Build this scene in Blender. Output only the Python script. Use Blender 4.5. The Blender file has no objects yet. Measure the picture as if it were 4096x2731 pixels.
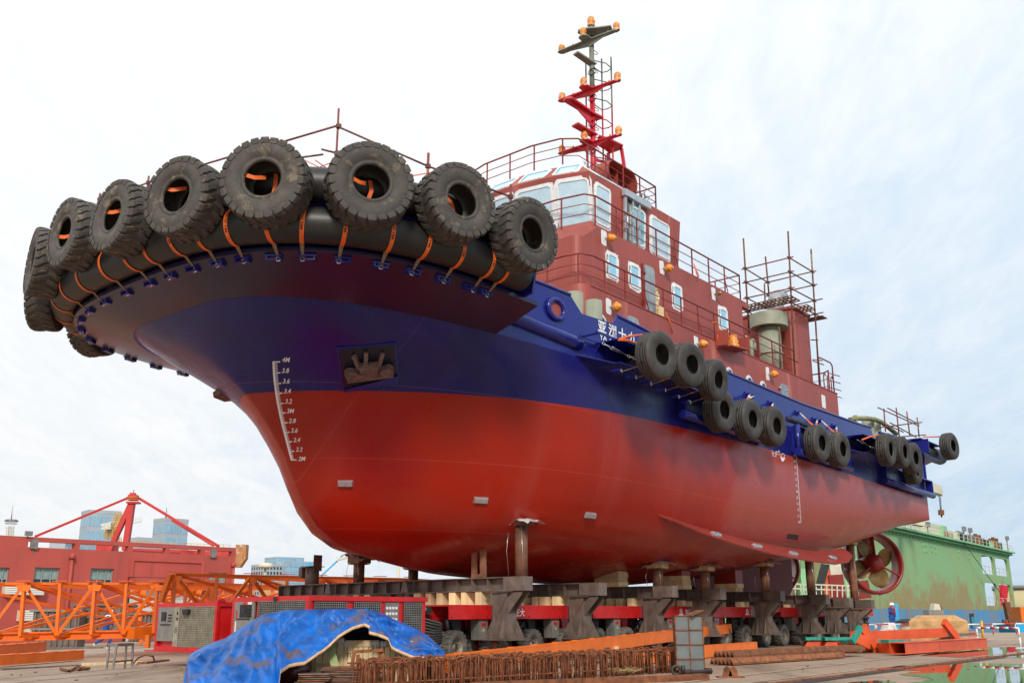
import bpy, bmesh, math, random
from mathutils import Vector, Matrix, noise
from mathutils.bvhtree import BVHTree
random.seed(7)
R = math.radians
PI = math.pi
SC = bpy.context.scene
COL = SC.collection

# ------------------------------------------------------------------ camera
F, CX, CY = 4000.0, 2048.0, 1365.5
TH, RO, CZ = math.atan(1100 / 4000), R(0.3), 1.05
_f = Vector((0, math.cos(TH), math.sin(TH)))
_u = Vector((0, -math.sin(TH), math.cos(TH)))
_r = Vector((1, 0, 0))
cr, sr = math.cos(RO), math.sin(RO)
cam_r, cam_u = _r * cr - _u * sr, _r * sr + _u * cr
cd = bpy.data.cameras.new('camera')
cam = bpy.data.objects.new('camera', cd)
COL.objects.link(cam)
cam.matrix_world = Matrix(((cam_r.x, cam_u.x, -_f.x, 0), (cam_r.y, cam_u.y, -_f.y, 0), (cam_r.z, cam_u.z, -_f.z, CZ), (0, 0, 0, 1)))
cd.sensor_width = 36
cd.lens = 36 * 4000 / 4096
cd.clip_start, cd.clip_end = 0.1, 6000
SC.camera = cam
SC.render.resolution_x, SC.render.resolution_y = 1024, 682

# ------------------------------------------------------------------ sky, sun, exposure
SUN = Vector((0.05, -0.82, 0.53)).normalized()
w_ = bpy.data.worlds.new('World')
SC.world = w_
w_.use_nodes = True
nt = w_.node_tree
nt.nodes.clear()
N_ = nt.nodes.new
L_ = nt.links.new
out = N_('ShaderNodeOutputWorld')
bg = N_('ShaderNodeBackground')
bg.inputs[1].default_value = 0.1
sky = N_('ShaderNodeTexSky')
sky.sky_type = 'NISHITA'
sky.sun_disc = False
sky.sun_elevation = math.asin(SUN.z)
sky.sun_rotation = math.atan2(SUN.x, SUN.y)
sky.air_density, sky.dust_density, sky.ozone_density = 1.0, 1.5, 2.0
tc = N_('ShaderNodeTexCoord')
sep = N_('ShaderNodeSeparateXYZ')
L_(tc.outputs['Generated'], sep.inputs[0])
def wm(op, a, b=None, c=None):
    n = N_('ShaderNodeMath'); n.operation = op
    for i, v in enumerate((a, b, c)):
        if v is None: continue
        if isinstance(v, (int, float)): n.inputs[i].default_value = v
        else: L_(v, n.inputs[i])
    return n.outputs[0]
zc = wm('ADD', wm('MAXIMUM', sep.outputs[2], 0.0), 0.22)
cx, cy = wm('DIVIDE', sep.outputs[0], zc), wm('DIVIDE', sep.outputs[1], zc)
cmb = N_('ShaderNodeCombineXYZ')
L_(cx, cmb.inputs[0]); L_(cy, cmb.inputs[1])
def wnoise(scale, det, rough, dist=0.0, vec=None, sx=1.0):
    mp = N_('ShaderNodeMapping'); mp.inputs['Scale'].default_value = (sx, 1, 1); mp.inputs['Rotation'].default_value = (0, 0, R(25))
    L_(vec or cmb.outputs[0], mp.inputs[0])
    n = N_('ShaderNodeTexNoise'); n.inputs['Scale'].default_value = scale; n.inputs['Detail'].default_value = det
    n.inputs['Roughness'].default_value = rough; n.inputs['Distortion'].default_value = dist
    L_(mp.outputs[0], n.inputs[0])
    return n.outputs[0]
big = wnoise(0.7, 3, 0.5)
fine = wnoise(3.2, 7, 0.62, 0.6, sx=2.2)
rip = wnoise(9.0, 3, 0.5, 0.8, sx=2.6)
cover = wm('ADD', wm('MULTIPLY', big, 0.9), wm('ADD', wm('MULTIPLY', fine, 0.55), wm('MULTIPLY', rip, 0.16)))
# the cloud sheet thins towards the right hand horizon
cover = wm('SUBTRACT', cover, wm('MULTIPLY', sep.outputs[0], 0.95))
cover = wm('ADD', cover, wm('ADD', wm('MULTIPLY', sep.outputs[2], 0.95), 0.05))
mr = N_('ShaderNodeMapRange'); mr.inputs[1].default_value = 0.20; mr.inputs[2].default_value = 1.25
mr.inputs[3].default_value = 0.12; mr.inputs[4].default_value = 1.0
L_(cover, mr.inputs[0])
mixc = N_('ShaderNodeMix'); mixc.data_type = 'RGBA'
L_(mr.outputs[0], mixc.inputs[0])
pal = N_('ShaderNodeMix'); pal.data_type = 'RGBA'   # thin high haze whitens the clear sky
pal.inputs[0].default_value = 0.85
L_(sky.outputs[0], pal.inputs[6]); pal.inputs[7].default_value = (4.6, 7.0, 9.3, 1)
L_(pal.outputs[2], mixc.inputs[6])
cl2 = N_('ShaderNodeMix'); cl2.data_type = 'RGBA'
mr2 = N_('ShaderNodeMapRange'); mr2.inputs[1].default_value = 0.38; mr2.inputs[2].default_value = 0.62
L_(wm('ADD', wm('MULTIPLY', fine, 0.6), wm('MULTIPLY', rip, 0.4)), mr2.inputs[0]); L_(mr2.outputs[0], cl2.inputs[0])
cl2.inputs[6].default_value = (8.95, 9.3, 9.65, 1); cl2.inputs[7].default_value = (9.7, 9.85, 9.95, 1)
L_(cl2.outputs[2], mixc.inputs[7])
# an overcast sky brightens from the horizon to the zenith
gr = N_('ShaderNodeVectorMath'); gr.operation = 'SCALE'
L_(mixc.outputs[2], gr.inputs[0]); L_(wm('ADD', 0.95, wm('MULTIPLY', wm('MAXIMUM', sep.outputs[2], 0.0), 0.30)), gr.inputs['Scale'])
L_(gr.outputs[0], bg.inputs[0])
L_(bg.outputs[0], out.inputs[0])
sd = bpy.data.lights.new('sun', 'SUN')
sd.energy, sd.angle, sd.color = 2.6, R(9), (1.0, 0.93, 0.84)
sun = bpy.data.objects.new('sun', sd)
COL.objects.link(sun)
sun.rotation_euler = SUN.to_track_quat('Z', 'Y').to_euler()
SC.view_settings.view_transform = 'Standard'
SC.view_settings.look = 'None'
SC.view_settings.exposure = 0.0
SC.view_settings.gamma = 1.0
SC.render.engine = 'CYCLES'
SC.cycles.max_bounces = 6

# ------------------------------------------------------------------ measuring helpers (pixels of the 4096 px photograph -> places)
def ray(u, v):
    x, y = (u - CX) / F, -(v - CY) / F
    return _f + cam_r * x + cam_u * y
O = Vector((0, 0, CZ))
def atz(px, z):
    r = ray(*px); return O + r * ((z - CZ) / r.z)
def aty(px, y):
    r = ray(*px); return O + r * (y / r.y)
A2 = Vector((0.65104, 0.75904, 0)).normalized()
NP = Vector((A2.y, -A2.x, 0))
PH = 0.024
FW = -A2 * math.cos(PH) + Vector((0, 0, math.sin(PH)))
UP = FW.cross(NP)
C0 = Vector((9.41, 33.03, -0.2)) - 5.1 * NP
SHIP = Matrix(((FW.x, NP.x, UP.x, C0.x), (FW.y, NP.y, UP.y, C0.y), (FW.z, NP.z, UP.z, C0.z), (0, 0, 0, 1)))
F0 = -A2
YARD = Matrix(((F0.x, NP.x, 0, C0.x), (F0.y, NP.y, 0, C0.y), (0, 0, 1, 0), (0, 0, 0, 1)))   # same heading, level, z = ground
def hit(px, s=None, w=None, z=None, M=SHIP):
    """local point of frame M seen at pixel px on the plane s / w / z = value"""
    Mi = M.inverted()
    o = Mi @ O; d = Mi.to_3x3() @ ray(*px)
    i, val = (0, s) if s is not None else ((1, w) if w is not None else (2, z))
    return o + d * ((val - o[i]) / d[i])
def c1(x, y): return (x * .5739, 500 + y * .5739)
def c2(x, y): return (1100 + x * .5739, 500 + y * .5739)
def c3(x, y): return (2100 + x * .44643, 50 + y * .44643)
def c4(x, y): return (1900 + x * .4782, 500 + y * .4782)
def c5(x, y): return (2800 + x / 1.96, 900 + y / 1.96)
def c6(x, y): return (2200 + x / 2.24, 1100 + y / 2.24)
def c7(x, y): return (3100 + x / 2.24, 1500 + y / 2.24)
def c8(x, y): return (900 + x * .5739, 1300 + y * .5739)
def d1(x, y): return (x / 1.887, 1900 + y / 1.887)
def d2(x, y): return (900 + x / 2.352, 2100 + y / 2.352)
def d3(x, y): return (1800 + x / 2.352, 2100 + y / 2.352)
def d4(x, y): return (2600 + x / 2.1456, 2000 + y / 2.1456)
def d5(x, y): return (3196 + x / 1.8867, 1900 + y / 1.8867)
def d6(x, y): return (x / 3.6385, 2300 + y / 3.6385)
def v_(x, y): return (x * 1.74150, y * 1.74150)

# ------------------------------------------------------------------ materials
MATS = {}
def mat(name, col, rough=0.5, metal=0.0, var=0.12, scale=3.0, bump=0.0, bscale=20.0, col2=None, spots=0.0, spotcol=None, spotscale=4.0, coat=0.0, streak=False, spec=0.5, seams=None):
    if name in MATS: return MATS[name]
    m = bpy.data.materials.new(name); m.use_nodes = True
    t = m.node_tree; b = t.nodes['Principled BSDF']
    n = t.nodes.new; l = t.links.new
    b.inputs['Roughness'].default_value = rough; b.inputs['Metallic'].default_value = metal
    b.inputs['Coat Weight'].default_value = coat; b.inputs['Specular IOR Level'].default_value = spec
    tcn = n('ShaderNodeTexCoord')
    mp = n('ShaderNodeMapping'); l(tcn.outputs['Object'], mp.inputs[0])
    if streak: mp.inputs['Scale'].default_value = (1, 1, 0.12)
    oi = n('ShaderNodeObjectInfo'); vm = n('ShaderNodeVectorMath'); vm.operation = 'SCALE'; vm.inputs[0].default_value = (31, 17, 23)
    l(oi.outputs['Random'], vm.inputs['Scale']); l(vm.outputs[0], mp.inputs['Location'])
    nz = n('ShaderNodeTexNoise'); nz.inputs['Scale'].default_value = scale; nz.inputs['Detail'].default_value = 6; nz.inputs['Roughness'].default_value = .6
    l(mp.outputs[0], nz.inputs[0])
    mx = n('ShaderNodeMix'); mx.data_type = 'RGBA'
    c2_ = col2 or tuple(c * (1 - var * 2) for c in col)
    mx.inputs[6].default_value = (*[min(1, c * (1 + var)) for c in col], 1) if not col2 else (*col, 1)
    mx.inputs[7].default_value = (*c2_, 1)
    rm = n('ShaderNodeMapRange'); rm.inputs[1].default_value = .3; rm.inputs[2].default_value = .72
    l(nz.outputs[0], rm.inputs[0]); l(rm.outputs[0], mx.inputs[0])
    cout = mx.outputs[2]
    if spots > 0:
        n2 = n('ShaderNodeTexNoise'); n2.inputs['Scale'].default_value = spotscale; n2.inputs['Detail'].default_value = 9; n2.inputs['Roughness'].default_value = .68
        l(mp.outputs[0], n2.inputs[0])
        r2 = n('ShaderNodeMapRange'); r2.inputs[1].default_value = .66 - spots * .3; r2.inputs[2].default_value = .72 - spots * .22
        l(n2.outputs[0], r2.inputs[0])
        m2 = n('ShaderNodeMix'); m2.data_type = 'RGBA'; l(r2.outputs[0], m2.inputs[0]); l(cout, m2.inputs[6]); m2.inputs[7].default_value = (*spotcol, 1)
        cout = m2.outputs[2]
        rr = n('ShaderNodeMapRange'); rr.inputs[3].default_value = rough; rr.inputs[4].default_value = .85
        l(r2.outputs[0], rr.inputs[0]); l(rr.outputs[0], b.inputs['Roughness'])
    if 'tyre' in name or ('steel' in name and 'paint' not in name) or 'timber' in name or 'rust' in name:
        rb = n('ShaderNodeMapRange'); rb.inputs[3].default_value = .78; rb.inputs[4].default_value = 1.22; l(oi.outputs['Random'], rb.inputs[0])
        vs_ = n('ShaderNodeVectorMath'); vs_.operation = 'SCALE'; l(cout, vs_.inputs[0]); l(rb.outputs[0], vs_.inputs['Scale']); cout = vs_.outputs[0]
    if seams:
        sx = n('ShaderNodeSeparateXYZ'); l(tcn.outputs['Object'], sx.inputs[0])
        def mt(op, a, b2=None):
            k = n('ShaderNodeMath'); k.operation = op
            for i, v in enumerate((a, b2)):
                if v is None: continue
                if isinstance(v, (int, float)): k.inputs[i].default_value = v
                else: l(v, k.inputs[i])
            return k.outputs[0]
        ln = [mt('GREATER_THAN', mt('ABSOLUTE', mt('SUBTRACT', mt('FRACT', mt('DIVIDE', mt('ADD', sx.outputs[ax], .37), per)), .5)), .5 - .012 / per) for ax, per in seams]
        sm = ln[0] if len(ln) == 1 else mt('MAXIMUM', ln[0], ln[1])
        ms = n('ShaderNodeMix'); ms.data_type = 'RGBA'; l(mt('MULTIPLY', sm, .35), ms.inputs[0]); l(cout, ms.inputs[6]); ms.inputs[7].default_value = (*[min(1, c * 1.6 + .03) for c in col], 1); cout = ms.outputs[2]
    l(cout, b.inputs['Base Color'])
    if bump > 0:
        n3 = n('ShaderNodeTexNoise'); n3.inputs['Scale'].default_value = bscale; n3.inputs['Detail'].default_value = 5
        l(mp.outputs[0], n3.inputs[0])
        bp = n('ShaderNodeBump'); bp.inputs['Strength'].default_value = bump; bp.inputs['Distance'].default_value = .02
        l(n3.outputs[0], bp.inputs['Height']); l(bp.outputs[0], b.inputs['Normal'])
    MATS[name] = m
    return m
RUST = (.16, .055, .022)
M = dict(
    blue=mat('blue_ship_paint', (.012, .017, .19), .22, var=.10, scale=1.5, bump=.08, bscale=2, seams=((0, 1.9),)),
    red=mat('red_hull_paint', (.30, .035, .022), .38, var=.1, scale=1.0, bump=.04, bscale=2),
    primer=mat('oxide_red_primer', (.33, .064, .045), .5, var=.12, scale=.8, bump=.12, bscale=2.5, streak=True, spots=.2, spotcol=(.46, .16, .13), spotscale=1.1, seams=((0, 2.4), (2, 2.2))),
    railred=mat('oxide_red_rail_paint', (.24, .03, .022), .5, var=.12, scale=5),
    brightred=mat('bright_red_mast_paint', (.55, .012, .025), .35, var=.08, scale=3),
    trailred=mat('red_trailer_paint', (.56, .012, .012), .35, var=.12, scale=4, spots=.12, spotcol=(.12, .03, .025), spotscale=6),
    greygreen=mat('grey_green_primer', (.29, .31, .23), .5, var=.1, scale=3, spots=.1, spotcol=(.17, .2, .2), spotscale=3),
    mastgrey=mat('grey_mast_paint', (.19, .21, .17), .5, var=.1, scale=3),
    white=mat('white_paint', (.78, .79, .78), .5, var=.04, scale=5),
    whitepatch=mat('white_sealant_patch', (.75, .77, .78), .7, var=.06, scale=8, bump=.3, bscale=30),
    film=mat('pale_blue_protective_film', (.52, .70, .80), .35, var=.06, scale=4, bump=.25, bscale=9, spots=.08, spotcol=(.62, .72, .78), spotscale=3),
    filmblue=mat('light_blue_film', (.30, .62, .80), .3, var=.08, scale=4, bump=.2, bscale=9),
    filmteal=mat('teal_protective_film', (.20, .46, .54), .3, var=.08, scale=4, bump=.2, bscale=9),
    bluetape=mat('blue_masking_tape', (.08, .38, .62), .5, var=.1, scale=10),
    alu=mat('aluminium', (.55, .57, .58), .35, .6, var=.1, scale=6),
    galv=mat('galvanised_steel', (.36, .38, .39), .45, .5, var=.15, scale=5, spots=.1, spotcol=(.22, .24, .25)),
    zinc=mat('zinc_anode_metal', (.52, .53, .54), .35, .7, var=.1, scale=9, bump=.2, bscale=30),
    chrome=mat('bright_shackle_steel', (.7, .7, .7), .25, .9, var=.05),
    rubber=mat('black_rubber', (.030, .028, .026), .62, var=.25, scale=3, bump=.15, bscale=12, spots=.16, spotcol=(.075, .062, .050), spotscale=2.2),
    fender=mat('black_fender_rubber', (.016, .0145, .013), .45, var=.2, scale=1.5, bump=.1, bscale=5, spots=.14, spotcol=(.055, .045, .036), spotscale=1.3),
    wornrubber=mat('worn_tyre_rubber', (.068, .058, .049), .7, var=.3, scale=3, bump=.2, bscale=14, spots=.34, spotcol=(.16, .13, .095), spotscale=3.0),
    smoothrubber=mat('smooth_tyre_rubber', (.042, .037, .032), .62, var=.25, scale=3, bump=.15, bscale=20, spots=.2, spotcol=(.11, .085, .065), spotscale=2.0),
    strap=mat('orange_webbing', (.80, .14, .012), .6, var=.12, scale=20, bump=.2, bscale=90),
    strapend=mat('dirty_strap_end', (.22, .15, .09), .8, var=.2, scale=20),
    black=mat('black_print', (.01, .01, .01), .6, var=0),
    bag=mat('orange_plastic_bag', (.80, .28, .02), .3, var=.2, scale=9, bump=.8, bscale=14, spots=.2, spotcol=(.6, .42, .22), spotscale=6),
    bagm=mat('orange_masking_bag_on_lamp', (.78, .30, .05), .35, var=.25, scale=9, bump=.8, bscale=14, spots=.35, spotcol=(.72, .5, .34), spotscale=7),
    rustpole=mat('rusty_scaffold_pole', (.17, .075, .05), .75, var=.3, scale=7, spots=.3, spotcol=(.34, .25, .14), spotscale=1.6),
    redpole=mat('red_scaffold_pole', (.24, .045, .04), .65, var=.3, scale=7, spots=.25, spotcol=(.34, .24, .14), spotscale=1.2),
    steelbrown=mat('brown_mill_steel', (.165, .122, .098), .55, .0, var=.25, scale=3, bump=.15, bscale=12, spots=.18, spotcol=(.17, .075, .035), spotscale=2.0),
    rust=mat('orange_rust', (.25, .085, .032), .85, var=.35, scale=6, bump=.4, bscale=30, spots=.2, spotcol=(.08, .035, .022), spotscale=5),
    pipe=mat('rusty_pipe_steel', (.24, .11, .06), .7, .05, var=.3, scale=2.5, bump=.2, bscale=15, spots=.3, spotcol=(.10, .05, .03), spotscale=3),
    rebar=mat('rusty_rebar_steel', (.24, .075, .028), .85, var=.3, scale=12, bump=.6, bscale=60),
    timber=mat('new_pine_timber', (.90, .70, .38), .75, var=.16, scale=5, bump=.2, bscale=25, streak=True),
    oldwood=mat('old_crate_wood', (.60, .43, .24), .8, var=.25, scale=6, bump=.3, bscale=25, streak=True),
    orange=mat('orange_steel_paint', (.86, .17, .006), .45, var=.10, scale=2, bump=.05, bscale=10, spots=.05, spotcol=(.4, .1, .02)),
    orangered=mat('orange_red_steel_paint', (.72, .10, .025), .45, var=.12, scale=2, spots=.08, spotcol=(.4, .08, .03)),
    teal=mat('teal_rubber_pad', (.02, .34, .26), .5, var=.15, scale=6),
    tarp=mat('blue_tarpaulin', (.008, .13, .50), .45, var=.3, scale=2.2, bump=.6, bscale=9, spots=.42, spotcol=(.12, .095, .12), spotscale=1.6),
    tarptrim=mat('tan_tarpaulin_hem', (.72, .46, .24), .7, var=.18, scale=12, bump=.4, bscale=30),
    plastic=mat('clear_plastic_sheet', (.62, .60, .58), .25, var=.15, scale=8, bump=.7, bscale=16),
    wallred=mat('red_painted_wall', (.46, .082, .062), .8, var=.08, scale=.5, bump=.1, bscale=20, streak=True, spots=.16, spotcol=(.34, .07, .055), spotscale=.8),
    wallred2=mat('dark_red_trim', (.28, .042, .034), .75, var=.1, scale=2),
    glass=mat('dark_window_glass', (.045, .065, .068), .08, var=.3, scale=1.5),
    glassg=mat('green_window_glass', (.25, .36, .33), .15, var=.2, scale=1.5),
    windowframe=mat('grey_window_frame', (.30, .33, .33), .5, var=.1),
    greysteel=mat('grey_galvanised_panel', (.25, .24, .22), .4, .3, var=.15, scale=5, spots=.12, spotcol=(.15, .13, .11)),
    dirtygrey=mat('dirty_beige_panel', (.33, .30, .22), .6, var=.2, scale=6, spots=.25, spotcol=(.2, .15, .09)),
    dark=mat('dark_machinery', (.02, .02, .02), .6, var=.3, scale=8),
    hose=mat('black_hydraulic_hose', (.035, .033, .03), .4, var=.2),
    green=mat('green_dock_paint', (.27, .55, .27), .6, var=.10, scale=.25, bump=.1, bscale=3, spots=0),
    cream=mat('cream_paint', (.62, .58, .45), .6, var=.1, scale=1),
    concrete=mat('tan_concrete_block', (.62, .37, .16), .9, var=.18, scale=3, bump=.6, bscale=14),
    coverall=mat('blue_coverall_cloth', (.015, .07, .30), .85, var=.2, scale=12),
    skin=mat('skin', (.42, .24, .16), .55, var=.08, scale=10),
    yellow=mat('yellow_paint', (.75, .45, .02), .5, var=.12, scale=5),
    helmet=mat('white_helmet', (.8, .8, .8), .3, var=.02),
    lifered=mat('red_life_vest', (.6, .03, .03), .7, var=.15, scale=9),
    bronze=mat('bronze', (.30, .21, .09), .38, .8, var=.15, scale=4, bump=.1, bscale=9),
    nozzle=mat('dark_red_nozzle_paint', (.26, .02, .014), .32, var=.12, scale=2),
    craneblue=mat('blue_lamp_post_paint', (.02, .38, .72), .5, var=.05),
    towergrey=mat('far_tower_cladding', (.40, .44, .47), .7, var=.05, scale=.05),
    towerglass=mat('far_tower_glass', (.24, .46, .62), .3, var=.15, scale=.1),
    plate=mat('bare_grey_plate', (.15, .165, .165), .5, .1, var=.15, scale=3, spots=.22, spotcol=(.30, .22, .16), spotscale=3),
)

# ------------------------------------------------------------------ mesh helpers
class MB:
    def __init__(s): s.v = []; s.f = []; s.sm = []
    def add(s, vs, fs, smooth=False):
        o = len(s.v); s.v += [tuple(v) for v in vs]; s.f += [tuple(i + o for i in f) for f in fs]; s.sm += [smooth] * len(fs); return s
    def box(s, c, d, rz=0.0, mtx=None):
        hx, hy, hz = d[0] / 2, d[1] / 2, d[2] / 2
        vs = [Vector((x * hx, y * hy, z * hz)) for z in (-1, 1) for y in (-1, 1) for x in (-1, 1)]
        if mtx is not None: vs = [mtx @ v for v in vs]
        elif rz: vs = [Matrix.Rotation(rz, 3, 'Z') @ v for v in vs]
        vs = [v + Vector(c) for v in vs]
        return s.add(vs, [(0, 2, 3, 1), (4, 5, 7, 6), (0, 1, 5, 4), (2, 6, 7, 3), (0, 4, 6, 2), (1, 3, 7, 5)])
    def bar(s, p, q, w, h=None, up=(0, 0, 1)):
        """square bar p->q"""
        p, q = Vector(p), Vector(q); h = h or w; d = (q - p)
        if d.length < 1e-6: return s
        d.normalize(); upv = Vector(up)
        if abs(d.dot(upv)) > .98: upv = Vector((1, 0, 0))
        a = d.cross(upv).normalized(); b = a.cross(d)
        vs = []
        for c in (p, q):
            for x, y in ((-1, -1), (1, -1), (1, 1), (-1, 1)): vs.append(c + a * x * w / 2 + b * y * h / 2)
        return s.add(vs, [(3, 2, 1, 0), (4, 5, 6, 7), (0, 1, 5, 4), (1, 2, 6, 5), (2, 3, 7, 6), (3, 0, 4, 7)])
    def tube(s, pts, r, n=8, caps=True, closed=False):
        pts = [Vector(p) for p in pts]; m = len(pts); rr = r if isinstance(r, (list, tuple)) else [r] * m
        vs = []; ref = None
        for i, p in enumerate(pts):
            if closed: d = pts[(i + 1) % m] - pts[i - 1]
            else: d = (pts[min(i + 1, m - 1)] - pts[max(i - 1, 0)])
            d.normalize()
            if ref is None: ref = Vector((0, 0, 1)) if abs(d.z) < .9 else Vector((1, 0, 0))
            a = d.cross(ref).normalized(); b = a.cross(d).normalized(); ref = b
            for k in range(n):
                t = 2 * PI * k / n; vs.append(p + (a * math.cos(t) + b * math.sin(t)) * rr[i])
        fs = []
        for i in range(m if closed else m - 1):
            j = (i + 1) % m
            for k in range(n): fs.append((i * n + k, i * n + (k + 1) % n, j * n + (k + 1) % n, j * n + k))
        s.add(vs, fs, True)
        if caps and not closed:
            o = len(s.v) - len(vs)
            s.f += [tuple(o + k for k in range(n))[::-1], tuple(o + (m - 1) * n + k for k in range(n))]; s.sm += [False, False]
        return s
    def cyl(s, p, q, r, n=16, r2=None): return s.tube([p, q], [r, r2 if r2 is not None else r], n)
    def lathe(s, prof, n=32, c=(0, 0, 0), mtx=None, closed=False, smooth=True):
        """prof = [(r,z)], about z"""
        vs = []
        for k in range(n):
            t = 2 * PI * k / n
            for r, z in prof:
                v = Vector((r * math.cos(t), r * math.sin(t), z))
                if mtx is not None: v = mtx @ v
                vs.append(v + Vector(c))
        m = len(prof); fs = []
        for k in range(n):
            k2 = (k + 1) % n
            for i in range(m if closed else m - 1):
                i2 = (i + 1) % m
                fs.append((k * m + i, k2 * m + i, k2 * m + i2, k * m + i2))
        return s.add(vs, fs, smooth)
    def prism(s, poly, d):
        """poly: list of 3d points (flat), extruded by vector d"""
        n = len(poly); d = Vector(d); vs = [Vector(p) for p in poly] + [Vector(p) + d for p in poly]
        return s.add(vs, [tuple(range(n))[::-1], tuple(range(n, 2 * n))] + [(i, (i + 1) % n, n + (i + 1) % n, n + i) for i in range(n)])
    def grid(s, rows, smooth=True, closeu=False):
        n = len(rows[0]); vs = [p for r in rows for p in r]; fs = []
        for i in range(len(rows) - 1):
            for k in range(n if closeu else n - 1):
                k2 = (k + 1) % n
                fs.append((i * n + k, i * n + k2, (i + 1) * n + k2, (i + 1) * n + k))
        return s.add(vs, fs, smooth)
    def mesh(s, name, material):
        me = bpy.data.meshes.new(name); me.from_pydata(s.v, [], s.f)
        me.polygons.foreach_set('use_smooth', s.sm)
        me.materials.append(material); me.update()
        bm = bmesh.new(); bm.from_mesh(me); bmesh.ops.recalc_face_normals(bm, faces=bm.faces); bm.to_mesh(me); bm.free()
        return me
def snake(n): return n
def link(name, me, parent=None, loc=None, mtx=None):
    o = bpy.data.objects.new(name, me); COL.objects.link(o)
    if parent is not None: o.parent = parent
    if mtx is not None: o.matrix_local = mtx
    if loc is not None: o.location = loc
    return o
def part(name, mb, m, parent, loc=None, mtx=None):
    return link(name, mb.mesh(name, m if not isinstance(m, str) else M[m]), parent, loc, mtx)
def thing(name, label, cat, mtx=None, loc=None, rz=0, group=None):
    o = bpy.data.objects.new(name, None); COL.objects.link(o); o.empty_display_size = .2
    if mtx is not None: o.matrix_world = mtx
    if loc is not None: o.location = loc; o.rotation_euler = (0, 0, rz)
    o['label'] = label; o['category'] = cat
    if group: o['group'] = group
    return o
def single(name, mb, m, label, cat, mtx=None, loc=None, group=None):
    o = link(name, mb.mesh(name, m if not isinstance(m, str) else M[m]))
    if mtx is not None: o.matrix_world = mtx
    if loc is not None: o.location = loc
    o['label'] = label; o['category'] = cat
    if group: o['group'] = group
    return o
def struct(name, mb, m, kind='structure'):
    o = link(name, mb.mesh(name, m if not isinstance(m, str) else M[m])); o['kind'] = kind; return o
def kids(o): return [c for c in bpy.data.objects if c.parent == o]
def dup(root, mtx, label, group=None):
    def rec(o, par):
        c = o.copy(); COL.objects.link(c)
        if par is not None: c.parent = par; c.matrix_parent_inverse = o.matrix_parent_inverse.copy()
        for k in CH.get(o.name, []): rec(bpy.data.objects[k], c)
        return c
    CH = {}
    for c in bpy.data.objects:
        if c.parent: CH.setdefault(c.parent.name, []).append(c.name)
    r = rec(root, None); r.matrix_world = mtx; r['label'] = label
    if group: r['group'] = group
    return r
def T(x, y, z): return Matrix.Translation((x, y, z))
def frame(o, x, y, z): return Matrix(((x[0], y[0], z[0], o[0]), (x[1], y[1], z[1], o[1]), (x[2], y[2], z[2], o[2]), (0, 0, 0, 1)))
_tc = {}
def text_polys(body, shear=0.0, bold=0.0):
    """flat outline mesh of a text: verts 2d list, faces"""
    k = (body, shear, bold)
    if k in _tc: return _tc[k]
    c = bpy.data.curves.new('t', 'FONT'); c.body = body; c.shear = shear; c.offset = bold; c.resolution_u = 3
    o = bpy.data.objects.new('t', c); me = bpy.data.meshes.new_from_object(o)
    vs = [(v.co.x, v.co.y) for v in me.vertices]; fs = [tuple(p.vertices) for p in me.polygons]
    bpy.data.objects.remove(o); bpy.data.curves.remove(c); bpy.data.meshes.remove(me)
    _tc[k] = (vs, fs); return vs, fs
def text_mb(mb, body, fn, size=1.0, shear=0.0, bold=0.0, x0=0.0, y0=0.0):
    """adds text; fn(x,y)->3d point"""
    vs, fs = text_polys(body, shear, bold)
    return mb.add([fn(x * size + x0, y * size + y0) for x, y in vs], fs)
# ================================================================== TUGBOAT
SHIPK = SHIP @ T(0, 0, 2.07)            # the empty stands at the keel
boat = thing('tugboat', 'large tugboat with blue and red hull and oxide red deckhouse, raised on transporters', 'tugboat', mtx=SHIPK)
DOWN = (0, 0, -2.07)
def sp(name, mb, m, parent=None):
    if parent is None: return part(name, mb, m, boat, loc=DOWN)
    return part(name, mb, m, parent)
def smooth(a, b, x):
    t = max(0, min(1, (x - a) / (b - a))); return t * t * (3 - 2 * t)
def sh(s): return .5 * smooth(4, 20, s)
ROWS = [  # z, half breadth, stem s, p, q
    (2.07, .35, 11.2, 2.6, 1.5), (2.10, 1.0, 12.4, 2.6, 1.5), (2.20, 1.2, 13.4, 2.6, 1.45), (2.40, 2.0, 14.75, 2.6, 1.4),
    (2.62, 3.4, 15.6, 2.6, 1.35), (2.94, 4.1, 16.15, 2.6, 1.3), (3.4, 4.5, 16.6, 2.6, 1.28), (3.95, 4.78, 16.95, 2.6, 1.26),
    (4.45, 4.94, 17.25, 2.6, 1.25), (4.93, 5.02, 17.65, 2.6, 1.25), (5.41, 5.07, 18.12, 2.6, 1.25), (5.75, 5.1, 18.55, 2.6, 1.28),
    (6.05, 5.1, 19.0, 2.55, 1.4), (6.31, 5.11, 19.42, 2.5, 1.6), (6.6, 5.12, 19.9, 2.4, 2.0), (6.84, 5.13, 20.25, 2.2, 2.6), (7.12, 5.14, 20.5, 2.0, 3.5)]
STERN = -12.7
def zk(s):
    pts = [(-13, 5.45), (-11, 5.0), (-9, 4.3), (-6, 3.42), (-3, 2.86), (0, 2.45), (3, 2.17), (6, 2.07), (30, 2.07)]
    for (a, za), (b, zb) in zip(pts, pts[1:]):
        if s <= b: t = max(0, (s - a) / (b - a)); return za + (zb - za) * t
    return 2.07
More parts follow.
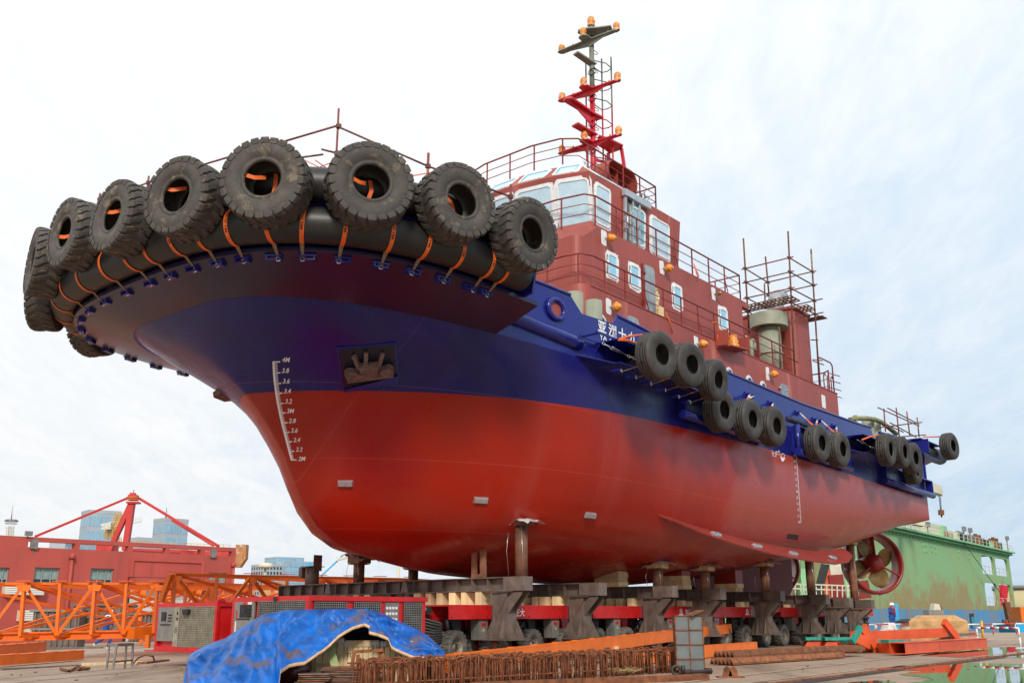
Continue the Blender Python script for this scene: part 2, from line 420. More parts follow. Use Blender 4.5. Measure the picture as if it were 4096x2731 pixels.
def hull_pt(j, s):
    z, Wd, S, p, q = ROWS[j]
    s0 = 7.0
    x = max(0, (s - s0) / (S - s0))
    w = Wd * max(0, 1 - x ** p) ** (1 / q)
    if s < 0: w *= 1 - .03 * (s / STERN) ** 2
    if s < -4 and j >= 2: w = w + (4.95 - w) * min(1, (-s - 4) / 8.2) ** 1.4
    zt = 6.4
    if z < zt:
        k = zk(s); z = k + (z - 2.07) * (zt - k) / (zt - 2.07)
    return s, w, z
U_ = 56
def col_s(j, k):
    S = ROWS[j][2]; t = 1 - (1 - k / U_) ** 1.9
    return STERN + (S - STERN) * t
mb = MB(); rows = []
for j in range(len(ROWS)):
    r = []
    for k in range(U_ + 1):
        s, w, z = hull_pt(j, col_s(j, k)); r.append((s, sh(s) + w, z))
    rows.append(r)
NJ = len(rows)
stb = [[(s, 2 * sh(s) - w, z) for s, w, z in r] for r in rows]
full = [p + q[::-1][1:] for p, q in zip(rows, stb)]
mb.grid(full)
# flat keel plate and transom
mb.add([p for a, b in zip(rows[0], stb[0]) for p in (a, b)], [(2 * i, 2 * i + 1, 2 * i + 3, 2 * i + 2) for i in range(U_)], True)
mb.add([r[0] for r in rows] + [r[0] for r in stb], [(i, i + 1, NJ + i + 1, NJ + i) for i in range(NJ - 1)])
# main deck inside
mb.add([(s, w, 7.1) for s, w, z in rows[-1]] + [(s, w, 7.1) for s, w, z in stb[-1]], [(i, i + 1, U_ + 2 + i, U_ + 1 + i) for i in range(U_)])

def hull_material():
    m = bpy.data.materials.new('hull_two_tone_paint'); m.use_nodes = True
    t = m.node_tree; b = t.nodes['Principled BSDF']; n = t.nodes.new; l = t.links.new
    tcn = n('ShaderNodeTexCoord'); sx = n('ShaderNodeSeparateXYZ'); l(tcn.outputs['Object'], sx.inputs[0])
    def mt(op, a, b2=None):
        k = n('ShaderNodeMath'); k.operation = op
        for i, v in enumerate((a, b2)):
            if v is None: continue
            if isinstance(v, (int, float)): k.inputs[i].default_value = v
            else: l(v, k.inputs[i])
        return k.outputs[0]
    s_, z_ = sx.outputs[0], sx.outputs[2]
    line = mt('SUBTRACT', 6.28, mt('MULTIPLY', mt('MAXIMUM', mt('SUBTRACT', s_, 3.0), 0.0), .038))
    above = mt('GREATER_THAN', mt('ADD', z_, 0.0), line)
    def nz(sc, det, vec=None, s3=(1, 1, 1)):
        mp = n('ShaderNodeMapping'); mp.inputs['Scale'].default_value = s3; l(tcn.outputs['Object'], mp.inputs[0])
        k = n('ShaderNodeTexNoise'); k.inputs['Scale'].default_value = sc; k.inputs['Detail'].default_value = det; l(mp.outputs[0], k.inputs[0]); return k.outputs[0]
    def mix(f, a, b2):
        k = n('ShaderNodeMix'); k.data_type = 'RGBA'
        if isinstance(f, float): k.inputs[0].default_value = f
        else: l(f, k.inputs[0])
        for i, v in ((6, a), (7, b2)):
            if isinstance(v, tuple): k.inputs[i].default_value = (*v, 1)
            else: l(v, k.inputs[i])
        return k.outputs[2]
    def ramp(x, a, b2, c=0., d=1.):
        k = n('ShaderNodeMapRange'); l(x, k.inputs[0]); k.inputs[1].default_value = a; k.inputs[2].default_value = b2; k.inputs[3].default_value = c; k.inputs[4].default_value = d; return k.outputs[0]
    band = nz(1.0, 2, s3=(.9, .2, .12)); blot = nz(.55, 4)
    redc = mix(ramp(blot, .35, .7), (.36, .014, .003), (.29, .011, .003))
    redc = mix(ramp(band, .5, .62, 0, .35), redc, (.36, .045, .035))
    # pale sky reflection painted into the red of the after part
    sky_sheen = ramp(mt('ADD', s_, mt('MULTIPLY', blot, 1.2)), 5.2, 4.6)
    redc = mix(mt('MULTIPLY', sky_sheen, .65), redc, (.36, .075, .062))
    blue = mix(ramp(blot, .3, .7), (.009, .011, .155), (.006, .008, .10))
    blue = mix(ramp(nz(.5, 3), .52, .75, 0, .05), blue, (.10, .012, .09))  # faint maroon patches: reflections put into the blue colour
    # weld seams
    def seam(v, period, off, wd):
        k = mt('ABSOLUTE', mt('SUBTRACT', mt('FRACT', mt('DIVIDE', mt('ADD', v, off), period)), .5)); return mt('GREATER_THAN', k, .5 - wd / period)
    sm = mt('MAXIMUM', seam(z_, 1.5, .12, .009), seam(s_, 6.1, 1.4, .009))
    colr = mix(above, redc, blue)
    sc = n('ShaderNodeMix'); sc.data_type = 'RGBA'; sc.blend_type = 'ADD'; l(mt('MULTIPLY', sm, .22), sc.inputs[0]); l(colr, sc.inputs[6]); sc.inputs[7].default_value = (.25, .10, .08, 1)
    l(sc.outputs[2], b.inputs['Base Color'])
    l(ramp(nz(2.2, 5), .3, .7, .24, .36), b.inputs['Roughness'])
    bp = n('ShaderNodeBump'); bp.inputs['Strength'].default_value = .2; bp.inputs['Distance'].default_value = .03
    l(mt('ADD', mt('ADD', mt('MULTIPLY', nz(.9, 2, s3=(1, .4, .5)), .30), mt('MULTIPLY', mt('SINE', mt('MULTIPLY', s_, 11.4)), .05)), mt('MULTIPLY', sm, .15)), bp.inputs['Height']); l(bp.outputs[0], b.inputs['Normal'])
    return m
M['hull'] = hull_material()
hull = part('hull', mb, 'hull', boat)
hull.location = DOWN
# hull material works in keel-based coordinates of the part: same local axes
HB = BVHTree.FromPolygons([Vector(v) for v in mb.v], mb.f)
SI = SHIP.inverted()
def hull_ray(px, off=.004):
    o = SI @ O; d = (SI.to_3x3() @ ray(*px)).normalized()
    p, nrm, i, dist = HB.ray_cast(o, d)
    if p is None: return None
    if nrm.dot(d) > 0: nrm = -nrm
    return p + nrm * off, nrm
def bottom(s, w):
    p, nrm, i, d = HB.ray_cast(Vector((s, w, -1)), Vector((0, 0, 1)))
    return p.z if p else 2.3

# ---- bow apron: flared shelf carrying the fenders
def rim(t, off=0.0, z=None):
    n = 3.0; a = PI / 2 * abs(t); c, sn = math.cos(a) ** (2 / n), math.sin(a) ** (2 / n); sg = 1 if t >= 0 else -1
    s = 15.0 + 6.5 * c; w = .42 + sg * 5.75 * sn
    ns, nw = (c ** (n - 1)) / 6.5, sg * (sn ** (n - 1)) / 5.75; L = math.hypot(ns, nw)
    return Vector((s + off * ns / L, w + off * nw / L, z or 0)), Vector((ns / L, nw / L, 0))
NR = 72
# arc-length parametrisation of the rim
_ts = [i / 400 - 1 for i in range(801)]; _pl = [rim(t)[0] for t in _ts]; _al = [0]
for a, b in zip(_pl, _pl[1:]): _al.append(_al[-1] + (b - a).length)
_mid = _al[400]; _al = [x - _mid for x in _al]     # arc length from the bow centre, port positive
def rim_arc(a):
    a = max(_al[0], min(_al[-1], a))
    import bisect
    i = min(799, max(0, bisect.bisect_left(_al, a) - 1)); f = (a - _al[i]) / max(1e-9, _al[i + 1] - _al[i])
    return _ts[i] + (_ts[i + 1] - _ts[i]) * f
ARC = _al[-1]
def solve_rim(px, off, z):
    best = None
    for i in range(0, 801, 2):
        p, _ = rim(_ts[i], off, z); q = SHIP @ p - O
        d = q.dot(_f); e = math.hypot(q.dot(cam_r) / d * F + CX - px[0], -q.dot(cam_u) / d * F + CY - px[1])
        if best is None or e < best[0]: best = (e, i)
    return _al[best[1]]
RZ = 7.5
kn = {}
def knuckle(t):
    """hull knuckle point matching rim parameter t"""
    s = rim(t)[0].x; sg = 1 if t >= 0 else -1
    S = ROWS[-1][2]; frac = (s - 15.0) / 6.5
    s2 = 15.0 + (S - .02 - 15.0) * frac ** 1.0
    _, w, z = hull_pt(NJ - 1, s2)
    return Vector((s2, sh(s2) + sg * w, 7.12))
under = []; ts = [rim_arc(-ARC + 2 * ARC * i / NR) for i in range(NR + 1)]
mb = MB()
ra = [rim(t, 0, RZ)[0] for t in ts]; rb = [rim(t, 0, RZ + .09)[0] for t in ts]; kk = [knuckle(t) for t in ts]
kk = [Vector((k.x, k.y, 7.085)) + Vector((.0, 0, 0)) for k in kk]; kk = [k + (r_ - k).normalized() * .015 for k, r_ in zip(kk, ra)]
mb.grid([kk, [a.lerp(b, .5) + Vector((0, 0, -.01)) for a, b in zip(kk, ra)], ra], smooth=True)
mb.grid([ra, rb], smooth=False)
inn = [rim(t, -.42, RZ + .09)[0] for t in ts]; mb.grid([rb, inn], smooth=False)
for side in (0, -1):
    a, b = kk[side], ra[side]
    mb.add([a, b, b + Vector((0, 0, .09)), a + Vector((0, 0, .5))], [(0, 1, 2, 3)])
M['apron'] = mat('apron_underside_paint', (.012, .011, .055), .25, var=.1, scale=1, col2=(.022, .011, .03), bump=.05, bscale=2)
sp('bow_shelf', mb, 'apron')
# seams on the shelf underside
# ---- bulwark
def bw_top(s):
    P = [(-12.9, 8.62), (-8.9, 8.48), (-7.65, 8.38), (-7.64, 8.37), (-7.1, 7.75), (-6.95, 8.12), (-6.72, 8.42), (-5.0, 8.33), (-.45, 8.23), (5.16, 8.29), (9.24, 8.51), (10.55, 8.58), (10.75, 8.32), (12.05, 8.27), (12.5, 8.66), (14.2, 8.70), (15.6, 8.85), (22, 8.95)]
    for (a, za), (b, zb) in zip(P, P[1:]):
        if s <= b: return za + (zb - za) * max(0, (s - a) / (b - a))
    return 8.95
def side_w(s): return hull_pt(NJ - 1, s)[1]
brk = sorted(set([-12.7, -11, -9, -7.64, -7.1, -6.95, -6.72, -5.5, -5, -3.6, -2, -.45, 1, 3, 5.16, 7, 9.24, 10.55, 10.75, 11.4, 12.05, 12.5, 13.3, 14.2, 15.0, 15.6]))
for sg in (1, -1):
    mb = MB(); lo, hi, li, hi2 = [], [], [], []
    pl = [(s, sh(s) + sg * side_w(s)) for s in brk]
    for s, w in pl:
        z = bw_top(s)
        lo.append((s, w, 7.1)); hi.append((s, w, z)); hi2.append((s, w - sg * .05, z)); li.append((s, w - sg * .05, 7.1))
    mb.grid([lo, hi], False); mb.grid([hi, hi2], False); mb.grid([hi2, li], False)
    bul = sp('bulwark', mb, 'blue')
    mb = MB()
    for seg in ([s for s in brk if s >= 12.4], [s for s in brk if -6.8 <= s <= 10.6], [s for s in brk if s <= -7.6]):
        mb.tube([(s, sh(s) + sg * side_w(s), bw_top(s)) for s in seg], .045, 8)
    sp('top_rail', mb, 'blue', bul)
mb = MB()
bwr = [rim_arc(-ARC + 2 * ARC * i / 48) for i in range(49)]
mb.grid([[rim(t, -.42, 7.55)[0] for t in bwr], [rim(t, -.42, 9.0)[0] for t in bwr], [rim(t, -.47, 9.0)[0] for t in bwr], [rim(t, -.47, 7.55)[0] for t in bwr]], False)
sp('bow_bulwark', mb, 'blue')
# blue shelf plate between the two fender tubes, with end plates
mb = MB(); mb.grid([[rim(t, -.42, 8.36)[0] for t in bwr], [rim(t, .10, 8.34)[0] for t in bwr], [rim(t, .10, 8.43)[0] for t in bwr], [rim(t, -.42, 8.45)[0] for t in bwr]], False)
for sgn in (1, -1):
    p0, n0 = rim(sgn * 1.0, 0, 0)
    w = p0.y
    mb.prism([(15.45, w - sgn * .45, 7.5), (15.45, w + sgn * .25, 7.62), (15.45, w + sgn * .35, 8.2), (15.45, w - sgn * .1, 8.75), (15.45, w - sgn * .9, 8.8)], (.06, 0, 0))
sp('fender_shelf_plate', mb, 'blue')
# freeing port slots
for s0, s1 in ((.75, -.9), (3.3, 1.3), (-3.1, -4.9), (-9.5, -11)):
    mb = MB(); w = side_w(s0) + sh(s0)
    mb.tube([(s0 + (s1 - s0) * t, w + .006, 7.5) for t in (0, .02, .98, 1)], [.05, .085, .085, .05], 8)
    sp('freeing_port', mb, 'dark', None)
# fairlead
fp = hit(c2(1955, 1285), w=side_w(13) + sh(13)); fw = fp.y
mb = MB(); ring = [Vector((fp.x + .30 * math.cos(a), fw + .02, fp.z + .24 * math.sin(a))) for a in [2 * PI * i / 24 for i in range(24)]]
mb.tube(ring, .07, 10, closed=True); fl = sp('fairlead', mb, 'blue')
mb = MB(); mb.prism([(fp.x + .27 * math.cos(a), fw + .004, fp.z + .21 * math.sin(a)) for a in [2 * PI * i / 20 for i in range(20)]], (0, .004, 0)); sp('fairlead_opening', mb, 'primer', fl)
# half round rubbing bars
def rubbar(s0, z0, s1, z1, r=.13, name='rubbing_bar', off=0.02):
    mb = MB(); n = 10; P = []
    for i in range(n + 1):
        s = s0 + (s1 - s0) * i / n; z = z0 + (z1 - z0) * i / n
        zz = z; jj = None
        P.append((s, sh(s) + side_w(s) + off, z))
    mb.tube(P, r, 12); return sp(name, mb, 'blue')
rubbar(14.95, 7.62, 12.2, 7.44, .17)

# ---- sponson boxes and cylindrical fenders on the side
def sponson(s0, s1, z0, z1, out, name='fender_box'):
    """open fronted box: top and bottom plates, end webs"""
    mb = MB(); w0 = lambda s: sh(s) + side_w(s) - .05
    n = 6; th = .03
    for z in (z0, z1):
        a = [(s0 + (s1 - s0) * i / n, w0(s0 + (s1 - s0) * i / n), z) for i in range(n + 1)]; b = [(p[0], p[1] + out + .05, z) for p in a]
        a2 = [(p[0], p[1], z + th) for p in a]; b2 = [(p[0], p[1], z + th) for p in b]
        mb.grid([a, b, b2, a2], False); mb.add([a[0], b[0], b2[0], a2[0]], [(0, 1, 2, 3)]); mb.add([a[-1], b[-1], b2[-1], a2[-1]], [(0, 1, 2, 3)])
    for s in (s0 - .02, s1 + .02, s0 + (s1 - s0) * .33, s0 + (s1 - s0) * .66):
        w = w0(s); arc = [(s, w, z0), (s, w + out * .55, z0)] + [(s, w + out * .52 + .34 * math.sin(a) * -1 + .0, (z0 + z1) / 2 - .32 * math.cos(a)) for a in [PI * k / 6 for k in range(1, 6)]] + [(s, w + out * .55, z1), (s, w, z1)]
        mb.prism(arc, (-.025, 0, 0))
    mb.prism([(s0, w0(s0) , z0), (s0, w0(s0)+out * .9, z0), (s0 + .85, w0(s0 + .85), z0 + .18), ], (0, 0, .02))
    return sp(name, mb, 'blue')
M['skegred'] = mat('dull_red_skeg_paint', (.14, .016, .012), .6)
SP = [(11.55, 6.55, 6.98, 7.58, .75), (-4.0, -8.4, 6.98, 7.62, .72), (-12.0, -14.2, 8.15, 8.78, .45)]
for q in SP[:2]: sponson(*q)
mb = MB()
def wq(s): return sh(s) + side_w(max(STERN, s))
mb.box((-13.0, 4.7, 8.75), (2.4, 1.1, .05)); mb.prism([(-11.9, 4.2, 8.15), (-11.9, 5.5, 8.15), (-11.9, 5.5, 8.72), (-11.9, 4.2, 8.72)], (-.05, 0, 0))
mb.box((-13.0, 4.7, 8.12), (2.3, 1.2, .04)); mb.box((-13.3, 4.45, 8.43), (1.9, .06, .6)); mb.prism([(-12.2, 5.0, 8.12), (-12.2, 4.2, 7.3), (-14.1, 4.2, 7.9), (-14.1, 5.0, 8.12)], (0, -.03, 0))
mb.prism([(STERN, 5.0, 7.1), (STERN, -5.0, 7.1), (STERN, -5.0, 8.6), (STERN, 5.0, 8.6)], (-.08, 0, 0))
sp('stern_fender_shelf', mb, 'blue')
# lower framed fender boxes
def lowbox(s0, s1, z0, z1, n):
    mb = MB(); w0 = 5.13 if s0 > -6 else 5.0
    mb.box(((s0 + s1) / 2, w0 + .12 + sh(s0), z1), (abs(s1 - s0), .3, .04))
    for i in range(n + 1):
        s = s0 + (s1 - s0) * i / n; mb.box((s, w0 + .12 + sh(s0), (z0 + z1) / 2), (.05, .3, z1 - z0))
    o = sp('fender_frame', mb, 'blue')
    mb = MB(); mb.tube([(s0 + .1, w0 + .2 + sh(s0), z0), (s1 - .1, w0 + .2 + sh(s1), z0)], .13, 12)
    if n > 2: mb.tube([(s0, w0 + .2 + sh(s0), z0), (s0, w0 + .2 + sh(s0), z1 + .05)], .1, 10)
    sp('lower_bar', mb, 'blue', o)
lowbox(7.7, 2.7, 6.42, 6.98, 2); lowbox(.42, -3.7, 6.42, 7.28, 3); lowbox(-7.4, -12.6, 6.42, 7.0, 2)

# ---- bilge fin with anodes
fin = [(8.4, 4.55, 3.84, 0.02), (7.6, 4.7, 3.72, .28), (6.5, 4.72, 3.58, .48), (4.8, 4.74, 3.44, .55), (2.6, 4.74, 3.32, .56), (.2, 4.72, 3.28, .58), (-2.0, 4.70, 3.30, .6), (-3.4, 4.68, 3.42, .52), (-4.3, 4.66, 3.55, .28), (-4.6, 4.65, 3.60, .05)]
mb = MB(); a_, b_ = [], []
fdir = Vector((0, .72, -.42)).normalized()
for s, w, z, wd in fin:
    p = Vector((s, w - .25, z + .12)); a_.append(p); b_.append(p + fdir * (wd + .3))
tdn = Vector((0, -.02, -.035))
mb.grid([a_, b_, [p + tdn for p in b_], [p + tdn for p in a_]], True); mb.sm = [False] * len(mb.sm)
bf = sp('bilge_fin', mb, 'red')
def anode(p, nrm, along, parent, l=.42, w=.17, t=.07):
    z = nrm.normalized(); x = (along - z * along.dot(z)).normalized(); y = z.cross(x)
    mb = MB(); b = [(-l / 2, -w / 2), (l / 2, -w / 2), (l / 2, w / 2), (-l / 2, w / 2)]
    vs = [p + x * a + y * c for a, c in b] + [p + x * a * .88 + y * c * .62 + z * t for a, c in b]
    mb.add(vs, [(3, 2, 1, 0), (4, 5, 6, 7), (0, 1, 5, 4), (1, 2, 6, 5), (2, 3, 7, 6), (3, 0, 4, 7)])
    return sp('anode', mb, 'zinc', parent)
fn_ = Vector((0, .42, .72)).normalized()
for q in (d4(260, 168), d4(840, 361), d4(1207, 440), d4(1530, 480), d4(1730, 453)):
    o = SI @ O; d = SI.to_3x3() @ ray(*q); p0 = Vector((2, 4.85, 3.22))
    t = (p0 - o).dot(fn_) / d.dot(fn_); p = o + d * t
    # nearest fin station for height
    best = min(((abs(p.x - a.x), i) for i, a in enumerate(a_)))[1]
    base = a_[best].lerp(b_[best], .55); p = Vector((p.x, base.y, base.z)) if True else p
    i0 = min(len(a_) - 2, max(0, next((i for i in range(len(a_) - 1) if a_[i].x >= p.x >= a_[i + 1].x), 0)))
    f = (p.x - a_[i0].x) / (a_[i0 + 1].x - a_[i0].x); p = a_[i0].lerp(a_[i0 + 1], f).lerp(b_[i0].lerp(b_[i0 + 1], f), .62)
    anode(p + fn_ * .01, fn_, Vector((1, 0, 0)), bf)
for q in (c8(840, 1103), c8(1782, 1220), v_(1355, 1183)):
    h = hull_ray(q, .0)
    if h: anode(h[0], h[1], Vector((0, 0, 1)).cross(h[1]), hull, .36, .16)
# sea chest grating
mb = MB()
for r_ in range(3):
    for k in range(5):
        q = d4(1190 + k * 19 + r_ * -4, 295 + r_ * 14 + k * 2.5); h = hull_ray(q, .0)
        if h:
            z = h[1]; x = Vector((1, 0, 0)); x = (x - z * x.dot(z)).normalized(); y = z.cross(x)
            p = h[0]; mb.add([p + x * a + y * b + z * .006 for a, b in ((-.09, -.03), (.09, -.03), (.09, .03), (-.09, .03))], [(0, 1, 2, 3)])
sp('sea_chest_grating', mb, 'dark', hull)

# ---- draught marks
mw = M['white']
def on_hull(fx):
    def fn(x, y):
        h = hull_ray(fx(x, y), .006); return h[0] if h else Vector((17, 2, 4))
    return fn
mb = MB(); P8 = [(333, 250), (338, 340), (346, 430), (360, 530), (374, 606), (392, 678), (408, 742), (425, 808), (441, 874), (459, 938)]   # crop 8 pixels of the bar, 4M .. 2M each .2
bar_ = [(331, 252), (334, 328), (341, 402), (350, 470), (361, 541), (375, 607), (390, 676), (407, 742), (424, 808), (441, 874), (459, 938)]
def lerp2(a, b, t): return (a[0] + (b[0] - a[0]) * t, a[1] + (b[1] - a[1]) * t)
def quad(mb, pts):
    vs = [on_hull(lambda x, y: c8(x, y))(x, y) for x, y in pts]; mb.add(vs, [(0, 1, 2, 3)])
for i in range(10):
    a, b = bar_[i], bar_[i + 1]
    quad(mb, [(a[0], a[1]), (a[0] + 14, a[1]), (b[0] + 14, b[1]), (b[0], b[1])])
    for k in range(5):
        x, y = lerp2(a, b, k / 5); L = 54 - i * 1.3 if k == 0 else 34 - i
        quad(mb, [(x + 12, y - 1), (x + L, y - 1), (x + L, y + 7 - (k > 0) * 1.5), (x + 12, y + 7 - (k > 0) * 1.5)])
x, y = bar_[-1]; quad(mb, [(x, y - 3), (x + 42, y - 3), (x + 42, y + 4), (x, y + 4)])
sp('draught_scale', mb, mw, hull)
lab = ['4M', '3.8', '3.6', '3.4', '3.2', '3M', '2.8', '2.6', '2.4', '2.2', '2M']
pos = [(397, 256), (394, 331), (400, 405), (408, 474), (417, 545), (429, 612), (444, 680), (459, 747), (476, 813), (493, 879), (511, 944)]
for i, (tx, (x, y)) in enumerate(zip(lab, pos)):
    mb = MB(); sz = 47 - i * .5; k = y
    text_mb(mb, tx, on_hull(lambda a, b: c8(a, b)), 1)  if False else None
    vs, fs = text_polys(tx, .25, .015)
    mb.add([on_hull(lambda a, b: c8(a, b))(x + vx * sz * .88, y - vy * sz) for vx, vy in vs], fs)
    sp('draught_number', mb, mw, hull)
# midship scale (crop 2950..3400 x 1650..2150, factor 3.1356)
def e1(x, y): return (2950 + x / 3.1356, 1650 + y / 3.1356)
mb = MB(); A_, B_ = (722, 400), (790, 1385)
mid = on_hull(lambda x, y: e1(x, y))
def q2(pts): mb.add([mid(x, y) for x, y in pts], [(0, 1, 2, 3)])
for i in range(13):
    a, b = lerp2(A_, B_, i / 13), lerp2(A_, B_, (i + 1) / 13)
    q2([a, (a[0] + 5, a[1]), (b[0] + 5, b[1]), b])
    for k in range(5):
        x, y = lerp2(a, b, k / 5); L = 17 if k == 0 else 12
        q2([(x + 3, y), (x + L, y + 1), (x + L, y + 5), (x + 3, y + 4)])
sp('midship_draught_scale', mb, mw, hull)
labm = ['4.6', '4.4', '4.2', '4M', '3.8', '3.6', '3.4', '3.2', '3M', '2.8', '2.6', '2.4', '2.2', '2M']
for i, tx in enumerate(labm):
    a = lerp2((690, 392), (757, 1378), i / 13); mb = MB(); vs, fs = text_polys(tx, .1, .02)
    mb.add([mid(a[0] + vx * 17, a[1] - vy * 42 + vx * 4) for vx, vy in vs], fs); sp('draught_number', mb, mw, hull)
# load line emblem: disc, bar, ladder lines and letters C S
mb = MB(); cx_, cy_ = 566, 560
ringp = [(cx_ + 24 * math.cos(a), cy_ + 52 * math.sin(a)) for a in [2 * PI * i / 24 for i in range(24)]]; ring2 = [(cx_ + 19 * math.cos(a), cy_ + 46 * math.sin(a)) for a in [2 * PI * i / 24 for i in range(24)]]
for i in range(24):
    j = (i + 1) % 24; mb.add([mid(*ringp[i]), mid(*ringp[j]), mid(*ring2[j]), mid(*ring2[i])], [(0, 1, 2, 3)])
low = [(cx_ + 20 * math.cos(a), cy_ + 3 + 48 * math.sin(a)) for a in [PI * i / 10 for i in range(11)]]; mb.add([mid(*p) for p in low], [tuple(range(11))])
q2([(530, 550), (600, 572), (600, 579), (530, 557)])
for pts in ([(478, 480), (484, 481), (484, 545), (478, 544)], [(478, 480), (520, 493), (520, 499), (478, 486)], [(445, 500), (478, 508), (478, 513), (445, 505)], [(478, 510), (515, 523), (515, 529), (478, 516)], [(443, 538), (482, 546), (482, 551), (443, 543)], [(440, 494), (446, 495), (446, 543), (440, 542)]): q2(pts)
for tx, x, y, s_ in (('C', 524, 535, 38), ('S', 580, 553, 46), ('RQ', 510, 485, 26), ('R', 430, 487, 26), ('X', 430, 520, 26)):
    vs, fs = text_polys(tx, 0, .02); mb.add([mid(x + vx * s_ * .5, y - vy * s_ + vx * 8) for vx, vy in vs], fs)
sp('load_line_emblem', mb, mw, hull)

# ---- name on the bulwark
NW = lambda s: sh(s) + side_w(s) + .012
def name_fn(px0, px1, h):
    a = hit(px0, w=NW(11)); b = hit(px1, w=NW(10))
    L = (a.x - b.x)
    return a, b, L
chars = '亚洲十九号'
cpos = [c6(432, 492), c6(525, 528), c6(610, 560), c6(700, 595), c6(790, 630)]
for ch, q in zip(chars, cpos):
    a = hit(q, w=NW(11)); mb = MB(); vs, fs = text_polys(ch, 0, .03)
    mb.add([(a.x - vx * .36, NW(a.x - vx * .36), a.z + vy * .34) for vx, vy in vs], fs); sp('name_character', mb, mw, bul if False else boat and None)
for tx, q in (('YA', c6(448, 582)), ('ZHOU', c6(532, 590)), ('SHI', c6(640, 620)), ('JIU', c6(710, 640)), ('HAO', c6(780, 665))):
    a = hit(q, w=NW(11)); mb = MB(); vs, fs = text_polys(tx, 0, .02)
    mb.add([(a.x - vx * .24, NW(a.x - vx * .24), a.z + .03 + vy * .20) for vx, vy in vs], fs); sp('name_lettering', mb, mw)
# step platform and ladder bracket at the name
mb = MB(); w = NW(11.2)
q0, q1 = hit(c6(418, 548), w=w + .6), hit(c6(598, 540), w=w + .6); zz = (q0.z + q1.z) / 2; xm, lx = (q0.x + q1.x) / 2, abs(q0.x - q1.x)
mb.box((xm, w + .6, zz), (lx, .04, .05)); mb.box((xm, w + .1, zz), (lx, .04, .04)); mb.box((q0.x - .08, w + .35, zz - .01), (.04, .5, .04)); mb.box((q1.x + .05, w + .35, zz - .01), (.04, .5, .04)); mb.box((q0.x - .1, w + .58, (zz + 7.6) / 2), (.05, .04, zz - 7.6)); mb.box((q1.x + .05, w + .58, (zz + 7.6) / 2), (.05, .04, zz - 7.6))
sp('step_frame', mb, 'blue')

# ---- anchor pocket with anchor
pk = [hull_ray(q)[0] for q in (c8(775, 150), c8(1190, 115), c8(1215, 400), c8(825, 460))]
nr = (pk[1] - pk[0]).cross(pk[3] - pk[0]).normalized()
if nr.dot(SI @ O - pk[0]) < 0: nr = -nr
cen = sum(pk, Vector()) / 4; dep = .02
top = [p + nr * .035 for p in pk]; 
mb = MB(); inn_ = [p.lerp(cen, .06) + nr * .04 for p in pk]
for i in range(4):
    j = (i + 1) % 4; mb.add([top[i] - nr * .1, top[j] - nr * .1, top[j], top[i]], [(0, 1, 2, 3)]); mb.add([top[i], top[j], inn_[j], inn_[i]], [(0, 1, 2, 3)])
pocket = sp('anchor_pocket', mb, 'blue')
mb = MB(); mb.add([p + nr * .02 for p in pk], [(0, 1, 2, 3)]); mb.prism([pk[3] + nr * .02, pk[2] + nr * .02, pk[2].lerp(pk[1], .22) + nr * .02, pk[3].lerp(pk[0], .12) + nr * .02], nr * .01)
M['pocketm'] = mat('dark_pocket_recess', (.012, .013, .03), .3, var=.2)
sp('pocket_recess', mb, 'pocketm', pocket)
mb = MB(); a, b = pk[3].lerp(cen, .04) + nr * .05, pk[2].lerp(cen, .04) + nr * .05
mb.prism([a, b, b.lerp(pk[1] + nr * .05, .2), a.lerp(pk[0] + nr * .05, .05)], nr * .02); sp('pocket_lip', mb, 'blue', pocket)
ex = (pk[1] - pk[0]).normalized(); ey = nr.cross(ex).normalized()
if ey.z < 0: ey = -ey
def ap(x, y, z): return cen + ex * x * 1.25 + ey * (y * 1.25 - .04) + nr * z
mb = MB()
fl_ = [(-.43, .02), (-.36, .08), (-.22, .05), (-.16, -.02), (.16, -.02), (.22, .05), (.36, .08), (.43, .02), (.41, -.14), (-.38, -.18)]
mb.prism([ap(x, y, .06) for x, y in fl_], nr * .16)
mb.prism([ap(x, y, .06) for x, y in [(-.14, -.02), (.14, -.02), (.16, .16), (-.16, .16)]], nr * .2)
mb.bar(ap(-.05, .12, .12), ap(-.02, .38, .04), .09, .12); mb.bar(ap(-.16, .05, .12), ap(-.24, .34, .05), .08, .1); mb.bar(ap(.16, .05, .12), ap(.26, .34, .05), .08, .1)
mb.bar(ap(-.42, -.02, .14), ap(.42, -.02, .14), .05, .1)
M['anchor'] = mat('rusty_brown_anchor', (.17, .10, .085), .6, .2, var=.3, scale=8, bump=.5, bscale=30)
anchor = link('anchor', mb.mesh('anchor', M['anchor'])); anchor.matrix_world = SHIP
anchor['label'] = 'rusty stockless anchor housed in the recess of the blue bow'; anchor['category'] = 'anchor'
# starboard anchor fluke peeking under the stem
mb = MB(); q = v_(530, 905); p = hit(q, s=17.6); mb.prism([p + Vector(v) for v in ((0, 0, .05), (.2, -.15, .02), (.25, -.35, -.08), (-.1, -.4, -.12), (-.25, -.1, -.1))], (.05, .02, .12))
single('anchor', mb, M['anchor'], 'brown anchor fluke jutting out from the far side of the stem', 'anchor', mtx=SHIP)
# ================================================================== FENDERS, TYRES, STRAPS
def tube_path(off, z, a0, a1, n):
    return [rim(rim_arc(a0 + (a1 - a0) * i / n), off, z)[0] for i in range(n + 1)]
TZ1, TZ2, TR = 7.95, 8.78, .355
for z, lb in ((TZ1, 'lower of two long black rubber tubes wrapped round the bow, held by orange straps'), (TZ2, 'upper black rubber tube round the bow behind the big tyres')):
    mb = MB(); mb.tube(tube_path(.20, z, -ARC + .8, ARC - .8, 90), TR, 20)
    single('tube_fender', mb, 'fender', lb, 'rubber fender', mtx=SHIP, group='rubber tube fenders round the bow')

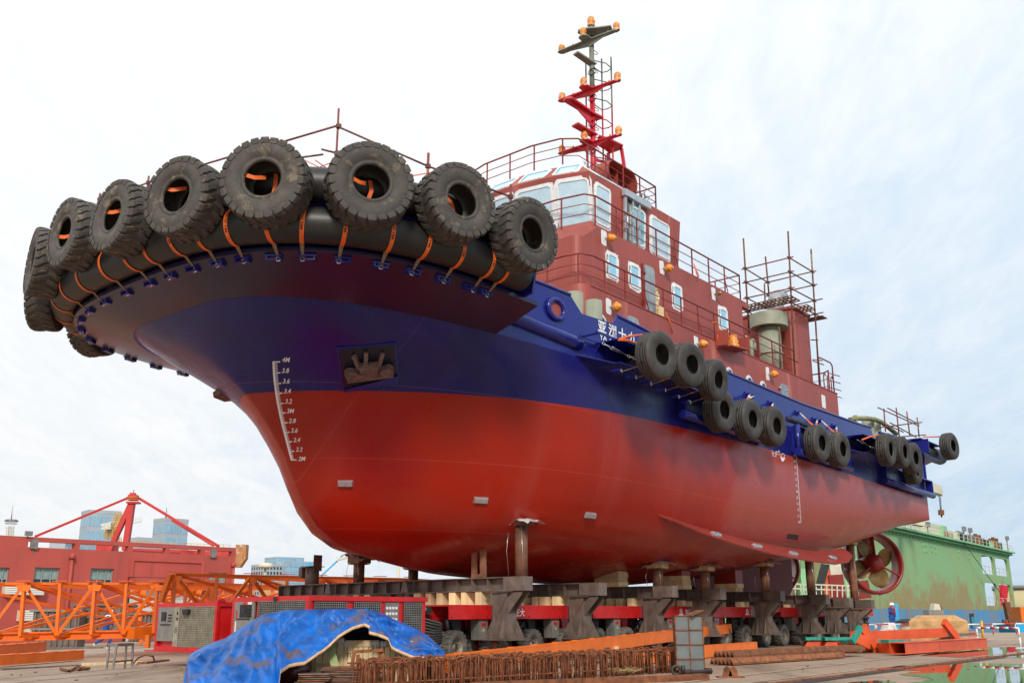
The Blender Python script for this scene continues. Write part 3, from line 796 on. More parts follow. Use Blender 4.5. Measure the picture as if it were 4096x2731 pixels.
def loader_tyre(lugs=25, ro=.80, wd=.30):
    c = MB()
    k = ro / .80
    prof = [(.34, -.20), (.325, -.235), (.35, -.268), (.385, -.272), (.395, -.262), (.42, -.262), (.44, -.285), (.56, -.305), (.68, -.295), (.745, -.26), (.765, -.17), (.77, 0), (.765, .17), (.745, .26), (.68, .295), (.56, .305), (.44, .285), (.42, .262), (.395, .262), (.385, .272), (.35, .268), (.325, .235), (.34, .20), (.42, .20), (.60, .22), (.69, .15), (.70, 0), (.69, -.15), (.60, -.22), (.42, -.20)]
    c.lathe([(r * k, z * wd / .30) for r, z in prof], 64, closed=True)
    t = MB()
    for side in (1, -1):
        for i in range(lugs):
            a0 = 2 * PI * (i + (.5 if side < 0 else 0)) / lugs + random.uniform(-.012, .012)
            def P(r, z, a): return Vector((r * k * math.cos(a0 + a), r * k * math.sin(a0 + a), side * z * wd / .30))
            wr = random.uniform(.0, .012)
            h = .800 - wr; wa = .155 * 25 / lugs; cut = .07
            sk = [(.02, .13), (.14, .09), (.245, .0), (.302, -.01), (.308, -.02)]
            top = [h - .012, h, h - .002, h - .030, .715]; bot = [.755, .76, .755, .72, .66]
            wid = [.72, .92, 1.25, 1.38, 1.2]
            vs = []
            for (z, a), rt, rb_, wf in zip(sk, top, bot, wid):
                hw = wa * wf / 2
                vs += [P(rt, z, a - hw * .82), P(rt, z, a + hw * .82), P(rb_, z, a + hw * 1.06), P(rb_, z, a - hw * 1.06)]
            fs = [(0, 1, 2, 3)]
            for q in range(4):
                o = q * 4; fs += [(o, o + 4, o + 5, o + 1), (o + 1, o + 5, o + 6, o + 2), (o + 3, o + 7, o + 4, o)]
            fs.append((16, 19, 18, 17)); t.add(vs, fs)
    return c, t
lt = [loader_tyre(25), loader_tyre(26)]
LT = [(c.mesh('carcass', M['wornrubber']), t.mesh('tread', M['wornrubber'])) for c, t in lt]
def smooth_tyre(ro=.62, wd=.22, ri=.27):
    c = MB(); q = ro
    P = [(ri, -wd * .78), (ri - .01, -wd * .9), (ri + .03, -wd), (q * .62, -wd * 1.12), (q * .80, -wd * 1.12), (q * .92, -wd * .98), (q * .985, -wd * .8)]
    groove = []
    for zc in (-.55, -.2, .2, .55):
        z = zc * wd; groove += [(q, z - .012), (q - .012, z - .008), (q - .012, z + .008), (q, z + .012)]
    P = P + groove + [(r, -z) for r, z in P[::-1]]
    P += [(ri + .05, wd * .74), (q * .8, wd * .8), (q * .9, 0), (q * .8, -wd * .8), (ri + .05, -wd * .74)]
    c.lathe(P, 56, closed=True)
    h = MB()
    for a in (.2, .95, 1.8, 2.6, 3.3, 4.1, 4.9, 5.7):
        h.prism([Vector(((q + .002) * math.cos(a), (q + .002) * math.sin(a), 0)) + Vector((-math.sin(a), math.cos(a), 0)) * .045 * math.cos(t) + Vector((0, 0, .045 * math.sin(t))) for t in [2 * PI * i / 10 for i in range(10)]], Vector((math.cos(a), math.sin(a), 0)) * .005)
    return c.mesh('carcass', M['smoothrubber']), h.mesh('strap_hole', M['black'])
ST = smooth_tyre()
def put_tyre(kind, pos, axis, label, group, spin=None, tilt=0, scale=1.0):
    """pos, axis in ship coordinates; axis = outward direction of the visible face"""
    z = (SHIP.to_3x3() @ Vector(axis)).normalized(); p = SHIP @ Vector(pos)
    z = (Matrix.Rotation(tilt, 3, z.cross(Vector((0, 0, 1))).normalized()) @ z) if tilt else z
    x = Vector((0, 0, 1)).cross(z).normalized(); y = z.cross(x)
    m = frame(p, x, y, z) @ Matrix.Rotation(spin if spin is not None else random.uniform(0, 6.28), 4, 'Z') @ Matrix.Scale(scale, 4)
    t = thing('tyre', label, 'tyre', mtx=m, group=group)
    a, b = kind
    link(a.name.split('.')[0], a, t); link(b.name.split('.')[0], b, t)
    return t
# big tyres round the bow: pixel centre -> place on the rim
bow = [((845, 430), 'big lugged tyre seen square on, right of the bow scaffold post', .62), ((613, 422), 'big lugged front tyre left of the scaffold post, two straps in its hole', .62),
       ((432, 460), 'big lugged tyre on the bow, third from the left edge counting only fully visible faces', 0), ((290, 505), 'big lugged tyre on the bow between the brown one and the far left pair', 0), ((170, 540), 'big lugged tyre on the bow beside the edge-on leftmost tyre', 0),
       ((1048, 470), 'big lugged tyre on the bow with sky showing through its hole', 0), ((1203, 543), 'big lugged tyre at the after end of the bow fender, before the red deckhouse', 0)]
labels_b = {2: 'big lugged bow tyre with dusty shoulder lugs, just left of the front one', 3: 'big lugged tyre on the bow, third from the left end of the row', 4: 'big lugged tyre on the bow, second from the left, right of the edge-on tyre'}
GB = 'big lugged tyres hung round the bow'
TOFF = .20 + TR + .27
arcs = []
for i, (q, lb, _) in enumerate(bow):
    a = solve_rim(v_(*q), TOFF, 8.55); arcs.append(a)
    t = rim_arc(a); p, n = rim(t, TOFF, 0)
    # exact height along the pixel's ray
    o = SI @ O; d = SI.to_3x3() @ ray(*v_(*q)); tt = ((p.x - o.x) * d.x + (p.y - o.y) * d.y) / (d.x ** 2 + d.y ** 2); z = o.z + d.z * tt
    p.z = max(8.3, min(8.85, z))
    put_tyre(LT[i % 2], p, n, labels_b.get(i, lb), GB, tilt=R(random.uniform(-3, 2)), scale=[1.04, 1.04, 1.0, .97, .97, 1.0, .99][i])
p, n = rim(rim_arc(min(arcs) - 1.75), TOFF, 8.5)
put_tyre(LT[0], p, n, 'leftmost tyre of the bow row, seen edge on with its chevron tread towards the camera', GB, scale=1.0)
for k, lb in ((2, 'tyre at the far side of the bow, its lower edge showing under the leftmost tyre'), (3.1, 'tyre on the far side of the bow, half hidden behind the shelf')):
    p, n = rim(rim_arc(min(arcs) - 1.75 * k), TOFF, 8.3); put_tyre(LT[1], p, n, lb, GB)

# straps over the lower tube, each with its eye bracket on the shelf
SGP = 'orange straps over the bow fender'
br_px = [(176, 752), (160, 733), (155, 712), (190, 690), (232, 668), (288, 656), (340, 640), (392, 627), (446, 614), (500, 602), (557, 585), (628, 576), (707, 571), (790, 574), (876, 588), (952, 603), (1018, 624), (1083, 648), (1116, 656)]
far_px = [(216, 771), (262, 790), (300, 805), (332, 820)]
def bracket(a, parent):
    t = rim_arc(a); p, n = rim(t, -.16, RZ - .03); tg = Vector((-n.y, n.x, 0))
    mb = MB(); m = Matrix((tg, n, Vector((0, 0, 1)))).transposed()
    mb.box(p + Vector((0, 0, -.02)), (.34, .18, .03), mtx=m); mb.box(p + tg * .13 + Vector((0, 0, -.06)), (.03, .15, .09), mtx=m); mb.box(p - tg * .13 + Vector((0, 0, -.06)), (.03, .15, .09), mtx=m)
    mb.box(p + Vector((0, 0, -.09)), (.22, .12, .025), mtx=m)
    return sp('strap_bracket', mb, 'blue', None)
# straps are seen where the tyres let them: positions by arc
def strap(a, label, text=True, wid=.085):
    t = rim_arc(a); p, n = rim(t, .20, TZ1); tg = Vector((-n.y, n.x, 0))
    m = SHIP @ frame(p, tg, n, Vector((0, 0, 1)))
    th = thing('webbing_strap', label, 'strap', mtx=m, group=SGP)
    mb = MB(); r = TR + .012
    angs = [R(-112 + i * 10) for i in range(20)]
    P = [(-.30, -.50), (-.27, -.46)] + [(r * math.cos(x), r * math.sin(x)) for x in angs]
    P = [(-.36, -.56)] + [(r * math.cos(x), r * math.sin(x)) for x in angs]
    sk = random.uniform(-.10, .10)
    def xo(i): return sk * (1 - i / len(P))
    ed = [(Vector((xo(i) - wid / 2, y, z)), Vector((xo(i) + wid / 2, y, z))) for i, (y, z) in enumerate(P)]
    mb.grid([[e[0] for e in ed[1:]], [e[1] for e in ed[1:]]], True); part('webbing', mb, 'strap', th)
    mb = MB(); e0, e1_ = ed[0], ed[2]
    mb.add([e0[0] * .5 + e0[1] * .5 + Vector((-.02, 0, 0)), e0[0] * .5 + e0[1] * .5 + Vector((.02, 0, 0)), e1_[1] + Vector((0, .004, -.004)), e1_[0] + Vector((0, .004, -.004))], [(0, 1, 2, 3)])
    part('stitched_end', mb, 'strapend', th)
    c = Vector((xo(0), P[0][0], P[0][1])); mb = MB()
    mb.tube([c + Vector((.045 * math.cos(x), .02, .055 * math.sin(x) + .01)) for x in [2 * PI * i / 12 for i in range(12)]], .011, 6, closed=True)
    part('shackle', mb, 'chrome', th)
    if text:
        mb = MB(); vs, fs = text_polys('8T X 1M', 0, .01)
        def fn(x, y):
            ang = R(30) - x * .115 / r
            return Vector(((y - .35) * .07 + xo(8), (r + .004) * math.cos(ang), (r + .004) * math.sin(ang)))
        mb.add([fn(x, y) for x, y in vs], fs); part('printed_text', mb, 'black', th)
order = ['last strap at the after end of the bow fender, under the aftermost tyre', 'strap second from the after end of the bow fender', 'strap below the gap between the two aftermost tyres', 'strap just left of the tyre with sky in its hole', 'strap under the right edge of the square-on tyre', 'strap under the left part of the square-on tyre', 'strap in the middle of the gap between the two largest tyres', 'strap under the left front tyre, right half', 'strap under the left front tyre, left edge', 'strap between two tyres, left of the front tyre', 'strap below the dusty shouldered tyre, right one', 'strap below the dusty shouldered tyre, left one', 'strap right of the third tyre from the left', 'strap below the third tyre from the left', 'strap left of the third tyre from the left', 'strap below the second tyre from the left', 'strap at the left tip of the fender, upper one', 'strap at the left tip of the fender, middle one', 'strap at the left tip of the fender, lowest one']
prev = None; lst = []
for q in br_px[3:]:
    lst.append(solve_rim(v_(*q), -.16, RZ - .05))
lst = sorted(lst, reverse=True)
clean = [lst[0]]
for a in lst[1:]:
    clean.append(min(a, clean[-1] - .45))
step = .9
while len(clean) < 19: clean.append(clean[-1] - step)
for i, a in enumerate(clean):
    bracket(a, None)
    strap(a, 'orange webbing ' + order[i] if i < len(order) else 'orange webbing strap on the far side of the bow', text=i < 12)
for k in range(7): bracket(clean[-1] - step * (k + 1), None)
# straps from tyre to tyre hole (inside the holes)
for i, (q, lb, _) in enumerate(bow):
    a = arcs[i]; t = rim_arc(a); p, n = rim(t, .20 + TR + .02, 8.5); tg = Vector((-n.y, n.x, 0))
    m = SHIP @ frame(p, tg, n, Vector((0, 0, 1)))
    mb = MB(); mb.grid([[Vector((.02, .0, .33)), Vector((.05, .05, .1)), Vector((.0, .0, -.1)), Vector((-.02, .02, -.3))], [Vector((.10, .0, .33)), Vector((.13, .05, .1)), Vector((.08, .0, -.1)), Vector((.06, .02, -.3))]], True)
    mb.grid([[Vector((-.34, .46, .06)), Vector((-.2, .40, .03)), Vector((-.05, .2, .12))], [Vector((-.34, .46, .14)), Vector((-.2, .40, .11)), Vector((-.05, .2, .2))]], True)
    single('lashing_strap', mb, 'strap', 'orange lashing seen through the hole of the ' + ['square-on front tyre', 'left front tyre', 'dusty shouldered tyre', 'third tyre from the left', 'second tyre from the left', 'tyre with sky in its hole', 'aftermost bow tyre'][i], 'strap', mtx=m, group='orange lashings inside the tyre holes')
# thin ropes from the scaffold to the bow
mb = MB()
for a, b in (((1190, 628), (1320, 690)), ((1200, 700), (1390, 625)), ((1640, 705), (1730, 690)), ((1260, 640), (1330, 690))):
    pa, pb = hit(c2(*(((a[0] - 1100) / .5739, (a[1] - 500) / .5739))), s=19.5), hit(c2(*(((b[0] - 1100) / .5739, (b[1] - 500) / .5739))), s=19.0); mb.tube([pa, pb], .012, 5)
single('bow_rope', mb, 'strap', 'thin orange lashing ropes between the bow tyres and scaffold', 'rope', mtx=SHIP)

# ---- side fenders (cylinders) and smooth tyres
def side_fender(s0, s1, w, z, label):
    t = thing('cylindrical_fender', label, 'rubber fender', mtx=SHIP @ T(s0, w, z), group='black cylinder fenders along the port side')
    mb = MB(); mb.tube([(0, 0, 0), (s1 - s0, sh(s1) - sh(s0), 0)], .33, 28); part('rubber_body', mb, 'fender', t)
    mb = MB(); mb.prism([(.004, .055 * math.cos(a), .055 * math.sin(a)) for a in [2 * PI * i / 12 for i in range(12)]], (.004, 0, 0)); part('core_hole', mb, 'black', t)
    mb = MB()
    def linkm(c, ax, flip, l=.07):
        P = []
        for i in range(12):
            a = 2 * PI * i / 12; P.append(Vector(c) + Vector((l * math.cos(a), (0 if flip else .032 * math.sin(a)), (.032 * math.sin(a) if flip else 0))))
        mb.tube(P, .012, 5, closed=True)
    for i in range(4): linkm((.02 + i * .10, -.01 * i, .005 * i), None, i % 2)
    mb.tube([(.40, -.04, .03), (1.25, -.12, .14)], .012, 6); mb.tube([(.55, -.08, .03), (1.0, -.13, .09)], .011, 6); mb.tube([(.55, -.03, .05), (1.0, -.06, .12)], .011, 6)
    linkm((1.28, -.12, .145), None, 1, .06)
    part('turnbuckle_chain', mb, 'chrome', t)
    return t
side_fender(10.55, 6.8, sh(9) + 5.1 + .58, 7.30, 'long black cylinder fender in the forward blue side box, chained at its front end')
side_fender(-5.45, -8.3, 5.1 + .55, 7.34, 'black cylinder fender in the after blue side box, with a chain on its end')
t = thing('cylindrical_fender', 'black cylinder fender on the corner of the stern with a chain', 'rubber fender', mtx=SHIP @ T(-13.3, 4.75, 8.45), group='black cylinder fenders along the port side')
mb = MB(); mb.tube([(0, .0, 0), (-2.0, .1, 0)], .33, 24); part('rubber_body', mb, 'fender', t)
mb = MB(); mb.tube([(0, 0, 0), (.9, -.2, .02)], .015, 6); part('chain', mb, 'chrome', t)
GS = 'smooth tyres hung along the port side'
side = [((1507, 817), 'largest smooth tyre on the side, first behind the ship name, 2M strap in its hole', 6.45, 1.0), ((1577, 839), 'smooth tyre on the side, second of the three in front of the forward cylinder', 6.45, 1.0), ((1637, 873), 'smooth tyre on the side, third of the upper three, tilted forward', 6.4, 1.0),
        ((1651, 943), 'smooth tyre hanging low under the third upper tyre', 5.75, 1.0), ((1716, 964), 'smooth tyre hanging low, middle one of three on the framed bar', 5.75, 1.0), ((1772, 980), 'smooth tyre hanging low just ahead of the white load line mark', 5.75, 1.0),
        ((1876, 1018), 'smooth tyre hanging behind the midship draught scale', 5.75, 1.0), ((1924, 1032), 'smooth tyre with a scuffed lip, second behind the midship draught scale', 5.75, 1.0),
        ((2034, 1032), 'smooth tyre with a white chalk line at the after cylinder fender', 6.2, .98), ((2067, 1038), 'smooth tyre in the after group, second from its front', 6.2, .98), ((2093, 1052), 'smooth tyre in the after group, third from its front', 6.15, .98), ((2096, 1078), 'smooth tyre hanging lowest in the after group', 5.7, .98),
        ((2180, 1025), 'last smooth tyre, hanging alone off the stern corner', 5.6, .98)]
STP = []
for i, (q, lb, w, sc) in enumerate(side):
    w = w + (.3 if i < 3 else .15 if i < 6 else 0)
    p = hit(v_(*q), w=w); STP.append(p)
    axd = {0: (.10, 1, -.05), 1: (.12, 1, -.05), 2: (-.05, 1, -.12)}.get(i, (random.uniform(-.05, .1), 1, -.04))
    if i == 12: axd = (.1, 1, 0)
    put_tyre(ST, p, axd, lb, GS, scale=sc * {0: .98, 1: .93, 2: .90}.get(i, .98))
# chalk mark
# straps of the side tyres
def rope(pts, r, name, m, label, cat, group=None):
    mb = MB(); mb.tube(pts, r, 6); return single(name, mb, m, label, cat, mtx=SHIP, group=group)
eyes = [(3.51, 7.8, 4), (3.26, 7.8, 4), (1.94, 7.8, 5), (0.0, 7.82, 6), (-1.35, 7.81, 6), (-1.71, 7.84, 7), (-2.97, 7.84, 7)]
for s, z, k in eyes:
    mb = MB(); w = sh(s) + side_w(s)
    mb.box((s, w + .05, z), (.16, .1, .03)); mb.box((s, w + .02, z), (.2, .04, .16)); mb.box((s, w + .08, z - .02), (.03, .12, .12)); sp('pad_eye', mb, 'blue')
en = ['right above the middle low tyre', 'left above the middle low tyre', 'above the load line tyre', 'above the tyre behind the midship scale, forward one', 'above the tyre behind the midship scale, after one', 'above the scuffed tyre, forward one', 'above the scuffed tyre, after one']
for i, (s, z, k) in enumerate(eyes):
    a = Vector((s, sh(s) + side_w(s) + .14, z - .03)); b = STP[k] + Vector((0, 0, .56)); b.x += .1 if i % 2 else -.06
    th = thing('tyre_sling', 'orange sling with white end ' + en[i], 'strap', mtx=SHIP, group='orange slings holding the low tyres')
    mb = MB(); mid_ = a.lerp(b, .45); mb.tube([a, mid_], .022, 6); mb.tube([a + Vector((.04, 0, 0)), mid_ + Vector((.06, 0, 0))], .018, 6); part('white_end', mb, 'plastic', th)
    mb = MB(); mb.tube([mid_, b], .02, 6); mb.tube([mid_ + Vector((.06, 0, 0)), b + Vector((.05, 0, -.02))], .016, 6); part('orange_sling', mb, 'strap', th)
for nm, pts in (('over the top of the largest smooth tyre', [c6(615, 578), c6(700, 550), c6(835, 535)]), ('from the step frame down behind the largest smooth tyre', [c6(615, 580), c6(700, 585), c6(765, 612)]), ('over the first tyre of the after group', [c7(780, 578), c7(850, 552), c7(935, 538)]), ('to the stern corner tyre', [c7(1330, 552), c7(1420, 552), c7(1530, 548)])):
    P = [hit(q, w=6.1 if 'stern' not in nm else 5.2) for q in pts]
    rope(P, .03, 'lashing_strap', 'strap', 'orange lashing strap ' + nm, 'strap', 'orange lashings at the side fenders')
low_eye = [c6(650, 862), c6(780, 918), c6(915, 975), c6(1045, 1032), c6(1165, 1092), c6(1265, 1140)]
for i, q in enumerate(low_eye):
    a = hit(q, w=5.75 + .2); b = a + Vector((-.55, .25, .24))
    th = thing('webbing_strap', 'short orange strap under the forward side cylinder, %s' % ['foremost', 'second from the front', 'third from the front', 'fourth from the front', 'fifth from the front', 'aftermost'][i], 'strap', mtx=SHIP, group='short straps under the forward side cylinder')
    mb = MB(); mb.bar(a, a.lerp(b, .5), .06, .015); part('stitched_end', mb, 'strapend', th)
    mb = MB(); mb.bar(a.lerp(b, .5), b, .075, .015); part('webbing', mb, 'strap', th)
    mb = MB(); mb.tube([a + Vector((.03 * math.cos(x) + .04, 0, .04 * math.sin(x))) for x in [2 * PI * k / 10 for k in range(10)]], .01, 5, closed=True); part('shackle', mb, 'chrome', th)
    mb = MB(); mb.box(a + Vector((.08, -.12, .02)), (.14, .22, .05)); sp('strap_bracket', mb, 'blue')
# ================================================================== SUPERSTRUCTURE
def rounded(w, h, r, n=5):
    P = []
    for cx0, cy0, a0 in ((w / 2 - r, h / 2 - r, 0), (-w / 2 + r, h / 2 - r, 90), (-w / 2 + r, -h / 2 + r, 180), (w / 2 - r, -h / 2 + r, 270)):
        for k in range(n + 1): a = R(a0 + 90 * k / n); P.append((cx0 + r * math.cos(a), cy0 + r * math.sin(a)))
    return P
def ring(mb, outer, inner, fn, z0, z1):
    n = len(outer); o0 = [fn(x, y, z1) for x, y in outer]; i0 = [fn(x, y, z1) for x, y in inner]; o1 = [fn(x, y, z0) for x, y in outer]; i1 = [fn(x, y, z0) for x, y in inner]
    mb.grid([o1, o0, i0, i1], False, closeu=True)
def window(parent, fr, w, h, r, name='window', pane='film', patch=.12, framem='white', wobble=.02, tape=False):
    """fr = 4x4 frame: x right, y up, z out"""
    fn = lambda x, y, z: fr @ Vector((x, y, z))
    mb = MB(); po = [(x + random.uniform(-wobble, wobble), y + random.uniform(-wobble, wobble)) for x, y in rounded(w + 2 * patch, h + 2 * patch, r + patch * .5, 4)]
    mb.prism([fn(x, y, .002) for x, y in po], fr.to_3x3() @ Vector((0, 0, .004)))
    win = sp(name, mb, 'whitepatch', None)
    mb = MB(); ring(mb, rounded(w + .07, h + .07, r + .03), rounded(w - .04, h - .04, r - .01), fn, .006, .035); sp('frame', mb, framem, win)
    if patch > .08:
        mb = MB()
        for k in range(int((w + h) * 2 / .22)):
            per = 2 * (w + h); d = k * .22
            if d < w: x, y = -w / 2 + d, h / 2
            elif d < w + h: x, y = w / 2, h / 2 - (d - w)
            elif d < 2 * w + h: x, y = w / 2 - (d - w - h), -h / 2
            else: x, y = -w / 2, -h / 2 + (d - 2 * w - h)
            s_ = 1 + .13 / max(w, h); mb.prism([fn(x * (1 + .12 / w) + .010 * math.cos(t), y * (1 + .12 / h) + .010 * math.sin(t), .007) for t in (0, 1.57, 3.14, 4.71)], fr.to_3x3() @ Vector((0, 0, .006)))
        sp('bolts', mb, 'windowframe', win)
    mb = MB(); mb.prism([fn(x, y, .008) for x, y in rounded(w - .02, h - .02, r)], fr.to_3x3() @ Vector((0, 0, .006))); sp('pane', mb, pane, win)
    if tape:
        mb = MB(); ring(mb, rounded(w - .04, h - .04, r), rounded(w - .16, h - .16, max(.02, r - .05)), fn, .014, .018); sp('masking_tape', mb, 'bluetape', win)
    return win
def wallframe(s, w, z): return frame((s, w, z), (-1, 0, 0), (0, 0, 1), (0, 1, 0))
house = boat
# lower deckhouse, rounded front corners, w 4.05
def houseblock(s0, s1, hw, z0, z1, rc, name, c=0.0, m='primer'):
    mb = MB(); P = [(s0, c - hw), (s1 - rc, c - hw)] + [(s1 - rc + rc * math.sin(a), c - hw + rc - rc * math.cos(a)) for a in [R(15 * k) for k in range(1, 6)]] + [(s1, c - hw + rc)]
    P += [(s, 2 * c - w) for s, w in P[::-1]]
    lo = [(s, w, z0) for s, w in P]; hi = [(s, w, z1) for s, w in P]
    mb.grid([lo, hi], False, closeu=True); mb.add(hi, [tuple(range(len(hi)))])
    return sp(name, mb, m)
LH = houseblock(-6.24, 10.5, 4.05, 7.1, 9.82, .35, 'lower_deckhouse')
mb = MB(); mb.prism([(-6.24, 4.053, 9.80), (10.1, 4.053, 9.80), (10.1, 4.053, 9.83), (-6.24, 4.053, 9.83)], (0, .02, 0)); sp('deck_edge', mb, 'primer', LH)
TH_ = houseblock(.25, 9.94, 3.5, 9.82, 11.56, .28, 'upper_deckhouse')
mb = MB()  # upper part of tier two with front chamfer up to the wheelhouse
for sg in (1, -1):
    mb.add([(.25, sg * 3.5, 11.56), (9.66, sg * 3.5, 11.56), (8.95, sg * 3.5, 12.12), (.25, sg * 3.5, 12.12)], [(0, 1, 2, 3)])
fr_ = [(9.66, 3.5), (9.86, 3.42), (9.94, 3.22), (9.94, -3.22), (9.86, -3.42), (9.66, -3.5)]; bk_ = [(8.95, 3.5), (9.0, 3.45), (9.05, 3.3), (9.3, -2.0), (9.0, -3.45), (8.95, -3.5)]
bk_ = [(8.95, 3.5), (9.05, 3.3), (9.25, 2.3), (9.25, -2.3), (9.05, -3.3), (8.95, -3.5)]
mb.grid([[(s, w, 11.56) for s, w in fr_], [(s, w, 12.3 if abs(w) < 3.4 else 12.12) for s, w in bk_]], True)
mb.add([(.25, 3.5, 12.12), (9.0, 3.5, 12.12), (9.0, -3.5, 12.12), (.25, -3.5, 12.12)], [(0, 1, 2, 3)]); mb.add([(.25, 3.5, 11.56), (.25, -3.5, 11.56), (.25, -3.5, 12.12), (.25, 3.5, 12.12)], [(0, 1, 2, 3)])
mb.box((.05, 2.9, 12.0), (.5, 1.2, .22))
sp('bridge_deck', mb, 'primer', TH_)
# aft face
# wheelhouse
WB = [(4.05, 3.2), (8.6, 3.2), (9.05, 2.15), (9.28, .8)]
WT = [(3.95, 3.3), (9.03, 3.22), (9.42, 2.1), (9.68, .78)]
WR = [(4.05, 2.5), (8.47, 2.45), (8.78, 1.65), (8.98, .62)]
def ringpts(P, z): return [(s, w, z) for s, w in P] + [(s, -w, z) for s, w in P[::-1]]
mb = MB(); mb.grid([ringpts(WB, 12.1), ringpts(WT, 13.95), ringpts(WR, 14.62)], False, closeu=True); mb.add(ringpts(WR, 14.62), [tuple(range(8))])
WH = sp('wheelhouse', mb, 'primer')
def facefr(b0, b1, t0, t1, zb, zt, tt=.5, u=.5):
    B0, B1, T0, T1 = Vector((*b0, zb)), Vector((*b1, zb)), Vector((*t0, zt)), Vector((*t1, zt))
    return B0, B1, T0, T1
def facewin(b0, b1, t0, t1, zb, zt, u0, u1, v0, v1, pane='film', **k):
    """window on the slanted face; b0->b1 left to right seen from outside"""
    B0, B1, T0, T1 = Vector((*b0, zb)), Vector((*b1, zb)), Vector((*t0, zt)), Vector((*t1, zt))
    P = lambda u, v: B0.lerp(B1, u).lerp(T0.lerp(T1, u), v)
    c = P((u0 + u1) / 2, (v0 + v1) / 2); x = (P(u1, (v0 + v1) / 2) - P(u0, (v0 + v1) / 2)); y = P((u0 + u1) / 2, v1) - P((u0 + u1) / 2, v0)
    w, h = x.length, y.length; x.normalize(); z = x.cross(y).normalized(); y = z.cross(x)
    return window(WH, frame(c + z * .004, x, y, z), w, h, .12, name='wheelhouse_window', pane=pane, patch=.11, **k)
zb, zt = 12.1, 13.95
seq = [((WB[3][0], WB[3][1]), WB[2], WT[3], WT[2]), (WB[2], WB[1], WT[2], WT[1])]
neg = lambda p: (p[0], -p[1])
facewin(neg(WB[3]), WB[3], neg(WT[3]), WT[3], zb, zt, .06, .94, .14, .86)
facewin(WB[3], WB[2], WT[3], WT[2], zb, zt, .07, .93, .13, .86)
facewin(WB[2], WB[1], WT[2], WT[1], zb, zt, .09, .91, .10, .88)
facewin(neg(WB[2]), neg(WB[3]), neg(WT[2]), neg(WT[3]), zb, zt, .12, .88, .28, .93)
facewin(neg(WB[1]), neg(WB[2]), neg(WT[1]), neg(WT[2]), zb, zt, .14, .86, .26, .95)
# port side windows: s ranges
def sidewin(sa, sb, za, zb_, pane='film', name='wheelhouse_window', **k):
    f0 = lambda z: 3.2 + (3.26 - 3.2) * (z - 12.1) / 1.85
    c = Vector(((sa + sb) / 2, f0((za + zb_) / 2) + .006, (za + zb_) / 2)); x = Vector((-1, 0, 0)); y = Vector((0, .06 / 1.85, 1)).normalized(); z = x.cross(y)
    return window(WH, frame(c, x, y, z), abs(sb - sa), zb_ - za, .12, name=name, pane=pane, patch=.10, **k)
S_ = lambda x, y: hit(c4(x, y), w=3.2).x
sidewin(S_(1000, 650), S_(1115, 720), 12.42, 13.62); sidewin(S_(1300, 800), S_(1405, 860), 12.40, 13.55, pane='filmteal'); sidewin(S_(1465, 900), S_(1610, 980), 12.40, 13.58)
# sliding door on the side
dfr = lambda s, z, o=.03: Vector((s, 3.2 + .06 * (z - 12.1) / 1.85 + o, z))
mb = MB()
for sa, sb, za, zb_ in ((7.28, 7.18, 12.15, 13.8), (6.5, 6.42, 12.15, 13.8), (7.28, 6.42, 12.12, 12.22), (6.87, 6.80, 12.2, 13.75)): mb.prism([dfr(sa, za), dfr(sb, za), dfr(sb, zb_), dfr(sa, zb_)], (0, .07, 0))
door = sp('wheelhouse_door', mb, 'alu')
mb = MB(); mb.prism([dfr(7.35, 13.72, .02), dfr(5.9, 13.72, .02), dfr(5.9, 13.93, .02), dfr(7.35, 13.93, .02)], (0, .14, 0)); sp('door_rail_cover', mb, 'alu', door)
mb = MB(); mb.prism([dfr(7.18, 12.25, .0), dfr(6.9, 12.25, .0), dfr(6.9, 13.7, .0), dfr(7.18, 13.7, .0)], (0, .02, 0)); sp('door_glass', mb, 'glass', door)
mb = MB(); mb.prism([dfr(6.8, 12.25, .0), dfr(6.5, 12.25, .0), dfr(6.5, 13.7, .0), dfr(6.8, 13.7, .0)], (0, .02, 0)); sp('door_leaf', mb, 'filmteal', door)
mb = MB(); mb.tube([dfr(7.30, 13.1, .1), dfr(7.30, 13.1, .2), dfr(7.30, 12.6, .2), dfr(7.30, 12.6, .1)], .035, 8); sp('handle', mb, 'alu', door)
# roof lights in the chamfer
def chamwin(t0, t1, r0, r1, **k):
    B0, B1, T0, T1 = Vector((*t0, 13.95)), Vector((*t1, 13.95)), Vector((*r0, 14.62)), Vector((*r1, 14.62))
    P = lambda u, v: B0.lerp(B1, u).lerp(T0.lerp(T1, u), v)
    c = P(.5, .5); x = (P(.85, .5) - P(.15, .5)); y = P(.5, .86) - P(.5, .20); w, h = x.length, y.length; x.normalize(); z = x.cross(y).normalized(); y = z.cross(x)
    window(WH, frame(c + z * .004, x, y, z), w, h, .08, name='roof_light', patch=.07, tape=True, **k)
chamwin(neg(WT[3]), WT[3], neg(WR[3]), WR[3]); chamwin(WT[3], WT[2], WR[3], WR[2]); chamwin(WT[2], WT[1], WR[2], WR[1]); chamwin(neg(WT[2]), neg(WT[3]), neg(WR[2]), neg(WR[3]))
chamwin((9.0, 3.23), (6.9, 3.27), (8.45, 2.46), (6.6, 2.48))
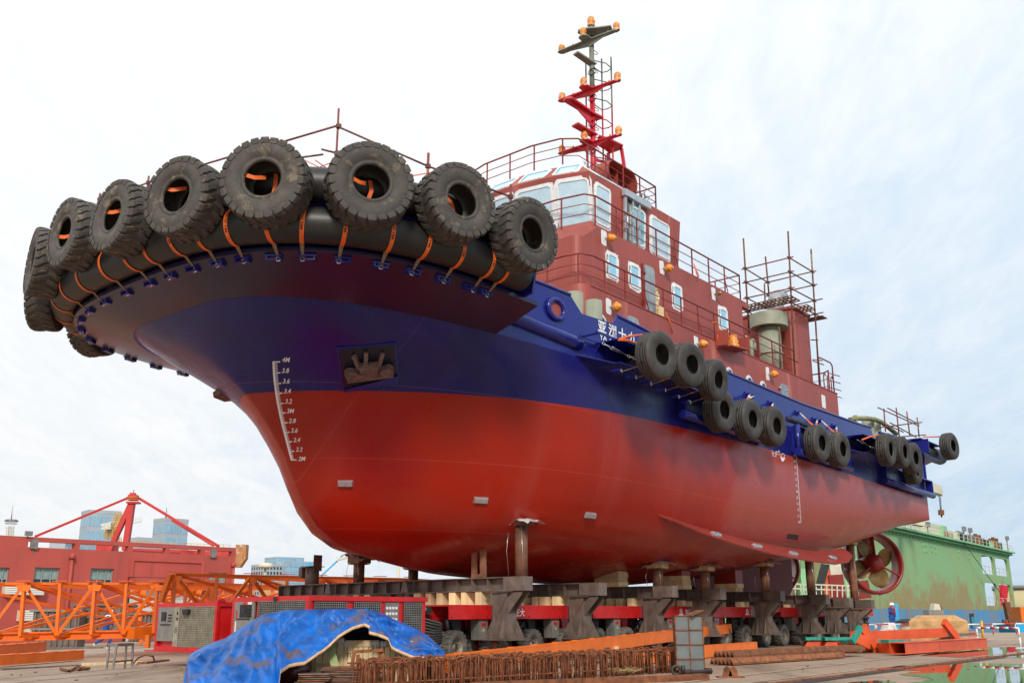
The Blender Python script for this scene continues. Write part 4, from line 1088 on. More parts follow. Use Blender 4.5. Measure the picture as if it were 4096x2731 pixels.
# deckhouse windows and doors
for sa, sb in ((8.50, 8.07), (7.33, 6.90), (4.88, 4.45), (1.90, 1.47)):
    window(TH_, wallframe((sa + sb) / 2, 3.503, 11.04), .43, .68, .09, name='cabin_window', pane='filmblue', patch=.12, wobble=.03, tape=False)
    mb = MB(); mb.tube([(sb + .50, 3.54, 11.33), (sb + .50, 3.56, 11.05), (sb + .50, 3.54, 10.77)], .022, 6); sp('hinge_bar', mb, 'chrome', TH_)
mb = MB(); mb.prism([(6.33 + x, 3.503, 0 + z) for x, z in ((-.28 + 0, 9.9), (.28, 9.9), (.28, 11.5), (.2, 11.6), (-.2, 11.6), (-.28, 11.5))], (0, .06, 0)); dr = sp('cabin_door', mb, 'galv')
mb = MB(); mb.tube([(5.98, 3.56, 10.4), (5.98, 3.64, 10.4), (5.98, 3.64, 10.75), (5.98, 3.56, 10.75)], .014, 6); sp('handle', mb, 'chrome', dr)
mb = MB()
for z in (10.3, 11.3): mb.box((6.66, 3.56, z), (.12, .06, .06))
mb.box((6.70, 3.54, 10.8), (.04, .05, 1.6)); sp('hinges', mb, 'railred', dr)
mb = MB(); mb.box((6.45, 4.0, 9.98), (.3, .04, .34)); mb.box((6.5, 3.9, 10.3), (.08, .05, .9)); plank = single('wooden_board', mb, 'timber', 'short wooden board leaning at the cabin door above the side deck', 'board', mtx=SHIP)
# doors in the lower house
for sc, z in ((8.15, 9.15), (-1.45, 9.02)):
    mb = MB(); P = rounded(.56, .9, .12); mb.prism([(sc + x, 4.053, z - .22 + y) for x, y in P], (0, .06, 0)); d_ = sp('weathertight_door', mb, 'galv')
    mb = MB()
    for k in (-.35, 0.05): mb.box((sc - .22, 4.13, z + k), (.1, .03, .03)); mb.box((sc + .35, 4.09, z + k), (.14, .05, .05))
    sp('door_dogs', mb, 'chrome', d_)
for sc, z in ((2.48, 8.83), (1.12, 8.83), (.12, 8.83), (9.64, 8.85)):
    mb = MB(); mb.prism([(sc + .25 * math.cos(a), 4.053, z + .25 * math.sin(a)) for a in [2 * PI * i / 22 for i in range(22)]], (0, .006, 0)); pw = sp('porthole', mb, 'whitepatch')
    mb = MB(); mb.tube([(sc + .155 * math.cos(a), 4.07, z + .155 * math.sin(a)) for a in [2 * PI * i / 20 for i in range(20)]], .025, 6, closed=True); sp('frame', mb, 'alu', pw)
    mb = MB(); mb.prism([(sc + .15 * math.cos(a), 4.061, z + .15 * math.sin(a)) for a in [2 * PI * i / 20 for i in range(20)]], (0, .004, 0)); sp('pane', mb, 'glass', pw)
# lamps wrapped in orange bags on white patches
def wrap_lamp(s, w, z, bag=True, parent=LH):
    mb = MB(); mb.prism([(s + .13 + x + random.uniform(-.02, .02), w + .003, z + y + random.uniform(-.02, .02)) for x, y in rounded(.26, .46, .05, 2)], (0, .005, 0)); sp('white_patch', mb, 'whitepatch', parent)
    mb = MB(); mb.tube([(s + .06, w, z), (s + .06, w + .16, z)], .035, 8); l_ = sp('deck_lamp', mb, 'bronze' if not bag else 'alu', None)
    mb = MB(); rows_ = []
    for i in range(9):
        t = i / 8; rr = .04 + .09 * math.sin(PI * min(1, t * 1.1)) ** .7
        rows_.append([(s + .04 - .05 * t + rr * math.cos(a) * random.uniform(.75, 1.2), w + .08 + .25 * t, z - .02 + rr * 1.05 * math.sin(a) * random.uniform(.75, 1.2)) for a in [2 * PI * k / 10 for k in range(10)]])
    if bag: mb.grid(rows_, True, closeu=True); mb.add(rows_[-1], [tuple(range(10))]); sp('orange_bag', mb, 'bag', l_)
    else: mb.tube([(s + .05, w + .1, z), (s + .05, w + .28, z)], .06, 10); sp('lamp_glass', mb, 'bronze', l_)
for s, w, z, b in ((8.55, 3.5, 11.83, 1), (5.40, 3.5, 11.80, 1), (2.15, 3.5, 11.80, 0)): wrap_lamp(s, w, z, b, TH_)
for s, z in ((9.15, 9.42), (4.42, 9.42), (-.42, 9.42)): wrap_lamp(s, 4.05, z)
mb = MB(); mb.prism([(-4.86 + x, 4.055, 9.25 + y) for x, y in rounded(.34, .5, .03, 2)], (0, .005, 0)); sp('white_patch', mb, 'whitepatch', LH)
# side light box with bag
mb = MB(); mb.prism([(3.3, 4.07, 9.55), (1.85, 4.07, 9.72), (1.85, 4.5, 9.72), (3.1, 4.5, 9.6)], (0, 0, .04)); mb.box((3.3, 4.3, 9.85), (.04, .46, .5)); mb.box((1.87, 4.3, 9.95), (.04, .46, .45)); mb.box((2.6, 4.09, 9.9), (1.4, .03, .45)); sb_ = sp('side_light_box', mb, 'primer')
mb = MB(); rows_ = []
for i in range(7):
    rr = .19 * (1 - .3 * i / 6); rows_.append([(2.55 + rr * math.cos(a) * random.uniform(.7, 1.3), 4.3 + rr * math.sin(a) * random.uniform(.7, 1.2), 9.68 + i * .07) for a in [2 * PI * k / 9 for k in range(9)]])
mb.grid(rows_, True, closeu=True); mb.add(rows_[-1], [tuple(range(9))]); sp('orange_bag', mb, 'bag', sb_)

# railings
def railing(pts, h, zb, nr=3, sp_=1.05, brace=0, parent=boat, name='railing', r=.022, lean=None, postr=.026):
    pts = [Vector((p[0], p[1], zb if len(p) < 3 else p[2])) for p in pts]
    mb = MB(); up = Vector((0, 0, h)); mb.tube([p + up for p in pts], r * 1.25, 8)
    rl = sp(name, mb, 'railred', None if parent is boat else parent)
    for k in range(1, nr):
        mb = MB(); u = Vector((0, 0, h * k / nr)); mb.tube([p + u for p in pts], r * .62, 6); sp('rail', mb, 'railred', rl)
    L = 0; i = 0; seg = list(zip(pts, pts[1:])); tot = sum((b - a).length for a, b in seg); n = max(1, round(tot / sp_))
    for j in range(n + 1):
        d = tot * j / n
        for a, b in seg:
            l = (b - a).length
            if d <= l + 1e-6: p = a.lerp(b, d / l); dr_ = (b - a).normalized(); break
            d -= l
        mb = MB(); mb.bar(p, p + up, postr * 1.7, postr)
        if brace and j % brace == 1: mb.bar(p + up * .55, p + dr_ * -.0 + Vector((dr_.y, -dr_.x, 0)) * -.0 + dr_ * .22, postr, postr)
        sp('rail_post', mb, 'railred', rl)
    return rl
railing([(10.7, -2.5), (10.9, 2.6), (10.86, 3.5), (10.45, 4.0), (-1.5, 4.0)][1:] if False else [(10.38, -3.4), (10.42, 3.3), (10.30, 3.85), (9.9, 4.0), (-1.9, 4.0)], .94, 9.82, brace=3)
railing([(9.35, -2.9, 12.1), (9.6, 0, 12.1), (9.55, 2.4, 12.1), (9.36, 3.3, 12.1), (9.05, 3.47, 12.1), (.28, 3.47, 12.1)], .95, 12.1, brace=3, sp_=1.1)
railing([(.28, 3.47, 12.1), (.28, -3.4, 12.1)], .95, 12.1)
railing([(4.0, 2.4), (8.5, 2.45), (8.85, 2.0), (9.05, 1.0), (9.05, -1.0), (8.8, -2.1), (8.4, -2.45), (4.0, -2.4), (4.0, 2.4)], .88, 14.62, sp_=1.0, nr=3)
railing([(-5.9, 3.9), (-6.15, 3.6), (-6.15, -3.6)], .9, 9.82)
# clutter on the wheelhouse roof: cable stubs and hooks
mb = MB()
for k in range(22):
    s, w = random.uniform(3.9, 8.3), random.choice((1.9, 2.2, -1.8, .5)); h = random.uniform(.3, .9)
    if w > 1.5 and s > 7: continue
    mb.tube([(s, w, 14.62), (s, w, 14.62 + h * .8), (s + .06, w, 14.62 + h), (s + .14, w, 14.6 + h * .85)], .022, 6)
sp('roof_pipe_stubs', mb, 'railred', WH)
mb = MB()
for k in range(10):
    s, w = random.uniform(3.8, 8.2), random.uniform(1.6, 2.4); P = [(s + .2 * math.sin(t * 1.3 + k), w, 14.65 + .5 * abs(math.sin(t * .9 + k))) for t in range(8)]; mb.tube(P, .008, 4)
sp('loose_cables', mb, 'black', WH)
# hooded locker (open oval box) on the roof
mb = MB(); c = Vector((5.5, 1.9, 15.42)); P = rounded(1.75, .86, .40, 6); fn = lambda x, y, z: Vector((c.x - x, c.y + z, c.z + y))
ring(mb, P, rounded(1.65, .76, .36, 6), fn, -.5, .18); mb.prism([fn(x, y, -.42) for x, y in P], (0, .02, 0))
mb.box((5.1, 1.8, 14.8), (.06, .3, .5)); mb.box((5.9, 1.8, 14.8), (.06, .3, .5)); mb.box((5.5, 1.7, 15.42), (.04, .3, .76)); sp('roof_locker', mb, 'primer', WH)

# ---- mast
mastE = thing  # (mast parts are parts of the boat)
MS = 4.33
zr = 19.9
mb = MB(); mb.tube([(MS, 0, 14.6), (MS, 0, zr)], .10, 12); mast = sp('mast', mb, 'brightred')
mb = MB(); mb.tube([(MS, 0, zr), (MS, 0, 22.3)], .095, 12); mb.tube([(MS, 0, 22.3), (MS, 0, 22.55)], .14, 12); mb.tube([(MS, .0, 22.5), (MS, 0, 22.75)], .10, 10); sp('grey_mast_top', mb, 'mastgrey', mast)
mb = MB(); mb.tube([(MS + .05, -.05, 22.6), (MS + .05, -.05, 24.4)], .010, 5); sp('whip_aerial', mb, 'white', mast)
for (ds, dw, z0, z1, m) in ((-.95, -.22, 15.9, 19.7, 'brightred'), (-.95, -.22, 19.7, 21.9, 'mastgrey'), (-.95, .22, 15.9, 19.7, 'brightred'), (-.95, .22, 19.7, 21.8, 'mastgrey'), (.0, -.28, 17.2, 20.2, 'brightred'), (.0, -.28, 20.2, 21.5, 'mastgrey')):
    mb = MB(); mb.bar((MS + ds, dw, z0), (MS + ds, dw, z1), .045, .045); sp('ladder_stile', mb, m, mast)
for k in range(15):
    z = 16.1 + k * .40; m = 'brightred' if z < 19.7 else 'mastgrey'
    mb = MB(); a = [(MS, 0, z), (MS - .55, .26, z + .02), (MS - .95, .24, z), (MS - 1.02, 0, z), (MS - .95, -.24, z), (MS - .55, -.26, z + .02), (MS, 0, z)]
    if k % 2: mb.tube(a, .022, 5, caps=False)
    else: mb.tube([(MS, -.05, z), (MS - .28, -.05, z), (MS - .36, .0, z), (MS - .28, .08, z), (MS, .08, z)], .014, 5)
    sp('rung', mb, m, mast)
def plat(pts, z, th, m, rib=None, name='mast_platform'):
    mb = MB(); mb.prism([(MS + s, w, z) for s, w in pts], (0, 0, th)); P = sp(name, mb, m, mast)
    return P
def arm(z, m, r=1.0, fwd=True, L=1.38, R_=1.22):
    mb = MB()
    for sg, ln in ((-1, L), (1, R_)):
        P = [(.12, 0), (.12, sg * ln * .5), (.11, sg * ln * .93), (.06, sg * ln), (-.02, sg * ln), (-.07, sg * ln * .9), (-.09, sg * ln * .4), (-.12, 0)]
        mb.prism([(MS + .16 * abs(sg) + s + (-.16 if sg > 0 else .12) * abs(w) * .6, w, z) for s, w in P], (0, 0, .045))
        mb.prism([(MS + .16 + (-.1 if sg > 0 else .07) * 0, 0, z), (MS + .14, sg * ln * .85, z), (MS + .10, 0, z - .2)], (.02, 0, 0))
        # rim
        mb.bar((MS + .02, sg * .1, z + .05), (MS + .1, sg * ln * .95, z + .05), .05, .07)
    if fwd: mb.prism([(MS + s, w, z + .01) for s, w in ((0, .2), (.55, .17), (.62, .08), (.62, -.1), (.55, -.2), (0, -.25))], (0, 0, .045))
    o = sp('mast_arm', mb, m, mast)
    return o
def mast_bag(s, w, z, sc=1.0, parent=None):
    mb = MB(); rows_ = []
    for i in range(8):
        t = i / 7; rr = (.115, .13, .10, .13, .125, .12, .10, .05)[i] * sc
        rows_.append([(MS + s + rr * math.cos(a) * random.uniform(.8, 1.2), w + rr * math.sin(a) * random.uniform(.8, 1.2), z + .36 * t * sc) for a in [2 * PI * k / 10 for k in range(10)]])
    mb.grid(rows_, True, closeu=True); mb.add(rows_[-1], [tuple(range(10))]); return sp('wrapped_mast_lamp', mb, 'bagm', mast)
for z, m, nm in ((17.72, 'brightred', 0), (19.92, 'brightred', 1), (22.02, 'mastgrey', 2)):
    arm(z, m); mast_bag(.16, -1.3, z + .05); mast_bag(.0, 1.15, z + .05); mast_bag(.5, -.02, z + .06)
    mb = MB(); mb.bar((MS + .15, -.78, z), (MS + .15, -.78, z + .22), .03); mb.bar((MS + .05, .8, z), (MS + .05, .8, z + .2), .03); sp('stub', mb, m, mast)
mast_bag(0, .0, 22.75, 1.15)
plat([(-.35, .75), (.0, .9), (.2, .5), (.45, .12), (.55, -.2), (.4, -.35), (0, -.2), (-.3, .1)], 22.38, .05, 'mastgrey')
plat([(1.5, -.2), (1.62, .0), (1.5, .2), (.1, .16), (-.4, .22), (-.4, -.1), (.1, -.15)], 18.95, .07, 'brightred')
mb = MB(); mb.prism([(MS + 1.4, 0, 18.95), (MS, 0, 18.95), (MS - .1, 0, 18.5), (MS + .1, 0, 18.5)], (0, .04, 0)); sp('platform_web', mb, 'brightred', mast)
plat([(1.0, -.2), (1.05, .12), (-.1, .16), (-.1, -.14)], 18.15, .07, 'brightred'); plat([(.95, -.15), (1.0, .1), (-.1, .16), (-.1, -.14)], 21.1, .06, 'mastgrey')
# aft platform and supports at the foot
plat([(-.1, .2), (-.5, .35), (-1.3, .45), (-1.5, .2), (-1.5, -.3), (-1.0, -.25), (-.5, -.2)], 18.1, .06, 'brightred')
mb = MB(); mb.bar((MS - 1.4, .3, 18.1), (MS - 1.85, .5, 14.7), .10); mb.bar((MS - 1.4, -.3, 18.1), (MS - 1.85, -.5, 14.7), .10); mb.bar((MS - .1, 0, 16.6), (MS - 1.65, .4, 16.3), .08); mb.bar((MS - .1, 0, 17.2), (MS - 1.55, .35, 17.4), .08); mb.box((MS + .1, -.05, 15.3), (.35, .3, 1.1)); mb.prism([(MS - .1, .02, 16.5), (MS - .1, .02, 15.8), (MS - .9, .02, 15.9)], (0, .03, 0)); sp('mast_strut', mb, 'brightred', mast)
mb = MB()
for z0, s_ in ((20.7, .1), (19.6, .08), (18.55, .2), (16.4, .25), (22.1, .6), (17.5, .5)):
    c_ = Vector((MS + .1, .1, z0))
    for k in range(3): mb.tube([c_ + Vector((.0 + .02 * k, .16 * math.cos(t) * (1 + .1 * k), .13 * math.sin(t))) for t in [2 * PI * i / 12 for i in range(12)]], .009, 4, closed=True)
sp('coiled_cables', mb, 'black', mast)

# ---- funnel, ventilator, exhaust
fz0, fz1 = 9.82, 13.02
mb = MB(); rc = .18
P0 = [(-5.65, 1.2), (-5.65, 3.25), (-5.5, 3.42), (-4.25, 3.42), (-4.08, 3.25), (-4.08, .6)]
top = [(s - .08 if s < -5 else s, w) for s, w in P0]
mb.grid([[(s, w, fz0) for s, w in P0], [(s, w, fz1) for s, w in P0]], True, closeu=True); mb.sm = [False] * len(mb.sm)
mb.add([(s, w, fz1) for s, w in P0], [tuple(range(6))]); fun = sp('funnel', mb, 'primer')
mb = MB(); mb.prism([(s * 1.0 + (-.06 if s < -5 else .06), w + (.07 if w > 2 else -.05), fz1 - .08) for s, w in P0], (0, 0, .1)); sp('funnel_cap', mb, 'primer', fun)
def tube_bend(mb, p, r, h, out, n=6, ax=(1, 0)):
    P = [Vector(p), Vector(p) + Vector((0, 0, h))]
    for i in range(1, n + 1):
        a = PI / 2 * i / n; P.append(Vector(p) + Vector((ax[0] * out * (1 - math.cos(a)), ax[1] * out * (1 - math.cos(a)), h + out * math.sin(a))))
    mb.tube(P, r, 14)
mb = MB(); tube_bend(mb, (-4.75, 2.4, 13.0), .34, .35, .55, ax=(-1, 0)); sp('exhaust_pipe', mb, 'galv', fun)
mb = MB(); tube_bend(mb, (-5.4, 3.0, 13.0), .09, .15, .2, ax=(-1, 0)); sp('exhaust_pipe', mb, 'greygreen', fun)
hc_ = hit(c5(540, 762), w=2.75); vc = Vector((hc_.x, 2.75, 0)); zr_ = hit(c5(540, 965), w=3.1).z; vz = hc_.z - 12.36; print('vent', hc_)
mb = MB(); mb.lathe([(.0, 9.82), (.42, 9.82), (.42, 12.2 + vz), (0, 12.2 + vz)], 36, c=vc); mb.lathe([(.42, zr_ - .03), (.47, zr_ - .03), (.47, zr_ + .03), (.42, zr_ + .03)], 36, c=vc, closed=True); ven = sp('mushroom_ventilator', mb, 'greygreen')
mb = MB(); mb.lathe([(.0, 12.66 + vz), (.70, 12.64 + vz), (.72, 12.60 + vz), (.72, 12.10 + vz), (.69, 12.10 + vz), (.42, 12.14 + vz)], 64, c=vc, smooth=False)
sp('ventilator_head', mb, 'greygreen', ven)
mb = MB(); mb.lathe([(.9, 9.82), (.9, 9.98), (.86, 9.98), (.86, 9.82)], 30, c=vc, closed=True); sp('base_ring', mb, 'primer', ven)
for s, w in ((-.75, 3.0), (-1.25, 3.0)):
    mb = MB(); P = [Vector((s, w, 9.82)), Vector((s, w, 10.95))] + [Vector((s - .12 + .12 * math.cos(a), w, 10.95 + .12 * math.sin(a))) for a in [R(30 * k) for k in range(1, 7)]] + [Vector((s - .24, w, 10.7))]; mb.tube(P, .085, 10); sp('gooseneck_vent', mb, 'plastic' if False else 'greygreen')
# bitts on the foredeck
for s in (11.45, 10.6):
    mb = MB(); p0, p1 = (s, 4.5, 7.1), (s, 4.5, 9.12); mb.tube([p0, p1], .225, 24); sp('bitt_post', mb, 'greygreen')
# after deck: towing rail, bollards, bulwark steps, ladder, hoops
mb = MB(); mb.tube([hit(q, w=4.0) for q in (c7(670, 400), c7(720, 388), c7(820, 386), c7(900, 398), c7(960, 425), c7(1020, 470), c7(1060, 505), c7(1085, 525))], .10, 10); mb.tube([(-8.0, 4.0, 9.25), (-8.0, 4.0, 7.2)], .09, 8)
M['olive'] = mat('olive_rail_paint', (.24, .24, .09), .5, var=.15, scale=3); sp('towing_rail', mb, 'olive')
for q0, q1 in ((c7(830, 410), c7(830, 500)), (c7(890, 425), c7(895, 520))):
    p = hit(q0, w=3.6); mb = MB(); mb.tube([(p.x, 3.6, 7.1), (p.x, 3.6, p.z)], .26, 20); sp('bitt_post', mb, 'greygreen')
mb = MB(); mb.box((-6.0, 3.0, 8.95), (1.2, .03, 1.6)); mb.box((-7.3, 4.6, 8.1), (.8, .5, .06)); sp('deck_plate', mb, 'greygreen')
mb = MB(); mb.tube([(-5.75, 3.6, 9.82), (-5.75, 3.6, 11.2), (-5.85, 3.6, 11.3), (-6.9, 3.6, 11.3), (-7.05, 3.6, 11.2), (-7.05, 3.6, 9.6)], .03, 6)
for z in (9.9, 10.2, 10.5, 10.8): mb.tube([(-6.5, 3.6, z), (-7.3, 3.75, z), (-7.0, 3.9, z - .1)], .02, 5)
for k in range(3): mb.tube([(-6.0 - .35 * k, 3.65, 9.9), (-6.0 - .35 * k, 3.65, 10.6), (-6.1 - .35 * k, 3.65, 10.7), (-6.2 - .35 * k, 3.65, 10.6)], .025, 5)
sp('stern_ladder', mb, 'railred')
# orange cords hanging on rails
mb = MB(); P = [(3.55, 4.1, 10.35), (3.3, 4.15, 10.4), (3.2, 4.15, 10.2), (3.35, 4.15, 9.9), (3.3, 4.12, 9.7), (2.95, 4.12, 9.75)]; mb.tube(P, .018, 5)
single('hanging_rope', mb, 'strap', 'orange cord curling off the mid height rail beside the light box', 'rope', mtx=SHIP)
mb = MB(); mb.tube([(3.6, 3.55, 12.5), (3.5, 3.58, 12.2), (3.45, 3.6, 12.0), (3.38, 3.6, 12.1), (3.6, 3.55, 12.5)], .018, 5); mb.tube([(6.3, 4.06, 10.0), (6.1, 4.1, 9.7), (6.0, 4.1, 9.4)], .018, 5)
single('hanging_rope', mb, 'strap', 'orange cord loop hanging from the upper rail behind the wheelhouse', 'rope', mtx=SHIP)

# ---- thrusters at the stern
def thruster(c, ax, name_l):
    """c centre in ship coords; ax axis direction"""
    z = Vector(ax).normalized(); x = Vector((0, 0, 1)).cross(z).normalized(); y = z.cross(x)
    fr = frame(c, x, y, z)
    mb = MB(); prof = [(1.12, -.38), (1.16, .30), (1.22, .38), (1.30, .30), (1.30, -.34), (1.22, -.40)]
    mb.lathe([(r, q) for r, q in prof], 48, closed=True); mb.v = [tuple(fr @ Vector(v)) for v in mb.v]; nz = sp('thruster_nozzle', mb, 'nozzle')
    mb = MB(); mb.lathe([(0, .52), (.2, .5), (.36, .3), (.42, .0), (.42, -.5), (.34, -.8), (0, -.95)], 28); mb.v = [tuple(fr @ Vector(v)) for v in mb.v]; sp('hub', mb, 'nozzle', nz)
    for k in range(4):
        a0 = k * PI / 2 + .35; mb = MB(); rows_ = []
        for i in range(9):
            t = i / 8; r_ = .33 + .76 * t; wd = .30 + .55 * math.sin(PI * (t * .8 + .12)) ** 1.0; wd *= (1 if t < .85 else 1 - (t - .85) * 3.2); rr = []
            for j in range(7):
                u = j / 6 - .5; ang = a0 + u * wd / r_ * .95 + .12 * t; rr.append(fr @ Vector((r_ * math.cos(ang), r_ * math.sin(ang), -.02 + u * .34 * (1.15 - t * .6))))
            rows_.append(rr)
        mb.grid(rows_, True); sp('propeller_blade', mb, 'bronze', nz)
    for k in range(3):
        a0 = -.45 + k * 2 * PI / 3 ; mb = MB(); mb.bar(fr @ Vector((.3 * math.cos(a0), .3 * math.sin(a0), .25)), fr @ Vector((1.2 * math.cos(a0), 1.2 * math.sin(a0), .28)), .12, .06); sp('strut', mb, 'nozzle', nz)
    mb = MB(); mb.tube([fr @ Vector((0, 0, -.5)), fr @ Vector((0, .0, -.5)) + Vector((.1, 0, 1.9))], .34, 16); sp('thruster_leg', mb, 'nozzle', nz)
    for k in range(8):
        a = 2 * PI * k / 8 + .2; mb = MB(); mb.box((0, 0, 0), (.12, .05, .2)); m = fr @ Matrix.Rotation(a, 4, 'Z') @ T(1.315, 0, 0) @ Matrix.Rotation(PI / 2, 4, 'Z'); mb.v = [tuple(m @ Vector(v)) for v in mb.v]; sp('anode', mb, 'zinc', nz)
    return nz
tp = hit((3490, 2253), w=2.5); print('thruster centre', tp)
# outer diameter in the photograph: about 272 px
thruster(tp, (.62, .78, 0), '')
tp2 = hit(d4(1180, 690), w=-2.4); thruster(Vector((tp.x, -2.3, tp.z)), (.75, .66, 0), '')
mb = MB(); mb.prism([(-1, -.3, 2.5), (-9.8, -.3, 4.0), (-9.8, -.3, 2.6), (-8.8, -.3, 1.75), (-3, -.3, 1.95)], (0, .25, 0)); sp('skeg', mb, 'skegred')
# ================================================================== GROUND
def ground_z(x, y): return -.022 * max(0, -x - 6) if y < 300 else 0
def ground_mat():
    m = bpy.data.materials.new('yard_concrete'); m.use_nodes = True
    t = m.node_tree; b = t.nodes['Principled BSDF']; n = t.nodes.new; l = t.links.new
    tcn = n('ShaderNodeTexCoord')
    def nz(sc, det, s3=(1, 1, 1), rot=0):
        mp = n('ShaderNodeMapping'); mp.inputs['Scale'].default_value = s3; mp.inputs['Rotation'].default_value = (0, 0, rot); l(tcn.outputs['Object'], mp.inputs[0])
        k = n('ShaderNodeTexNoise'); k.inputs['Scale'].default_value = sc; k.inputs['Detail'].default_value = det; k.inputs['Roughness'].default_value = .62; l(mp.outputs[0], k.inputs[0]); return k.outputs[0]
    def ramp(x, a, b2, c=0., d=1.):
        k = n('ShaderNodeMapRange'); l(x, k.inputs[0]); k.inputs[1].default_value = a; k.inputs[2].default_value = b2; k.inputs[3].default_value = c; k.inputs[4].default_value = d; return k.outputs[0]
    def mix(f, a, b2):
        k = n('ShaderNodeMix'); k.data_type = 'RGBA'; l(f, k.inputs[0])
        for i, v in ((6, a), (7, b2)):
            if isinstance(v, tuple): k.inputs[i].default_value = (*v, 1)
            else: l(v, k.inputs[i])
        return k.outputs[2]
    c = mix(ramp(nz(.25, 5), .35, .68), (.40, .28, .19), (.28, .195, .135))
    c = mix(ramp(nz(1.3, 7), .5, .75, 0, .6), c, (.38, .28, .20))
    c = mix(ramp(nz(.5, 8, (1, .15, 1), R(-40)), .54, .68, 0, .75), c, (.13, .09, .062))
    c = mix(ramp(nz(.8, 3), .60, .68, 0, .55), c, (.09, .065, .05))
    c = mix(ramp(nz(14, 6), .55, .8, 0, .45), c, (.12, .085, .06))
    l(c, b.inputs['Base Color']); b.inputs['Roughness'].default_value = .8
    l(ramp(nz(.5, 5), .4, .7, .55, .9), b.inputs['Roughness'])
    bp = n('ShaderNodeBump'); bp.inputs['Strength'].default_value = .5; bp.inputs['Distance'].default_value = .02
    l(nz(9, 7), bp.inputs['Height']); l(bp.outputs[0], b.inputs['Normal'])
    return m
M['ground'] = ground_mat()
QA, QB = Vector((10, 60, 0)), Vector((60, 118, 0))        # quay edge, below the floating dock
def g(x, y): return (x, y, ground_z(x, y))
mb = MB()
xs = [-120, -80, -60, -45, -35, -27, -20, -15, -12, -9, -7, -6, -5, 0, 5, 10, 15, 20, 25, 30]
ys = [-30, 0, 8, 15, 20, 30, 40, 50, 62]
mb.grid([[g(x, y) for x in xs] for y in ys], True)
mb.grid([[g(x, y) for x in xs if x <= 0] for y in (62, 80, 110, 150)], True)
mb.add([(30, -30, 0), (160, -30, 0), (160, 72, 0), (30, 62, 0)], [(0, 1, 2, 3)]); mb.add([(30, 62, 0), (160, 72, 0), (160, 72, -3), (30, 62, -3)], [(0, 1, 2, 3)]); mb.add([(0, 62, 0), (30, 62, 0), (30, 62, -3), (0, 62, -3)], [(0, 1, 2, 3)]); mb.add([(0, 62, 0), (0, 150, 0), (0, 150, -3), (0, 62, -3)], [(0, 1, 2, 3)])
struct('ground', mb, 'ground')
M['farland'] = mat('far_ground', (.16, .14, .11), .9, scale=.02)
mb = MB(); mb.add([(-3000, 150, -.9), (0, 150, -.9), (0, 4000, -.9), (-3000, 4000, -.9)], [(0, 1, 2, 3)]); mb.add([(-3000, -30, -2.6), (-120, -30, -2.6), (-120, 150, -2.6), (-3000, 150, -2.6)], [(0, 1, 2, 3)])
mb.add([(-3000, 4000, -.9), (3000, 4000, -.9), (3000, 900, -.9), (0, 900, -.9)], [(0, 1, 2, 3)])
mb.add([(-3000, -3000, -1.0), (3000, -3000, -1.0), (3000, -30, -1.0), (-3000, -30, -1.0)], [(0, 1, 2, 3)])
struct('terrain', mb, 'farland')
M['water'] = mat('harbour_water', (.03, .06, .06), .08, var=.1, bump=.4, bscale=1.5)
mb = MB(); mb.add([(-5, 60, -1.9), (3000, 60, -1.9), (3000, 899, -1.9), (-5, 899, -1.9)], [(0, 1, 2, 3)]); struct('water', mb, 'water')
# crane rail set in a groove, running beside the ship
def GP(u, v): p = atz((u, v), 0); return p
r0, r1 = GP(2640, 2790), GP(4300, 2588)
dr = (r1 - r0).normalized(); nr_ = Vector((dr.y, -dr.x, 0)); r0 = r0 - dr * 12; r1 = r1 + dr * 60
for off, wd, h, nm, m in ((0, .08, .03, 'crane_rail', 'rust'), (.20, .30, .006, 'rail_groove', None), (-.45, .10, .008, 'kerb_strip', None)):
    mb = MB(); a, b = r0 + nr_ * off, r1 + nr_ * off
    nseg = 60; A_ = []; B_ = []
    for i in range(nseg + 1):
        p = a.lerp(b, i / nseg); j = random.uniform(-.05, .05) if wd > .2 else 0
        A_.append(p + nr_ * (-wd / 2 + j) + Vector((0, 0, h))); B_.append(p + nr_ * (wd / 2 + random.uniform(-.05, .05) * (wd > .2)) + Vector((0, 0, h)))
    mb.grid([A_, B_], False)
    if h > .02: mb.grid([[p - Vector((0, 0, h)) for p in A_], A_], False); mb.grid([B_, [p - Vector((0, 0, h)) for p in B_]], False)
    M['groove'] = mat('dark_groove_dirt', (.035, .027, .022), .7, bump=.6, bscale=15, var=.3)
    M['lightstrip'] = mat('pale_concrete_strip', (.42, .32, .23), .8, var=.2, scale=3)
    struct(nm, mb, m or ('groove' if nm == 'rail_groove' else 'lightstrip'))
# grit and scrap on the ground
mb = MB()
for k in range(420):
    q = (random.uniform(-100, 4300), random.uniform(2500, 2900)); p = atz(q, 0)
    if p.y > 60: continue
    s_ = random.uniform(.008, .035); mb.box((p.x, p.y, ground_z(p.x, p.y) + s_ * .3), (s_ * random.uniform(.8, 2.5), s_, s_ * .6), rz=random.uniform(0, 3))
M['grit'] = mat('brown_grit', (.13, .085, .055), .9, var=.4, scale=2)
struct('grit', mb, 'grit', 'stuff')
# pale wide apron slab left foreground and joint lines
for q0, q1, wd in ((d6(-200, 1540), d6(2600, 1310), .05), (v_(1500, 1575), v_(2400, 1470), .06), (d6(-100, 1440), d6(2000, 1290), .10)):
    a, b = atz(q0, -.0), atz(q1, .0); d = (b - a).normalized(); n = Vector((d.y, -d.x, 0)); mb = MB(); K_ = 14
    mb.grid([[Vector((*(a.lerp(b, i / K_) - n * wd).xy, 0)) + Vector((0, 0, ground_z(*(a.lerp(b, i / K_)).xy) + .008)) for i in range(K_ + 1)], [Vector((*(a.lerp(b, i / K_) + n * wd).xy, 0)) + Vector((0, 0, ground_z(*(a.lerp(b, i / K_)).xy) + .008)) for i in range(K_ + 1)]], False)
    struct('pavement_joint', mb, 'lightstrip')
